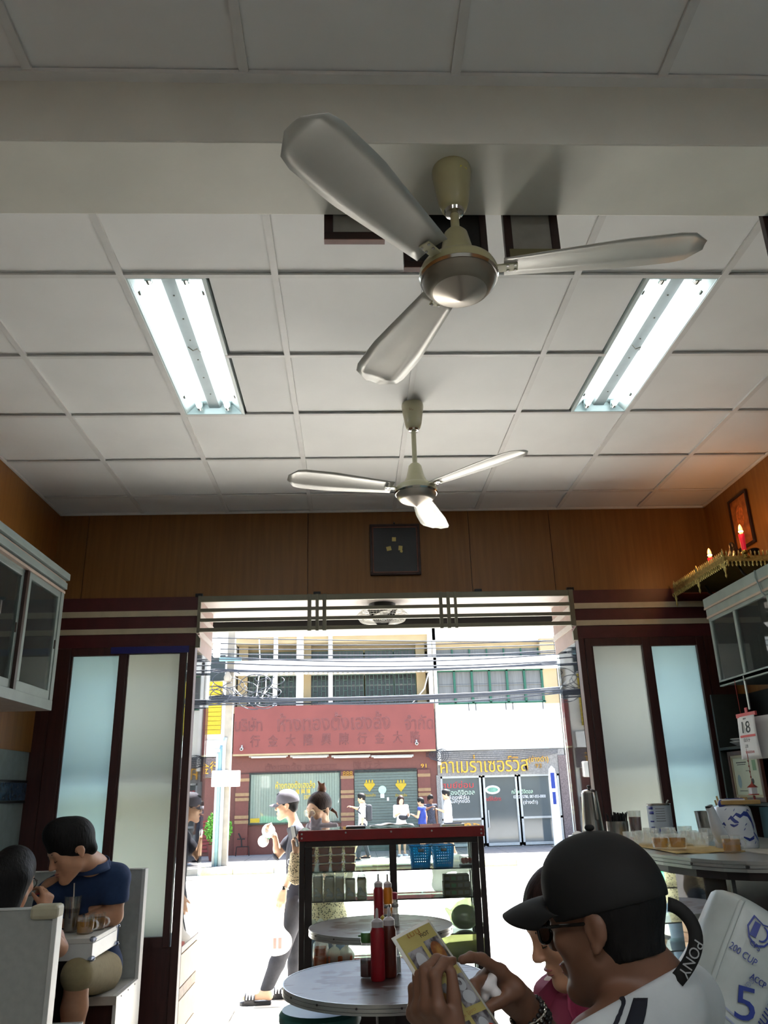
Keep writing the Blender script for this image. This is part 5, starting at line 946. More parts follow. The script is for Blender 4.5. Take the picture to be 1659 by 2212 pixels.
# ================================================================== PEOPLE
M('skin', '#b98a6c', .5, var=.05, scale=30); M('skin_pale', '#c9a184', .5, var=.05, scale=30); M('skin_dark', '#6b4a38', .5, var=.06, scale=30); M('lips', '#9a5a52', .45); M('hair_black', '#0b0a0a', .62, var=.4, scale=90, stretch=(1, 1, .25), bump=1., spec=.25); M('hair_brown', '#23130f', .62, var=.4, scale=90, stretch=(1, 1, .25), bump=1., spec=.25); M('eye_white', '#cfcac4', .3); M('eye_dark', '#15100e', .25)
class Fig:
    def __init__(s, J, f, u=(0, 0, 1), hs=1., slim=1.):
        s.J = {k: Vector(v) for k, v in J.items()}; s.f = Vector(f).normalized(); s.r = s.f.cross(Vector(u)).normalized(); s.u = s.r.cross(s.f); s.hs = hs; s.pr = []; s.slim = slim
        s.RH = Matrix((s.r, s.f, s.u)).transposed()
    def hp(s, x, y, z): return s.J['H']+(s.r*x+s.f*y+s.u*z)*s.hs
    def cap(s, tag, p, q, r, r2=None, k=.02): s.pr.append((tag, 'cap', (Vector(p), Vector(q), r, r2 if r2 is not None else r), k, False))
    def ell(s, tag, c, r, R=None, k=.02, cut=False): s.pr.append((tag, 'ell', (Vector(c), r, R), k, cut))
    def head(s, ears=True, detail=True):
        h = s.hs; E = lambda c, r, k=.02, cut=False: s.ell('head', s.hp(*c), tuple(q*h for q in r), s.RH, k*h, cut); C = lambda p, q, r, r2=None, k=.02: s.cap('head', s.hp(*p), s.hp(*q), r*h, (r2 or r)*h, k*h)
        E((0, -.008, .045), (.076, .097, .088)); E((0, .042, -.015), (.060, .055, .085), .03); C((-.046, .015, -.055), (-.012, .074, -.096), .022, .017, .03); C((.046, .015, -.055), (.012, .074, -.096), .022, .017, .03)
        E((0, .084, -.094), (.020, .016, .014), .02)
        if detail:
            for x in (-1, 1): E((x*.042, .066, -.014), (.022, .020, .017), .02)
            C((-.036, .084, .032), (.036, .084, .032), .013, None, .02); C((0, .092, .020), (0, .114, -.020), .0075, .011, .014)
            for x in (-1, 1): E((x*.0105, .105, -.025), (.0085, .010, .0075), .006); E((x*.032, .101, .012), (.017, .014, .011), .012, True); E((x*.032, .083, .010), (.0135, .0125, .0115), .004)
            E((0, .094, -.053), (.023, .013, .0065), .008); E((0, .092, -.064), (.019, .013, .0075), .008); s.pr.append(('head', 'cut', (s.hp(-.021, .106, -.0585), s.hp(.021, .106, -.0585), .0022*h, .0022*h), .004, True))
        else: C((0, .09, .015), (0, .108, -.018), .010, .013, .015)
        if ears:
            for x in (-1, 1):
                E((x*.077, -.010, .002), (.009, .020, .028), .008); E((x*.080, -.004, -.026), (.006, .009, .011), .006)
                if detail: E((x*.088, -.002, .002), (.0075, .0095, .017), .004, True)
        s.cap('neck', s.hp(0, -.025, -.045), s.J['N']+Vector((0, 0, .01)), .054*h*s.slim, .060*h*s.slim, .03)
    def torso(s, fw, b=1., kk=.05):
        J = s.J; rt = (J['SR']-J['SL']).normalized(); C, Pv = J['C'], J['P']; up = (J['N']-Pv).normalized(); fw = up.cross(rt)*-1; fw = rt.cross(up)*-1
        R = Matrix((rt, up.cross(rt).normalized(), up)).transposed(); s.RT = R; w = s.slim*b
        s.ell('torso', C, (.158*w, .108*b, .17), R, kk); s.ell('torso', (C+Pv)/2, (.138*w, .10*b, .16), R, kk); s.ell('torso', Pv, (.165*w, .118*b, .13), R, kk)
        s.cap('torso', J['SL'], J['SR'], .052*b, None, kk); s.cap('torso', J['N']-up*.02, J['SL']+Vector((0, 0, .012)), .048*b, .044*b, .04); s.cap('torso', J['N']-up*.02, J['SR']+Vector((0, 0, .012)), .048*b, .044*b, .04)
    def arm(s, side, b=1.):
        S, E, W = (s.J[x+side] for x in 'SEW'); m = S+(E-S)*.45; s.cap('uarm'+side, S, m, .047*b, .045*b, .02); s.cap('uarm'+side, m, E, .045*b, .037*b, .02); m = E+(W-E)*.3; s.cap('farm'+side, E, m, .037*b, .039*b, .02); s.cap('farm'+side, m, W, .039*b, .0255*b, .02)
    def leg(s, side, b=1., toe=None):
        Hp, K, A = s.J['H'+side], s.J['K'+side], s.J['A'+side]; s.cap('thigh'+side, Hp, K, .084*b, .056*b, .03); m = K+(A-K)*.3; s.cap('shin'+side, K, m, .052*b, .056*b, .02); s.cap('shin'+side, m, A, .056*b, .036*b, .02)
        if toe is not None:
            toe = Vector(toe); heel = A-(toe-A).normalized()*.035; heel.z = toe.z; s.cap('foot'+side, A, heel+Vector((0, 0, .008)), .036*b, .032*b, .02); s.cap('foot'+side, heel+Vector((0, 0, .008)), toe, .032*b, .024*b, .02); s.cap('foot'+side, A, A+(toe-A)*.6, .033*b, .022*b, .02)
    def hand(s, side, d, n, curl=(.4, .5, .3), thumb=.5, sc=1., lengths=None, curls=None, thumb_dir=None):
        W = s.J['W'+side]; d = Vector(d).normalized(); n = Vector(n); n = (n-d*n.dot(d)).normalized(); sd = d.cross(n)*(1 if side == 'R' else -1)     # sd points to the thumb side
        t = 'hand'+side; k = .006*sc
        offs = (.030, .010, -.010, -.028); Ls = (.080, .084, .080, .073); fl = ((.043, .026, .021), (.047, .030, .022), (.044, .028, .021), (.034, .021, .019)); rr = (.0092, .0095, .009, .008)
        for i in range(4):
            base = W+(d*.012+sd*offs[i]*.62)*sc; kn = W+(d*Ls[i]+sd*offs[i]*1.08)*sc; s.cap(t, base, kn, .0135*sc, .0115*sc, .014*sc)
            c = curls[i] if curls else curl; a = 0; p = kn
            for j in range(3):
                a += c[j]; dd = d*math.cos(a)+n*math.sin(a)+sd*offs[i]*1.5*math.cos(a); q = p+dd.normalized()*fl[i][j]*sc; s.cap(t, p, q, (rr[i]*(1.06-.1*j))*sc, rr[i]*(.98-.1*j)*sc, k if j else .008*sc); p = q
        s.cap(t, W+(d*.01+sd*.012)*sc, W+(d*.045+sd*.030+n*.006)*sc, .016*sc, .014*sc, .014*sc); b = W+(d*.040+sd*.032+n*.006)*sc
        td = Vector(thumb_dir).normalized() if thumb_dir else (d*.75+sd*.55+n*thumb).normalized(); q = b+td*.038*sc; s.cap(t, b, q, .0125*sc, .0105*sc, .008*sc); td2 = (td+n*.25*thumb+d*.1).normalized(); s.cap(t, q, q+td2*.030*sc, .0105*sc, .0085*sc, .005*sc)
    def emit(s, name, mat, vx, tags=None, grow=0., parent=None, clips=(), extra=None, relax=2, hollow=None):
        pr = [p for p in s.pr if tags is None or any(p[0].startswith(t) for t in tags)]
        lo = np.full(3, 1e9); hi = -lo
        for tg, kd, a, k, cut in pr:
            if cut: continue
            if kd == 'cap': m = max(a[2], a[3]); pts = (a[0], a[1])
            else: m = max(a[1]); pts = (a[0],)
            for p in pts: lo = np.minimum(lo, np.array(p)-m); hi = np.maximum(hi, np.array(p)+m)
        g = SDF(lo-grow-.03, hi+grow+.03, vx)
        for tg, kd, a, k, cut in pr:
            if kd == 'cut': g.cap(a[0], a[1], a[2], a[3], k, True)
            elif kd == 'cap': g.cap(a[0], a[1], a[2], a[3], k, grow=grow)
            elif cut and grow: continue
            else: g.ell(a[0], a[1], a[2], k, cut, grow=0. if cut else grow)
        if extra: extra(g)
        for q in clips: g.clip(*q) if len(q) == 2 else g.cliploc(*q)
        return g.build(name, mat, parent, relax=relax)
    def face(s, par, lids=True, brow='hair_black', lip='lips'):
        R = s.RH
        for x in (-1, 1):
            MB().tube([s.hp(x*.016, .0945, .033), s.hp(x*.032, .0955, .0385), s.hp(x*.050, .082, .033)], [.002*s.hs, .0032*s.hs, .0015*s.hs], 6).build('eyebrow', brow, par, smooth='all')
            if lids: MB().tube([s.hp(x*.0195, .0925, .0055), s.hp(x*.032, .0965, .002), s.hp(x*.0455, .0885, .0055)], [.0009*s.hs, .0016*s.hs, .0009*s.hs], 6).build('eyelashes', 'eye_dark', par, smooth='all')
            else: MB().ell(s.hp(x*.032, .0905, .0105), (.0085*s.hs, .006*s.hs, .0045*s.hs), R, 10, 8).build('eye', 'eye_dark', par, smooth=True)
        MB().ell(s.hp(0, .0965, -.053), (.021*s.hs, .0115*s.hs, .0045*s.hs), R, 14, 8).build('upper_lip', lip, par, smooth=True); MB().ell(s.hp(0, .095, -.0635), (.0175*s.hs, .0115*s.hs, .0055*s.hs), R, 14, 8).build('lower_lip', lip, par, smooth=True)
    def hair_short(s, par, mat='hair_black', vx=.005, g=.014, top=.02, name='hair'):
        h = s.hs; c = s.hp(0, -.010, .05); f = SDF(np.array(s.J['H'])-.17*h, np.array(s.J['H'])+.19*h, vx); f.ell(c, tuple((q+g)*h for q in (.076, .097, .088)), s.RH); f.ell(s.hp(0, .03, .11), (.06*h, .07*h, (.03+top)*h), s.RH, .03); f.cap(s.hp(-.035, -.068, -.03), s.hp(.035, -.068, -.03), .024*h, k=.04)
        f.ell(s.hp(0, .125, -.045), (.10*h, .095*h, .088*h), s.RH, .01, True)
        for x in (-1, 1): f.ell(s.hp(x*.092, .01, -.03), (.028*h, .045*h, .062*h), s.RH, .006, True)
        f.clip(s.hp(0, -.05, -.062), tuple(-s.u)); return f.build(name, mat, par)
    def glasses(s, par, mat, r=.022, rim=.0022, round_=True, fwd=.108):
        g = None
        for x in (-1, 1):
            pts = []
            for k in range(20):
                a = 2*PI*k/20; ex = 1 if round_ else .75; cx, sy_ = math.copysign(abs(math.cos(a))**ex, math.cos(a)), math.copysign(abs(math.sin(a))**ex, math.sin(a)); pts.append(s.hp(x*.033+r*1.1*cx, fwd-.10*abs(x*.033+r*cx)**2*6, .006+r*.92*sy_))
            pts.append(pts[0]); MB().tube(pts, rim*s.hs, 6, caps=False).build('rim', mat, par, smooth='all')
            MB().add(pts[:-1], [tuple(range(20))]).build('lens', 'glass_clear', par)
            MB().tube([s.hp(x*(.033+r*1.1), fwd-.012, .014), s.hp(x*.073, .075, .013), s.hp(x*.079, -.006, .012), s.hp(x*.079, -.022, -.004)], rim*1.15*s.hs, 6).build('temple_arm', mat, par, smooth='all')
        MB().tube([s.hp(-.011, fwd-.001, .010), s.hp(0, fwd+.005, .014), s.hp(.011, fwd-.001, .010)], rim*s.hs, 6).build('bridge', mat, par, smooth='all')
    def cap_hat(s, mat, vx=.005, parent=None, brim=.085, lift=0., crown=.030, flatten=1., bz=.036, bd=.020, bs=.014):
        h = s.hs; f = SDF(np.array(s.J['H'])-.20*h, np.array(s.J['H'])+.24*h, vx)
        f.ell(s.hp(0, -.008, .052+lift), (.086*h, .108*h, (.088+crown)*h*flatten), s.RH); f.ell(s.hp(0, .035, .085+lift), (.070*h, .062*h, .062*h), s.RH, .03)
        nrm = s.u*-1+s.f*-.10; f.clip(s.hp(0, 0, .030+lift), tuple(nrm)); o = f.build('cap', mat, parent)
        def br(u, v):
            a = (u-.5)*2*1.22; rad0 = .080+.012*math.cos(a); x = math.sin(a)*rad0; y0 = .025+.075*math.cos(a); ext = brim*max(0, math.cos(a*1.05))**.55*v; return s.hp(x*(1-.12*v), y0+ext, bz+lift-bd*(x/.08)**2-bs*v*v)
        return o, MB().grid(br, 24, 8)
# ---- the man in the black cap, reading the menu
th = math.radians(40); fw = V(-math.cos(th), math.sin(th), 0); rt = V(math.sin(th), math.cos(th), 0)
Hc = V(.440, 1.512, 1.222)
N = V(.505, 1.505, 1.118)
SL, SR = N-rt*.185+V(0, 0, -.055)+fw*.02, N+rt*.185+V(0, 0, -.055)+fw*.02
WL = D(985, 2268, 1.20); WR = D(1128, 2172, 1.37)
J = dict(H=Hc, N=N, SL=SL, SR=SR, C=N-V(0, 0, .20)+fw*.035, P=N-V(0, 0, .58)+fw*.03, EL=V(.285, 1.30, .90), ER=V(.46, 1.66, .86), WL=WL, WR=WR)
J['HL'] = J['P']-rt*.09+V(0, 0, -.03); J['HR'] = J['P']+rt*.09+V(0, 0, -.03); J['KL'] = J['HL']+fw*.42+V(0, 0, .0); J['KR'] = J['HR']+fw*.42; J['AL'] = J['KL']+V(0, 0, -.42); J['AR'] = J['KR']+V(0, 0, -.42)
m1 = Fig(J, fw*math.cos(math.radians(9))+V(0, 0, -math.sin(math.radians(9))))
m1.head(); m1.torso(fw); m1.arm('L'); m1.arm('R'); m1.leg('L', toe=J['AL']+fw*.2+V(0, 0, -.05)); m1.leg('R', toe=J['AR']+fw*.2+V(0, 0, -.05))
# left hand grips the menu: back of the hand to the viewer
m1.hand('L', D(915, 2180, 1.195)-WL, V(.72, .62, .12), curls=((.75, 1.0, .55), (.85, 1.05, .6), (.9, 1.0, .6), (.95, 1.0, .6)), thumb_dir=V(-.05, .05, 1.), sc=1.02)
m1.hand('R', D(1040, 2098, 1.36)-WR, V(-.25, -.55, -.75), curls=((.15, .35, .25), (.95, 1.3, .8), (1.1, 1.35, .8), (1.15, 1.35, .8)), thumb_dir=V(-.85, -.35, -.30), sc=1.05)
p1 = m1.emit('person', 'skin_dark', .0042, relax=1)
tag(p1, 'man in a black cap, glasses and white and navy jersey reading a menu', 'person')
M('cap_black', '#060606', .75, var=.1, scale=200); M('jersey_white', '#b4babd', .8, var=.04, scale=12, bump=.15); M('navy', '#10131f', .7, var=.1); M('frame_black', '#0a0908', .25)
capo, brm = m1.cap_hat('cap_black', .005, p1, brim=.100, lift=-.008, crown=.020, bz=.066, bd=.030, bs=.020)
brm.build('brim', 'cap_black', p1, smooth='all', solid=.004); MB().ell(m1.hp(0, -.008, .158), (.009, .009, .006)).build('cap_button', 'cap_black', p1, smooth=True)
m1.glasses(p1, 'frame_black', .0225, .0028, False, .110); m1.face(p1, lids=True)
# hair below the cap
f = SDF(np.array(Hc)-.17, np.array(Hc)+.13, .0045); f.ell(m1.hp(0, -.008, .040), (.081, .102, .090), m1.RH); f.cap(m1.hp(0, -.026, -.035), m1.hp(0, -.034, -.09), .0575, .058, k=.03)
f.clip(m1.hp(0, .002, 0), tuple(m1.f)); f.clip(m1.hp(0, 0, .045), tuple(m1.u)); f.clip(m1.hp(0, -.09, -.048), tuple(-m1.u-m1.f*.10))
for x in (-1, 1): f.ell(m1.hp(x*.090, .004, -.020), (.030, .030, .045), m1.RH, .006, True)
f.build('hair', 'hair_black', p1)
# cap strap hanging at the back, with lettering
s0 = m1.hp(.015, -.108, .020); s3 = D(1462, 2118, 1.27); pts = [s0, s0+V(.026, -.01, -.004), s0+V(.050, -.02, -.04), (s0+V(.058, -.02, -.05)+s3)/2+V(.010, -.004, .010), s3]
def bez(t):
    n = len(pts)-1; p = V(0, 0, 0)
    for i, q in enumerate(pts): p += q*(math.comb(n, i)*t**i*(1-t)**(n-i))
    return p
wd = V(.55, -.25, .55).normalized()
def strapf(u, v):
    t = u; p = bez(t); d = (bez(min(1, t+.02))-bez(max(0, t-.02))).normalized(); side = d.cross(ray(1430, 2060).normalized()).normalized(); return p+side*(v-.5)*.0225
st_o = MB().grid(strapf, 20, 2).build('cap_strap', 'cap_black', p1, smooth='all', solid=.002)
d = (bez(.95)-bez(.66)).normalized(); vdir = ray(1430, 2060).normalized(); side = d.cross(vdir).normalized(); up_ = side if side.x > 0 else -side
text('strap_lettering', 'PONY', bez(.80)-vdir*.006, d, d.cross(vdir), .060, .016, M('print_grey', '#8c8f90', .6), p1, .0008)
# jersey
colr = [(J['N']+V(0, 0, .028)-fw*.0, V(0, 0, 1)-fw*-.45)]
js = m1.emit('jersey', 'jersey_white', .006, ['torso', 'uarm', 'neck'], .012, p1, clips=[(N+V(0, 0, .030)-fw*.02, V(0, 0, 1)+fw*.55), (J['P']+V(0, 0, -.03), (0, 0, -1))])
def shoulder_patch(nm, a0, a1, b0, b1, mat, off=.0015):           # raglan panel laid on the left shoulder by projecting on the jersey
    jm = js.data; base = parent_loc(js); bm = bmesh.new(); bm.from_mesh(jm); from mathutils.bvhtree import BVHTree; bv = BVHTree.FromBMesh(bm)
    def fn(u, v):
        q = a0.lerp(a1, u).lerp(b0.lerp(b1, u), v); hit = bv.find_nearest(q-base); n_ = hit[1]; return hit[0]+base+n_*off
    MB().grid(fn, 10, 12).build(nm, mat, js, smooth='all', solid=.002); bm.free()
A = lambda px, py, d: D(px, py, d)
shoulder_patch('navy_panel', A(1366, 2162, 1.22), A(1398, 2158, 1.23), A(1345, 2235, 1.12), A(1415, 2235, 1.12), 'navy'); shoulder_patch('navy_piping', A(1346, 2170, 1.22), A(1352, 2168, 1.22), A(1318, 2225, 1.14), A(1330, 2225, 1.14), 'navy')
m1.emit('trousers', 'navy', .012, ['thigh', 'shin'], .012, p1)
# bracelets on the right wrist
wd_ = (WR-m1.J['ER']).normalized(); Rb = frame(wd_)
for k, (o_, r_, m_) in enumerate(((-.004, .004, 'steel_dark'), (-.013, .0045, 'chrome'), (-.022, .004, 'black'), (-.031, .004, 'steel_dark'))):
    b = MB()
    for q in range(20): a = 2*PI*q/20; b.ell(WR-wd_*(.01-o_)+Rb @ V(.031*math.cos(a), .031*math.sin(a), 0), r_, n=8, m=6)
    b.build('bracelet', m_, p1, smooth=True)
MB().torus(WR-wd_*.018, .034, .0012, frame(wd_+V(.2, .1, .2)), 24, 6).build('thin_cord', 'cloth', p1, smooth='all')
stool('teal stool the man in the black cap sits on', J['P'].x, J['P'].y, .2).scale = (1, 1, .72)
# ---- the menu
M('menu_card', '#a3975c', .45, var=.03); M('menu_edge', '#c9c9c4', .5); M('photo_dark', '#3a3438', .5, var=0, col2='#8d8c90', scale=60, lo=.4, hi=.6); M('photo_meat', '#6f3a22', .5, var=0, col2='#a0783a', scale=50); M('photo_plate', '#a8abb0', .5, var=.05); M('photo_red', '#a5391f', .5, var=.2, scale=50)
mn = thing('menu', 'long yellow laminated menu with food photographs, held by the man in the cap', 'menu', D(940, 2080, 1.27))
TL, TR = D(845, 2027, 1.245), D(925, 1985, 1.32); BL, BR = D(1012, 2300, 1.17), D(1108, 2258, 1.24)
def mp_(u, v, o=0.):
    n_ = (TR-TL).cross(BL-TL).normalized(); n_ = n_ if n_.dot(ray(940, 2080)) < 0 else -n_; p = TL.lerp(TR, u).lerp(BL.lerp(BR, u), v); return p+n_*(o+.006*math.sin(PI*u))
MB().grid(lambda u, v: mp_(u, v), 10, 20).build('laminate_sheet', 'menu_edge', mn, smooth='all', solid=.0008); MB().grid(lambda u, v: mp_(.06+.88*u, .025+.95*v, .0012), 10, 20).build('card', 'menu_card', mn, smooth='all')
def mpic(u0, u1, v0, v1, m, o=.0018, nm='food_photo', par=None): return MB().grid(lambda u, v: mp_(u0+(u1-u0)*u, v0+(v1-v0)*v, o), 4, 4).build(nm, m, par or mn)
def mell(uc, vc, ru, rv, m, o=.0024): MB().add([mp_(uc+ru*math.cos(2*PI*k/20), vc+rv*math.sin(2*PI*k/20), o) for k in range(20)], [tuple(range(20))]).build('food_print', m, mn)
mpic(.10, .42, .15, .37, 'photo_dark'); mpic(.50, .92, .13, .35, 'photo_dark'); mell(.70, .24, .16, .085, 'photo_meat'); mell(.26, .26, .10, .08, 'photo_plate')
mpic(.10, .42, .45, .67, 'photo_dark'); mpic(.50, .92, .43, .66, 'photo_dark'); mell(.70, .50, .13, .05, 'photo_plate'); mell(.72, .60, .15, .05, 'photo_plate'); mell(.70, .49, .05, .02, 'photo_dark'); mell(.24, .55, .09, .05, 'photo_meat')
mpic(.10, .42, .74, .95, 'photo_dark'); mpic(.50, .92, .72, .95, 'photo_dark'); mell(.66, .80, .10, .05, 'photo_plate'); mell(.76, .86, .12, .05, 'photo_red'); mell(.25, .84, .10, .05, 'photo_plate')
e_u = (TR-TL).normalized(); e_v = (TL-BL).normalized()
for tx, u, v, w_, h_, m in (('เมนู', .40, .055, .030, .010, 'photo_meat'), ('HOT', .62, .085, .022, .006, 'print_black'), ('ไข่กระทะ  ขนมปัง', .52, .398, .060, .006, 'photo_meat'), ('ไข่ลวก  ไข่ดาว', .42, .70, .050, .006, 'photo_meat')):
    text('menu_lettering', tx, mp_(u, v, .0030), e_u, e_v, w_, h_, m, mn)
tis = SDF(np.array(D(1052, 2122, 1.33))-.06, np.array(D(1052, 2122, 1.33))+.06, .004); c = D(1052, 2128, 1.335); tis.ell(c, (.016, .014, .012), k=.006).ell(c+V(.01, 0, .012), (.009, .012, .012), k=.005).ell(c+V(-.006, .004, -.014), (.012, .010, .014), k=.005).ell(c+V(.014, -.004, -.012), (.010, .010, .010), k=.004)
tag(tis.build('tissue', 'paper', relax=0), 'crumpled white tissue pinched in the right hand of the man in the cap', 'tissue')
# ---- woman in the pink shirt behind him
f2 = V(-.93, -.14, -.42); J = dict(H=D(1222, 2002, 1.90)+V(.012, 0, 0)); Hq = J['H']; N2 = Hq+V(.055, .03, -.125); fb = V(-.98, -.2, 0).normalized(); rb = V(-.2, .98, 0)
J.update(N=N2, SL=N2-rb*.165+V(-.02, 0, -.07), SR=N2+rb*.165+V(-.02, 0, -.07), C=N2+V(-.02, 0, -.20), P=N2+V(.0, 0, -.56), EL=N2-rb*.19+V(-.06, 0, -.34), ER=N2+rb*.19+V(-.06, 0, -.34)); J['WL'] = J['EL']+V(-.22, .06, -.02); J['WR'] = J['ER']+V(-.22, -.06, -.02)
J['HL'] = J['P']-rb*.09; J['HR'] = J['P']+rb*.09; J['KL'] = J['HL']+fb*.40; J['KR'] = J['HR']+fb*.40; J['AL'] = J['KL']+V(0, 0, -.36); J['AR'] = J['KR']+V(0, 0, -.36)
m2 = Fig(J, f2, hs=.98, slim=.88); m2.head(); m2.torso(fb, .92); m2.arm('L', .9); m2.arm('R', .9); m2.leg('L', .95, J['AL']+fb*.18+V(0, 0, -.05)); m2.leg('R', .95, J['AR']+fb*.18+V(0, 0, -.05)); m2.hand('L', (-1, .2, 0), (0, 0, -1)); m2.hand('R', (-1, -.2, 0), (0, 0, -1))
p2 = m2.emit('person', 'skin', .0055); tag(p2, 'woman in a pink shirt looking down, beyond the man in the cap', 'person'); m2.face(p2)
M('shirt_pink', '#8e3350', .75, var=.08, bump=.1); m2.emit('shirt', 'shirt_pink', .008, ['torso', 'uarm'], .014, p2, clips=[(N2+V(0, 0, .02), V(-.5, 0, 1))])
for s_ in (-1, 1): MB().grid(lambda u, v: N2+rb*s_*(.03+.05*u)+fb*(.085+.03*u-.02*v)+V(0, 0, .02-.05*u-.05*v), 4, 4).build('collar_flap', 'shirt_pink', p2, smooth='all', solid=.004)
f = SDF(np.array(Hq)-V(.2, .2, .45), np.array(Hq)+V(.2, .2, .2), .006); f.ell(m2.hp(0, -.014, .050), (.088, .108, .098), m2.RH); f.cap(m2.hp(.05, -.06, .0), N2+rb*.07+V(.05, 0, -.20), .06, .05, k=.04); f.cap(m2.hp(-.05, -.06, .0), N2-rb*.07+V(.03, 0, -.22), .06, .05, k=.04); f.cap(m2.hp(0, -.08, .0), N2+V(.07, 0, -.22), .07, .06, k=.04)
f.ell(m2.hp(0, .115, -.035), (.085, .10, .105), m2.RH, .012, True); f.build('hair', 'hair_brown', p2); m2.emit('trousers', 'navy', .012, ['thigh', 'shin'], .012, p2)
stool('teal stool the woman in the pink shirt sits on', J['P'].x, J['P'].y, .5).scale = (1, 1, .62)
# ---- man in the navy polo, eating at the booth
J = dict(H=P(158, 1838, y=4.36)); Hq = J['H']; fh = V(-.70, -.52, -.46)
J.update(N=P(205, 1876, y=4.55), SL=P(250, 1900, y=4.60), SR=P(112, 1925, y=4.50), C=P(190, 1935, y=4.66), P=V(-1.42, 4.70, .64)); J['EL'] = P(247, 1975, y=4.60); J['EL'].z = .880; J['WL'] = P(165, 1990, y=4.53); J['WL'].z = .864; J['ER'] = V(J['SR'].x-.06, 4.56, .88); J['WR'] = V(-1.70, 4.48, .872)
J['HL'] = J['P']+V(.09, -.02, -.03); J['HR'] = J['P']+V(-.09, -.02, -.03); J['KL'] = P(168, 2105, y=4.28); J['KR'] = V(-1.60, 4.28, .60); J['AL'] = J['KL']+V(-.02, .05, -.46); J['AR'] = J['KR']+V(0, .05, -.46)
m3 = Fig(J, fh, hs=1.10); m3.head(); m3.torso(None, 1.06); m3.arm('L', 1.15); m3.arm('R', 1.1); m3.leg('L', 1.05, J['AL']+V(-.03, -.19, -.07)); m3.leg('R', 1.05, J['AR']+V(0, -.19, -.07))
m3.hand('L', (-1, -.1, .0), (0, .3, -1), curl=(.5, .6, .4)); m3.hand('R', (-.6, -.5, .1), (.3, 0, -1), curl=(.6, .7, .4))
p3 = m3.emit('person', 'skin', .0065); tag(p3, 'man in a navy polo shirt and khaki shorts bent over his plate in the booth', 'person'); m3.face(p3); m3.hair_short(p3, g=.012, top=.030)
M('polo_navy', '#1d3358', .85, var=.06, scale=60, bump=.1); M('khaki', '#8f8261', .85, var=.06, scale=40, bump=.1)
sh3 = m3.emit('polo_shirt', 'polo_navy', .008, ['torso', 'uarm'], .016, p3, clips=[(J['N']+V(-.01, -.03, .035), V(-.35, -.55, 1)), (J['EL']+(J['SL']-J['EL'])*.34, J['EL']-J['SL'], .13), (J['ER']+(J['SR']-J['ER'])*.34, J['ER']-J['SR'], .10)])
nk = J['N']+V(-.012, -.03, .012)
MB().grid(lambda u, v: nk+V(.085*math.cos(u*2*PI)*(1+.16*v), .080*math.sin(u*2*PI)*(1+.16*v)+.02*math.sin(u*2*PI), .028-.040*v+.022*math.sin(u*2*PI)*1.0), 28, 3).build('collar', 'polo_navy', sh3, smooth='all', solid=.005)
m3.emit('shorts', 'khaki', .010, ['thigh'], .020, p3, clips=[(J['KL']+(J['HL']-J['KL'])*.16, J['KL']-J['HL'])] if False else []); MB().torus(J['WL']+(J['EL']-J['WL']).normalized()*.035, .033, .006, frame(J['WL']-J['EL']), 20, 6).build('wristwatch', 'steel_dark', p3, smooth='all')
# ---- woman at the left edge, seen from behind
J = dict(H=P(26, 1905, y=3.93)); Hq = J['H']; N4 = Hq+V(-.01, -.035, -.135); J.update(N=N4, SL=N4+V(-.165, -.01, -.055), SR=N4+V(.165, .0, -.055), C=N4+V(0, .02, -.2), P=V(N4.x, 3.80, .63), EL=N4+V(-.2, .12, -.28)); J['ER'] = P(128, 2048, y=4.10); J['WR'] = P(96, 1972, y=4.20); J['WL'] = J['EL']+V(.1, .2, .02)
J['HL'] = J['P']+V(-.09, .02, -.03); J['HR'] = J['P']+V(.09, .02, -.03); J['KL'] = J['HL']+V(0, .40, .0); J['KR'] = J['HR']+V(0, .40, 0); J['AL'] = J['KL']+V(0, 0, -.5); J['AR'] = J['KR']+V(0, 0, -.5)
m4 = Fig(J, (.12, .97, -.22), hs=1.05, slim=.9); m4.head(); m4.torso(None, .92); m4.arm('L', .9); m4.arm('R', .95); m4.leg('L', .95, J['AL']+V(0, .18, -.06)); m4.leg('R', .95, J['AR']+V(0, .18, -.06)); m4.hand('R', (.05, .1, 1), (-.6, .3, .0), curls=((.7, .9, .5), (.9, 1.1, .6), (1.0, 1.2, .7), (1.1, 1.2, .7)), sc=.95); m4.hand('L', (.5, .8, 0), (0, 0, -1))
p4 = m4.emit('person', 'skin', .0065); tag(p4, 'woman with long black hair and blue straps, seen from behind at the left edge', 'person'); m4.glasses(p4, 'frame_black', .022, .002)
f = SDF(np.array(Hq)-V(.2, .22, .42), np.array(Hq)+V(.2, .2, .2), .006); f.ell(m4.hp(0, -.012, .05), (.09, .112, .10), m4.RH); f.cap(m4.hp(0, -.085, .0), m4.hp(0, -.085, -.19), .075, .05, k=.05); f.cap(m4.hp(-.05, -.06, .0), m4.hp(-.07, -.06, -.18), .055, .035, k=.05); f.cap(m4.hp(.055, -.05, .0), m4.hp(.05, -.07, -.16), .050, .03, k=.05); f.ell(m4.hp(0, .12, -.04), (.09, .11, .11), m4.RH, .012, True); hr = f.build('hair', 'hair_black', p4)
MB().torus(m4.hp(.0, -.095, .075), .032, .005, m4.RH @ rot('X', 80), 16, 6, .4, 2.8).build('hair_clip', 'chrome', hr, smooth='all')
M('strap_blue', '#3b4a86', .7); m4.emit('top', 'strap_blue', .009, ['torso'], .010, p4, clips=[(N4+V(0, 0, -.10), (0, 0, 1))])
for s_ in (-1, 1): MB().tube([N4+V(s_*.085, -.085, -.12), N4+V(s_*.095, -.070, -.045), N4+V(s_*.10, -.02, -.005), N4+V(s_*.095, .05, -.05), N4+V(s_*.09, .10, -.12)], .006, 6).build('shoulder_strap', 'strap_blue', p4, smooth='all')
m4.emit('skirt', 'navy', .012, ['thigh'], .012, p4)
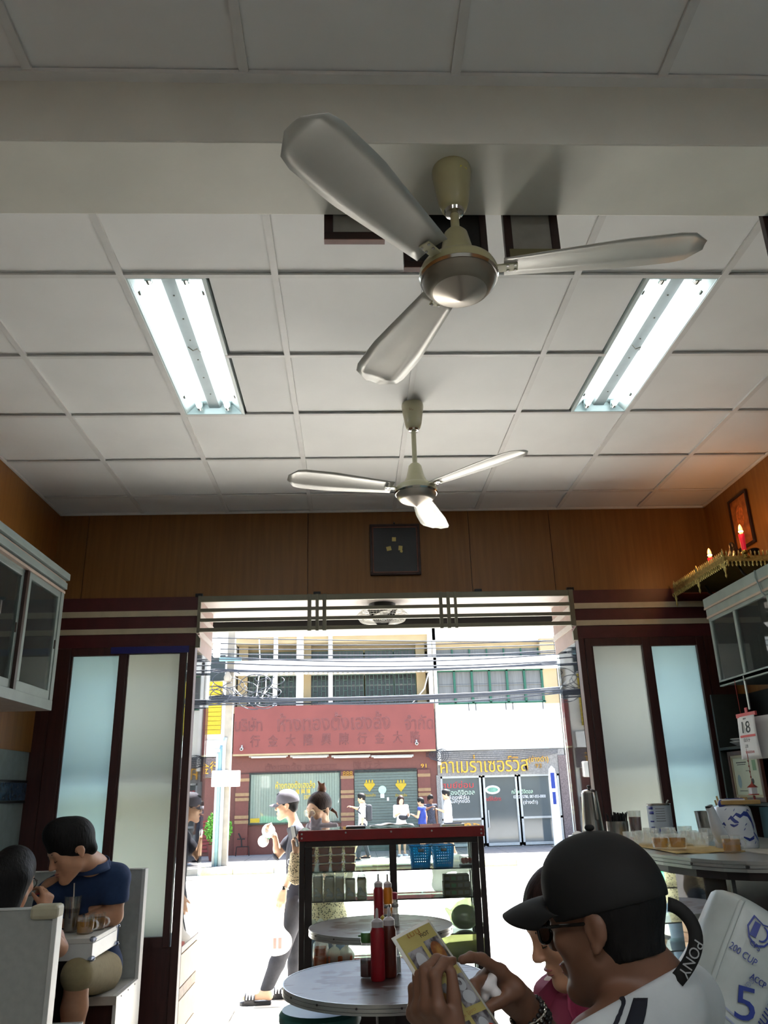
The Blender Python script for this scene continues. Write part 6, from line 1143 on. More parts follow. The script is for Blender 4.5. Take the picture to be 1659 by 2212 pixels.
fk = thing('fork', 'small red-handled fork raised in the hand of the woman at the left edge', 'fork', J['WR']+V(-.01, .02, .09)); MB().tube([V(.0, 0, 0), V(-.05, .0, -.012)], .004, 6).build('handle', 'cal_red', fk, w=False); MB().tube([V(-.05, 0, -.012), V(-.10, .01, -.02)], .0022, 6).build('tines', 'chrome', fk, w=False)
# ---- woman walking past in a grey cap
YW = 7.69; q = lambda a, b, dy=0.: P(a, b, y=YW+dy)
fh = V(-.97, .10, -.05); J = dict(H=q(621, 1742), N=q(636, 1783), SL=q(645, 1803, -.16), SR=q(641, 1803, .16), C=q(645, 1845), P=q(643, 1938), EL=q(634, 1880, -.20), WL=q(613, 1925, -.22), ER=q(600, 1846, .10), WR=q(594, 1806, .06))
J['HL'] = q(640, 1955, -.09); J['HR'] = q(646, 1955, .09); J['KL'] = q(609, 2055, -.09); J['AL'] = q(573, 2143, -.09); J['KR'] = q(640, 2055, .09); J['AR'] = q(634, 2143, .10)
m5 = Fig(J, fh, hs=.97, slim=.85); m5.head(); m5.torso(None, .86); m5.arm('L', .85); m5.arm('R', .85); tl = q(527, 2163, -.09); tl.z = -.145; tr_ = q(598, 2158, .09); tr_.z = -.145; m5.leg('L', .88, tl); m5.leg('R', .88, tr_)
m5.hand('L', (-.25, -.05, -1), (.2, 1, 0), curl=(.3, .4, .3)); m5.hand('R', (-.9, 0, .5), (.2, -.6, .5), curl=(.9, 1.0, .6))
p5 = m5.emit('person', 'skin_pale', .0065); tag(p5, 'woman in a grey cap, dark T-shirt and slides walking past outside the door', 'person'); m5.face(p5, lids=False)
M('cap_grey', '#55535c', .8, var=.06); M('tee_dark', '#23252f', .85, var=.06, scale=40); M('jeans_dark', '#26262c', .85, var=.1, scale=50); M('slide_black', '#17161a', .6); M('white_band', '#d9d9dc', .5)
c5, b5 = m5.cap_hat('cap_grey', .006, p5, brim=.075, lift=-.004, crown=.018); b5.build('brim', 'cap_grey', p5, smooth='all', solid=.004); m5.glasses(p5, 'frame_black', .02, .0015); m5.hair_short(p5, vx=.007, g=.006, top=.0)
m5.emit('t_shirt', 'tee_dark', .009, ['torso', 'uarm'], .020, p5, clips=[(J['N']+V(-.01, 0, .0), V(-.35, 0, 1)), (J['EL']+(J['SL']-J['EL'])*.30, J['EL']-J['SL'], .09), (J['ER']+(J['SR']-J['ER'])*.25, J['ER']-J['SR'], .09)])
m5.emit('trousers', 'jeans_dark', .010, ['thigh', 'shin'], .020, p5, clips=[(q(590, 2133), (0, 0, -1))])
for sd, A, T in (('L', J['AL'], tl), ('R', J['AR'], tr_)):
    d_ = (T-A); d_.z = 0; d_.normalize(); hl = A-d_*.05; so = MB().prism([(-.035, -.0), (-.040, .12), (-.034, .24), (0, .265), (.034, .24), (.042, .13), (.033, 0)], .026, V(hl.x, hl.y, -.199), Matrix(((d_.y, d_.x, 0), (-d_.x, d_.y, 0), (0, 0, 1)))).build('slide_sole', 'slide_black', p5, bev=.006)
    sd_ = V(d_.y, -d_.x, 0); mid = hl+d_*.175; stp = MB().grid(lambda u, v: mid+d_*(v-.5)*.085+sd_*(.046*math.cos(PI*u))+V(0, 0, -.178-mid.z+.066*math.sin(PI*u)**.7), 12, 5).build('slide_strap', 'slide_black', p5, smooth='all', solid=.006)
    for k in (-1, 0, 1): MB().grid(lambda u, v: mid+d_*(k*.026+(v-.5)*.011)+sd_*(.0505*math.cos(PI*(.08+.84*u)))+V(0, 0, -.178-mid.z+.0705*math.sin(PI*(.08+.84*u))**.7), 12, 1).build('white_stripe', 'white_band', p5, smooth='all', solid=.001)
wv = (J['WL']-J['EL']).normalized(); MB().torus(J['WL']-wv*.03, .028, .006, frame(wv), 20, 6).build('watch_band', 'cloth', p5, smooth='all'); MB().box(J['WL']-wv*.03+V(-.012, -.027, 0), (.022, .010, .028)).build('watch_face', 'black', p5, bev=.002)
text('shirt_print', 'O', q(617, 1862, -.16)+V(.03, 0, 0), (.6, -.8, 0), (0, 0, 1), .05, .05, 'white_band', p5, .001)
hf = thing('handheld_fan', 'white handheld fan held up by the woman in the grey cap', 'fan', q(580, 1795, .04)); MB().lathe([(0, -.022), (.045, -.02), (.062, -.004), (.062, .004), (.045, .02), (0, .022)], (0, 0, 0), 24, rot('X', 70) @ rot('Y', 20)).build('fan_head', M('white_plastic', '#e9ebea', .35, var=.02), hf, w=False, smooth=True)
MB().ell((-.045, 0, -.085), (.05, .035, .05)).build('battery_grip', 'white_plastic', hf, w=False, smooth=True); MB().torus((-.015, 0, -.035), .035, .006, rot('X', 80), 18, 6).build('green_ring', M('mint', '#5fbf8a', .4), hf, w=False, smooth='all')
cb = thing('shopping_bag', 'white plastic carrier bag with a red print swinging at the knee of the walking woman', 'bag', q(600, 2040, -.25)); f = SDF(q(560, 1990, -.25)-V(.12, .12, .35), q(640, 1990, -.25)+V(.1, .12, .14), .010); b0 = q(603, 2035, -.24)
f.ell(b0, (.11, .05, .10), k=.03).cap(b0+V(0, 0, .08), J['WL']+V(-.0, -.02, -.10), .035, .012, k=.04).ell(b0+V(-.05, 0, -.05), (.06, .04, .05), k=.03); f.build('bag_skin', 'bag_white', cb); MB().box(b0+V(-.01, -.056, .0), (.07, .004, .08)).build('red_print', M('pale_red', '#d98a82', .6), cb); MB().box(b0+V(-.01, -.058, .0), (.018, .004, .08)).build('grey_print', 'box_white', cb)
# ---- woman with the bun behind the display case
YB_ = 6.33; q = lambda a, b, dy=0.: P(a, b, y=YB_+dy); fh = V(-.66, -.72, -.16)
J = dict(H=q(690, 1752), N=q(700, 1797, .03), SL=q(752, 1822), SR=q(662, 1822), C=q(704, 1870, .02), P=q(704, 1985, .02), EL=q(745, 1890, -.10), WL=q(715, 1895, -.25), ER=q(640, 1893, -.08), WR=q(640, 1838, -.20))
J['HL'] = q(728, 2000); J['HR'] = q(684, 2000); J['KL'] = J['HL']+V(.0, 0, -.42); J['KR'] = J['HR']+V(0, 0, -.42); J['AL'] = V(J['KL'].x, J['KL'].y+.02, -.13); J['AR'] = V(J['KR'].x, J['KR'].y+.02, -.13)
m6 = Fig(J, fh, hs=.98, slim=.9); m6.head(); m6.torso(None, .92); m6.arm('L', .95); m6.arm('R', .95); m6.leg('L', .9, J['AL']+V(-.05, -.16, -.05)); m6.leg('R', .9, J['AR']+V(-.05, -.16, -.05)); m6.hand('R', (.0, -.1, 1), (.4, -1, 0), curls=((.6, .8, .5), (.7, .9, .5), (.8, .9, .5), (.9, .9, .5)), sc=.95); m6.hand('L', (-1, -.3, .1), (0, 0, -1))
p6 = m6.emit('person', 'skin_pale', .0065); tag(p6, 'woman with a hair bun, round glasses and leopard sleeves standing behind the display case', 'person'); m6.face(p6, lids=True, lip='cal_red'); m6.glasses(p6, M('wire_gold', '#b7aa8a', .3, metal=.8), .024, .0014)
f = SDF(np.array(J['H'])-.17, np.array(J['H'])+.19, .006); f.ell(m6.hp(0, -.010, .050), (.083, .104, .094), m6.RH); f.ell(m6.hp(0, .125, -.03), (.085, .085, .115), m6.RH, .01, True); f.clip(m6.hp(0, -.05, -.05), tuple(-m6.u-m6.f*.3)); f.build('hair', 'hair_brown', p6); f = SDF(np.array(m6.hp(0, -.06, .15))-.08, np.array(m6.hp(0, -.06, .15))+.12, .005); f.ell(m6.hp(0, -.05, .150), (.036, .036, .032)).cap(m6.hp(.0, -.05, .17), m6.hp(.01, -.03, .215), .018, .006, k=.02).cap(m6.hp(.0, -.06, .17), m6.hp(-.03, -.06, .20), .012, .004, k=.02); f.build('hair_bun', M('hair_tint', '#5a3218', .45, var=.3, scale=50), p6); MB().tube([m6.hp(-.06, -.07, .0), m6.hp(-.085, -.09, -.03), m6.hp(-.10, -.09, -.07)], [.014, .01, .003], 8).build('loose_hair', 'hair_tint', p6, smooth='all')
lp = M('leopard', '#b9a684', .9, var=0); nt = lp.node_tree; b = nt.nodes['Principled BSDF']; tc = nt.nodes.new('ShaderNodeTexCoord'); vo = nt.nodes.new('ShaderNodeTexVoronoi'); vo.inputs['Scale'].default_value = 85; cr = nt.nodes.new('ShaderNodeValToRGB'); cr.color_ramp.elements[0].position = .30; cr.color_ramp.elements[0].color = (.015, .012, .01, 1); cr.color_ramp.elements[1].position = .42; cr.color_ramp.elements[1].color = (*lin('#c9b896'), 1); nt.links.new(tc.outputs['Object'], vo.inputs['Vector']); nt.links.new(vo.outputs['Distance'], cr.inputs[0]); nt.links.new(cr.outputs[0], b.inputs['Base Color'])
m6.emit('leopard_blouse', 'leopard', .008, ['torso', 'uarm', 'farm'], .018, p6, clips=[(J['N']+V(-.02, -.02, .0), V(-.3, -.3, 1)), (J['WR']-V(0, 0, .005), J['WR']-J['ER'], .12)]); m6.emit('trousers', M('slate_blue', '#5c6a7c', .85), .012, ['thigh', 'shin'], .016, p6)
f = SDF(np.array(J['N'])-V(.2, .2, .12), np.array(J['N'])+V(.2, .18, .16), .006); nc = J['N']+V(-.03, -.04, .035)
for k in range(9):
    a = 2*PI*k/9; f.cap(nc+V(.085*math.cos(a), .075*math.sin(a), .005*math.sin(3*a)), nc+V(.085*math.cos(a+.9), .075*math.sin(a+.9), .02*math.cos(2*a)), .028, .024, k=.008)
f.cap(nc+V(-.04, -.08, .02), nc+V(-.055, -.085, .075), .03, .010, k=.02).cap(nc+V(-.02, -.08, .02), nc+V(.01, -.09, .06), .03, .012, k=.015).cap(nc+V(.05, -.07, .0), nc+V(.12, -.06, .01), .03, .02, k=.02); f.build('scarf', M('scarf_grey', '#7c7780', .9, var=.12, scale=20), p6, relax=1)
ph = thing('smartphone', 'grey smartphone in the raised hand of the woman with the bun', 'phone', J['WR']+V(-.01, -.035, .10)); MB().box((0, 0, 0), (.012, .07, .145), rot('Z', 30) @ rot('Y', -12)).build('phone_body', M('phone_grey', '#4d5054', .3, metal=.4), ph, w=False, bev=.006); MB().box((-.0065, 0, 0), (.001, .062, .13), rot('Z', 30) @ rot('Y', -12)).build('phone_screen', 'black', ph, w=False)
# ---- people on the far pavement
M('white_shirt', '#d6d6d8', .85, var=.03); M('royal_blue', '#1c3078', .8, var=.05); M('grey_trousers', '#33363c', .85, var=.05); M('print_top', '#2a2e3c', .8, var=.4, scale=30); M('black_pack', '#1d2027', .7, var=.1)
def ped(label, px, py, Y, h, face, shirt, bottom, skin='skin', stride=.0, arms=((-.02, -.27), (.10, -.10)), shorts=False, hair='short', sleeveless=False):
    b = P(px, py, y=Y); x, z0 = b.x, -.2; s = h/1.70; fw = V(math.cos(face), math.sin(face), 0); rt_ = V(fw.y, -fw.x, 0); B = lambda r, f_, z: V(x, Y, z0)+rt_*r*s+fw*f_*s+V(0, 0, z*s)
    J = dict(H=B(0, .02, 1.575), N=B(0, -.02, 1.43), SL=B(-.175, 0, 1.39), SR=B(.175, 0, 1.39), C=B(0, 0, 1.24), P=B(0, 0, .93), HL=B(-.085, 0, .88), HR=B(.085, 0, .88), KL=B(-.085, .02+stride*.5, .49), KR=B(.085, .02-stride*.35, .49), AL=B(-.085, stride, .08), AR=B(.085, -stride, .08+.03*(stride > .05)))
    for sd, sg, (ef, ez), in (('L', -1, arms[0]), ('R', 1, arms[1])): J['E'+sd] = B(sg*.22, ef, 1.39+ez); dd = .24; J['W'+sd] = J['E'+sd]+(fw*.20+V(0, 0, .07) if ef > .02 else V(0, 0, -.24)+fw*.03)*s+rt_*(-sg*.06 if ef > .02 else 0)
    g = Fig(J, fw*.97+V(0, 0, -.2), hs=1.0*s, slim=.9); g.head(detail=True); g.torso(None, .92*s); g.arm('L', .9*s); g.arm('R', .9*s); g.leg('L', .9*s, J['AL']+fw*.18*s+V(0, 0, -.05)); g.leg('R', .9*s, J['AR']+fw*.18*s+V(0, 0, -.05))
    for sd in 'LR': d_ = (J['W'+sd]-J['E'+sd]); g.hand(sd, d_, fw if d_.z < -.1 else V(0, 0, -1), sc=s)
    p = g.emit('person', skin, .012, relax=1); tag(p, label, 'person', 'pedestrians across the street'); g.shirt = g.emit('shirt', shirt, .013, ['torso'] if sleeveless else ['torso', 'uarm'], .018, p, clips=[(J['N']+V(0, 0, .02), (0, 0, 1)), (J['P']-V(0, 0, .08), (0, 0, -1))])
    cl = [(B(0, 0, .42), (0, 0, -1))] if shorts else []; g.emit('shorts' if shorts else 'trousers', bottom, .013, ['thigh'] if shorts else ['thigh', 'shin'], .020, p, clips=cl)
    for sd in 'LR': MB().prism([(-.04, -.05), (-.045, .10), (-.03, .21), (.03, .21), (.045, .10), (.04, -.05)], .05, V(J['A'+sd].x, J['A'+sd].y, J['A'+sd].z-.09*s), Matrix((rt_, fw, V(0, 0, 1))).transposed()).build('shoe', 'white_band' if shorts else 'slide_black', p, bev=.012)
    if hair == 'short': g.hair_short(p, vx=.010)
    else:
        f = SDF(np.array(J['H'])-V(.2, .2, .50), np.array(J['H'])+V(.2, .2, .2), .011); f.ell(g.hp(0, -.012, .05), (.09, .11, .10), g.RH); f.cap(g.hp(-.06, -.05, 0), J['N']-rt_*.07+V(0, 0, -.28), .05, .035, k=.04); f.cap(g.hp(.06, -.05, 0), J['N']+rt_*.07+V(0, 0, -.28), .05, .035, k=.04); f.cap(g.hp(0, -.07, 0), J['N']-fw*.06+V(0, 0, -.25), .06, .04, k=.04); f.ell(g.hp(0, .125, -.04), (.085, .10, .11), g.RH, .012, True); f.build('hair', 'hair_brown', p)
    return p, g, fw, rt_
p, g, fw, rt_ = ped('man in a white shirt with a black backpack walking left across the street', 785, 1857, 22.4, 1.62, PI*.98, 'white_shirt', 'grey_trousers', stride=.13); C = g.J['C']; o = MB().box(C-fw*.17+V(0, 0, -.04), (.16, .30, .42), Matrix((fw, rt_, V(0, 0, 1))).transposed()).build('backpack', 'black_pack', None, bev=.05); tag(o, 'black backpack on the back of the man in the white shirt', 'backpack')
for s_ in (-1, 1): MB().tube([C+rt_*s_*.10-fw*.12+V(0, 0, .16), C+rt_*s_*.115+fw*.03+V(0, 0, .17), C+rt_*s_*.12+fw*.13+V(0, 0, .02), C+rt_*s_*.13-fw*.08+V(0, 0, -.18)], .018, 6).build('shoulder_strap', 'black_pack', o, smooth='all')
p, g, fw, rt_ = ped('young woman with long hair and a white blouse looking at her bag, across the street', 869, 1848, 23.4, 1.53, -PI*.42, 'white_shirt', 'white_shirt', 'skin_pale', arms=((.05, -.26), (.05, -.26)), shorts=True, hair='long'); o = MB().ell(g.J['C']+fw*.20+V(0, 0, -.13), (.13, .07, .08)).build('handbag', 'black_pack', None, smooth=True); tag(o, 'black handbag held in front by the long-haired young woman', 'handbag')
ped('woman in a blue sleeveless top facing left across the street', 915, 1848, 22.9, 1.47, PI*.85, 'royal_blue', 'royal_blue', arms=((.05, -.25), (-.06, -.26)), shorts=True, sleeveless=True); ped('woman in a dark patterned top beside the woman in blue, across the street', 934, 1847, 23.5, 1.53, -PI*.35, 'print_top', 'grey_trousers', 'skin_dark', sleeveless=True)
p, g, fw, rt_ = ped('man in a white T-shirt and shorts walking with a phone across the street', 972, 1849, 22.6, 1.66, PI*.97, 'white_shirt', 'white_shirt', 'skin', stride=.14, arms=((.05, -.26), (.0, -.27)), shorts=True); o = MB().box(g.J['WL']+fw*.09+V(0, 0, .05), (.015, .08, .15), rot('Y', 30)).build('smartphone', 'black', None, bev=.005); tag(o, 'dark phone held by the man in the white T-shirt', 'phone')
# ================================================================== THE STREET
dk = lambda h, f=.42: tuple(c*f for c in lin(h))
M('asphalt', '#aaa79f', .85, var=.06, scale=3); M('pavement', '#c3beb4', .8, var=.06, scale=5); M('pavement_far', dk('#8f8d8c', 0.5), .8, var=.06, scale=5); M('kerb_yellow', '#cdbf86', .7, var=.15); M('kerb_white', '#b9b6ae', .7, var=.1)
road = struct('street_road', MB().bb((-45, 8.72, -.50), (45, 21.1, -.35)), 'asphalt', 'sunlit street running past the doorway')
nearp = struct('street_pavement', MB().bb((-45, YF+.06, -.50), (45, 8.6, -.215)), 'pavement', 'paved footway in front of the shop')
for i in range(14):
    for j in range(5):
        MB().bb((-3.5+.5*i+.004, 6.0+.5*j+.004, -.215), (-3.0+.5*i-.004, 6.5+.5*j-.004, -.2+random.uniform(-.002, .002))).build('paving_slab', 'pavement', nearp)
for i in range(10): MB().bb((-5+i*1.0+.005, 8.5, -.36), (-4+i*1.0-.005, 8.72, -.2)).build('kerb_stone', 'kerb_white', nearp)
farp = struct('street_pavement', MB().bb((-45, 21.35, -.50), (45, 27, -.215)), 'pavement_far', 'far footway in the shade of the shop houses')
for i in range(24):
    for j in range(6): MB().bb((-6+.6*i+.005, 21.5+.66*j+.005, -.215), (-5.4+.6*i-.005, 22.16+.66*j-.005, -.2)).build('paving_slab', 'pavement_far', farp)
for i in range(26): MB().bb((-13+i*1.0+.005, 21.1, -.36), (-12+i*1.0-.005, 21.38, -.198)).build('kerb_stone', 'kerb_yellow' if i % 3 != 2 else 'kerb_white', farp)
YB = 25.5
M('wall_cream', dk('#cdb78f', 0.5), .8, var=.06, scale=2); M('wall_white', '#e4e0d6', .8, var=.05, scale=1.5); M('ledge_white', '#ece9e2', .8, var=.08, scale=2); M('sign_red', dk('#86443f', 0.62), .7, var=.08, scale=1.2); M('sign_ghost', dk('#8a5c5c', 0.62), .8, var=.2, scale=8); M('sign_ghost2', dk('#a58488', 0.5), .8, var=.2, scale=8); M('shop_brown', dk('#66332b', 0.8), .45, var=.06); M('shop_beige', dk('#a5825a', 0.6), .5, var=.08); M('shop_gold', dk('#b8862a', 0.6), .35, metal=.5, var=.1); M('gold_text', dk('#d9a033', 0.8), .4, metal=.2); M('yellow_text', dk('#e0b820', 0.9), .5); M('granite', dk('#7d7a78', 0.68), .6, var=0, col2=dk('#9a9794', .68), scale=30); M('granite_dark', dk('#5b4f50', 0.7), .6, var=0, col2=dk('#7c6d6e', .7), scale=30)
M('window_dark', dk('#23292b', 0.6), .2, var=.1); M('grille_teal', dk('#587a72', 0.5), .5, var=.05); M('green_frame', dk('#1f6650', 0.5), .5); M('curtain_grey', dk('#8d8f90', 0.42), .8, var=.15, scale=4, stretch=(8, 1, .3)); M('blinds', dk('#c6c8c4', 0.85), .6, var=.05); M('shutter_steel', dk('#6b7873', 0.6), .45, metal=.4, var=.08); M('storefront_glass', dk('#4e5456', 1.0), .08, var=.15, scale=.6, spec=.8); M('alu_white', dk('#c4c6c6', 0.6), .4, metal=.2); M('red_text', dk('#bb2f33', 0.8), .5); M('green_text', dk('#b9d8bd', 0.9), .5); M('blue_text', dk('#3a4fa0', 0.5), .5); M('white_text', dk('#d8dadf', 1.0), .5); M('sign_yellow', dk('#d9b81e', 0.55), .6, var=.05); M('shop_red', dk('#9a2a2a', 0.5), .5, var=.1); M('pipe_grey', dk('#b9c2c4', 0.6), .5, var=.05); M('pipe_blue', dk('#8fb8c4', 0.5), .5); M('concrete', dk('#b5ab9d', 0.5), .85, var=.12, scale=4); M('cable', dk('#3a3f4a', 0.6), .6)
Rz, Uz = V(1, 0, 0), V(0, 0, 1)
def bpt(px, py, y=YB): return P(px, py, y=y)
# ---- shop house with the red signboard
hb = thing('shop_house', 'shop house with a faded red signboard and a brown gold-shop front', 'building', (-.6, 26, -.2))
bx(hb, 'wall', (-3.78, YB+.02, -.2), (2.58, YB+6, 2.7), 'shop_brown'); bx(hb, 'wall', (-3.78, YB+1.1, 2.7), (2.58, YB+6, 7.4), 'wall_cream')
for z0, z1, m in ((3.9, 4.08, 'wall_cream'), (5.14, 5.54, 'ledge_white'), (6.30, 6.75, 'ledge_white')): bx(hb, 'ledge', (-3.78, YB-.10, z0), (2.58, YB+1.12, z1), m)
for k in range(40): MB().cyl((-3.7+.157*k, YB-.12, 5.11), (-3.7+.157*k, YB-.02, 5.13), .05, n=8).build('gutter_tile', 'ledge_white', hb)
bx(hb, 'balcony_soffit', (-3.78, YB, 6.10), (2.58, YB+1.1, 6.3), 'wall_cream'); bx(hb, 'back_wall_band', (-3.78, YB+.75, 5.86), (2.58, YB+1.1, 6.3), 'wall_cream')
for px in (595, 648, 714, 930):
    x = bpt(px, 1450).x; w = .13 if px != 648 else .22; bx(hb, 'pillar', (x-w/2, YB-.06, 4.08), (x+w/2, YB+.1, 6.3), 'ledge_white')
for px in (520, 660, 912): x = bpt(px, 1450).x; bx(hb, 'pier', (x-.15, YB+.5, 4.08), (x+.15, YB+.75, 6.3), 'wall_cream')
def grille(par, x0, x1, z0, z1, y, step=.125):
    mb = MB(); n = max(2, int((x1-x0)/step)); nz = max(1, int(round((z1-z0)/.34)))
    for i in range(n+1): x = x0+(x1-x0)*i/n; mb.bb((x-.009, y-.01, z0), (x+.009, y+.01, z1))
    for j in range(nz+1):
        for i in range(n): zz = min(z1, z0+(z1-z0)*(j+.5*(i % 2))/nz); xa = x0+(x1-x0)*i/n; mb.bb((xa, y-.01, zz-.009), (xa+(x1-x0)/n, y+.01, zz+.009))
    o = mb.build('security_grille', 'grille_teal', par); o['kind'] = 'stuff'
for a, b in ((530, 592), (598, 642), (668, 712), (716, 785), (790, 850), (853, 898)):
    x0, x1 = bpt(a, 1480, YB+.6).x, bpt(b, 1480, YB+.6).x; wd = bx(hb, 'window', (x0, YB+.66, 4.1), (x1, YB+.72, 5.12), 'window_dark'); grille(wd, x0, x1, 4.1, 5.12, YB+.62); MB().bb((x0, YB+.655, 4.75), (x1, YB+.665, 4.80)).build('window_bar', 'curtain_grey', wd)
    w2 = bx(hb, 'window', (x0, YB+.66, 5.5), (x1, YB+.72, 5.90), 'curtain_grey'); grille(w2, x0, x1, 5.5, 5.90, YB+.62, .11)
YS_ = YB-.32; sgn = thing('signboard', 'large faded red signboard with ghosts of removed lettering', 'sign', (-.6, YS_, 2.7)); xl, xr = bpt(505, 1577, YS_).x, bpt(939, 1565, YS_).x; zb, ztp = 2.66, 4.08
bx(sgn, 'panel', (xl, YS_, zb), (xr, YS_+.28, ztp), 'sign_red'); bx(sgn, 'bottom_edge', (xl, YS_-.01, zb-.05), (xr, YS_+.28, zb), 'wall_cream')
def ghost(body, px, py, w, h):
    c = bpt(px, py, YS_-.006); text('ghost_lettering', body, c, Rz, Uz, w, h, 'sign_ghost', sgn, 0, .016)
ghost('บริษัท', 537, 1565, .85, .42); ghost('ห้างทองตั้งเฮงล้ง', 722, 1558, 3.5, .55); ghost('จำกัด', 905, 1560, .90, .45)
for k, ch in enumerate('行金大隆興陳行金大隆'): ghost(ch, 551+k*38.5, 1601-k*1.1, .30, .36)
for px, py in ((522, 1617), (900, 1605)): c = bpt(px, py, YS_-.06); cm = thing('security_camera', 'small white security camera under the %s end of the red signboard' % ('left' if px < 700 else 'right'), 'camera', c, 'cameras on the red signboard'); MB().cyl((0, .06, .0), (0, -.06, -.02), .05, n=12).build('camera_body', 'alu_white', cm, w=False, smooth=True); MB().cyl((0, -.058, -.02), (0, -.066, -.02), .03, n=10).build('lens', 'black', cm, w=False); MB().bb((-.02, .03, .0), (.02, .06, .10)).build('bracket', 'alu_white', cm, w=False)
for a, b in ((538, 622), (627, 710), (716, 800), (802, 893)):
    q0, q1 = bpt(a, 1634, YB-.12), bpt(b, 1634-(b-a)*.022, YB-.12); lt = thing('strip_light', 'unlit strip light under the red signboard, ' + {538: 'leftmost', 627: 'second from left', 716: 'third from left', 802: 'rightmost'}[a], 'lamp', q0, 'unlit strip lights'); MB().bar((0, 0, 0), (q1-q0), .07, .06).build('batten', 'alu_white', lt, w=False); MB().cyl((.08, -.06, -.03), (q1-q0)*.96+V(0, -.06, -.03), .03, n=10).build('tube', 'ledge_white', lt, w=False, smooth=True)
# shop front of the gold shop
for (a, b) in ((510, 538), (737, 764), (904, 930)):
    x0, x1 = bpt(a, 1720).x, bpt(b, 1720).x; pl = bx(hb, 'pilaster', (x0, YB-.10, -.2), (x1, YB+.02, 2.08), 'shop_brown')
    for z in (1.92, 1.50, 1.36, .86, .72): MB().bb((x0-.01, YB-.12, z-.05), (x1+.01, YB-.10, z+.04)).build('beige_band', 'shop_beige', pl)
text('house_number', '888', bpt(751, 1671, YB-.13), Rz, Uz, .30, .14, 'shop_gold', hb, .02); text('house_number', '91', bpt(915, 1654, YB-.03), Rz, Uz, .17, .11, 'gold_text', hb, .02)
for k, t_ in enumerate(('ตั้งเฮงล้ง เยาวราช', '陳 行 大')): text('faint_lettering', t_, bpt(650 if k == 0 else 795, 1655-k*3, YB-.004), Rz, Uz, 2.2 if k == 0 else .9, .22, 'sign_ghost', hb, 0, .008)
x0, x1, z0, z1 = bpt(541, 1720).x, bpt(734, 1720).x, .67, 2.06; sw = bx(hb, 'shop_window', (x0, YB-.06, z0), (x1, YB-.05, z1), 'glass_clear'); bx(hb, 'window_back', (x0, YB-.0, z0), (x1, YB+.02, z1), 'blinds')
for k in range(34): xx = x0+(x1-x0)*(k+.5)/34; MB().box((xx, YB-.022, (z0+z1)/2), (.075, .006, z1-z0), rot('Z', 28)).build('blind_slat', 'blinds', sw)
for a, b in (((x0-.05, z0-.05), (x1+.05, z0)), ((x0-.05, z1), (x1+.05, z1+.05)), ((x0-.05, z0), (x0, z1)), ((x1, z0), (x1+.05, z1))): MB().bb((a[0], YB-.09, a[1]), (b[0], YB+.01, b[1])).build('window_frame', 'window_dark', sw)
text('gold_lettering', 'ห้างทองตั้งเฮงล้ง', bpt(638, 1695, YB-.065), Rz, Uz, 1.2, .22, 'yellow_text', sw, .006); text('gold_lettering', '行 金 大 隆 興 陳', bpt(637, 1710, YB-.065), Rz, Uz, .95, .14, 'yellow_text', sw, .006); text('gold_lettering', 'ราคาทอง', bpt(668, 1722, YB-.065), Rz, Uz, .32, .12, 'yellow_text', sw, .006)
MB().bb((x0+.02, YB-.066, z0+.02), (x0+.30, YB-.06, z0+.14)).build('yellow_notice', 'sign_yellow', sw)
x0, x1 = bpt(766, 1720).x, bpt(902, 1720).x; shu = thing('roller_shutter', 'closed steel roller shutter of the gold shop with yellow emblems', 'shutter', ((x0+x1)/2, YB-.02, -.2))
for k in range(28): MB().bb((x0, YB-.03-.012*(k % 2), -.2+.08*k+.003), (x1, YB+.0, -.2+.08*(k+1)-.003)).build('slat', 'shutter_steel', shu)
MB().bb((x0, YB-.08, 2.04), (x1, YB, 2.12)).build('shutter_box', 'window_dark', shu)
for px in (798, 866):
    c = bpt(px, 1697, YB-.05); MB().prism([(-.15, .07), (.15, .07), (.17, .02), (0, -.18), (-.17, .02)], .01, c, Matrix(((1, 0, 0), (0, 0, -1), (0, 1, 0)))).build('diamond_emblem', 'sign_yellow', shu)
    for s_ in (-1, 0, 1): MB().prism([(-.035, 0), (.035, 0), (.012, .09), (-.012, .09)], .01, c+V(s_*.09, 0, .08), Matrix(((1, 0, 0), (0, 0, -1), (0, 1, 0)))).build('crown_emblem', 'sign_yellow', shu)
    text('emblem_lettering', 'ตั้งเฮงล้ง', c+V(.0, 0, -.27), Rz, Uz, .36, .09, 'sign_yellow', shu, .004)
MB().cyl(bpt(826, 1706, YB-.05), bpt(826, 1706, YB-.07), .12, n=20).build('round_sticker', M('sticker_green', '#9fc0b0', .5), shu); MB().box(bpt(826, 1719, YB-.055), (.12, .01, .12)).build('paper_notice', 'paper', shu); MB().box(bpt(838, 1726, YB-.055), (.06, .01, .10)).build('paper_notice', 'paper', shu)
# ---- camera service shop
hc = thing('shop_house', 'white shop house with green windows over a camera repair shop', 'building', (4.5, 26, -.2)); X0, X1 = 2.585, 6.62
bx(hc, 'wall', (X0, YB+.02, 2.62), (X1, YB+6, 4.10), 'wall_white'); bx(hc, 'wall', (X0, YB+.3, 4.1), (X1, YB+6, 7.4), 'wall_cream'); bx(hc, 'side_pier', (6.15, YB+.0, 4.0), (X1, YB+.3, 7.0), 'wall_cream'); bx(hc, 'ledge', (X0, YB-.12, 5.10), (X1, YB+.32, 5.52), 'ledge_white'); bx(hc, 'ledge', (X0, YB-.12, 6.08), (X1, YB+.32, 6.6), 'ledge_white'); bx(hc, 'drain_pipe', (2.60, YB-.12, 2.2), (2.70, YB-.02, 6.9), 'ledge_white')
xa, xb = bpt(944, 1480).x, bpt(1172, 1480).x; gw = bx(hc, 'window', (xa, YB+.06, 4.08), (xb, YB+.10, 5.08), 'curtain_grey')
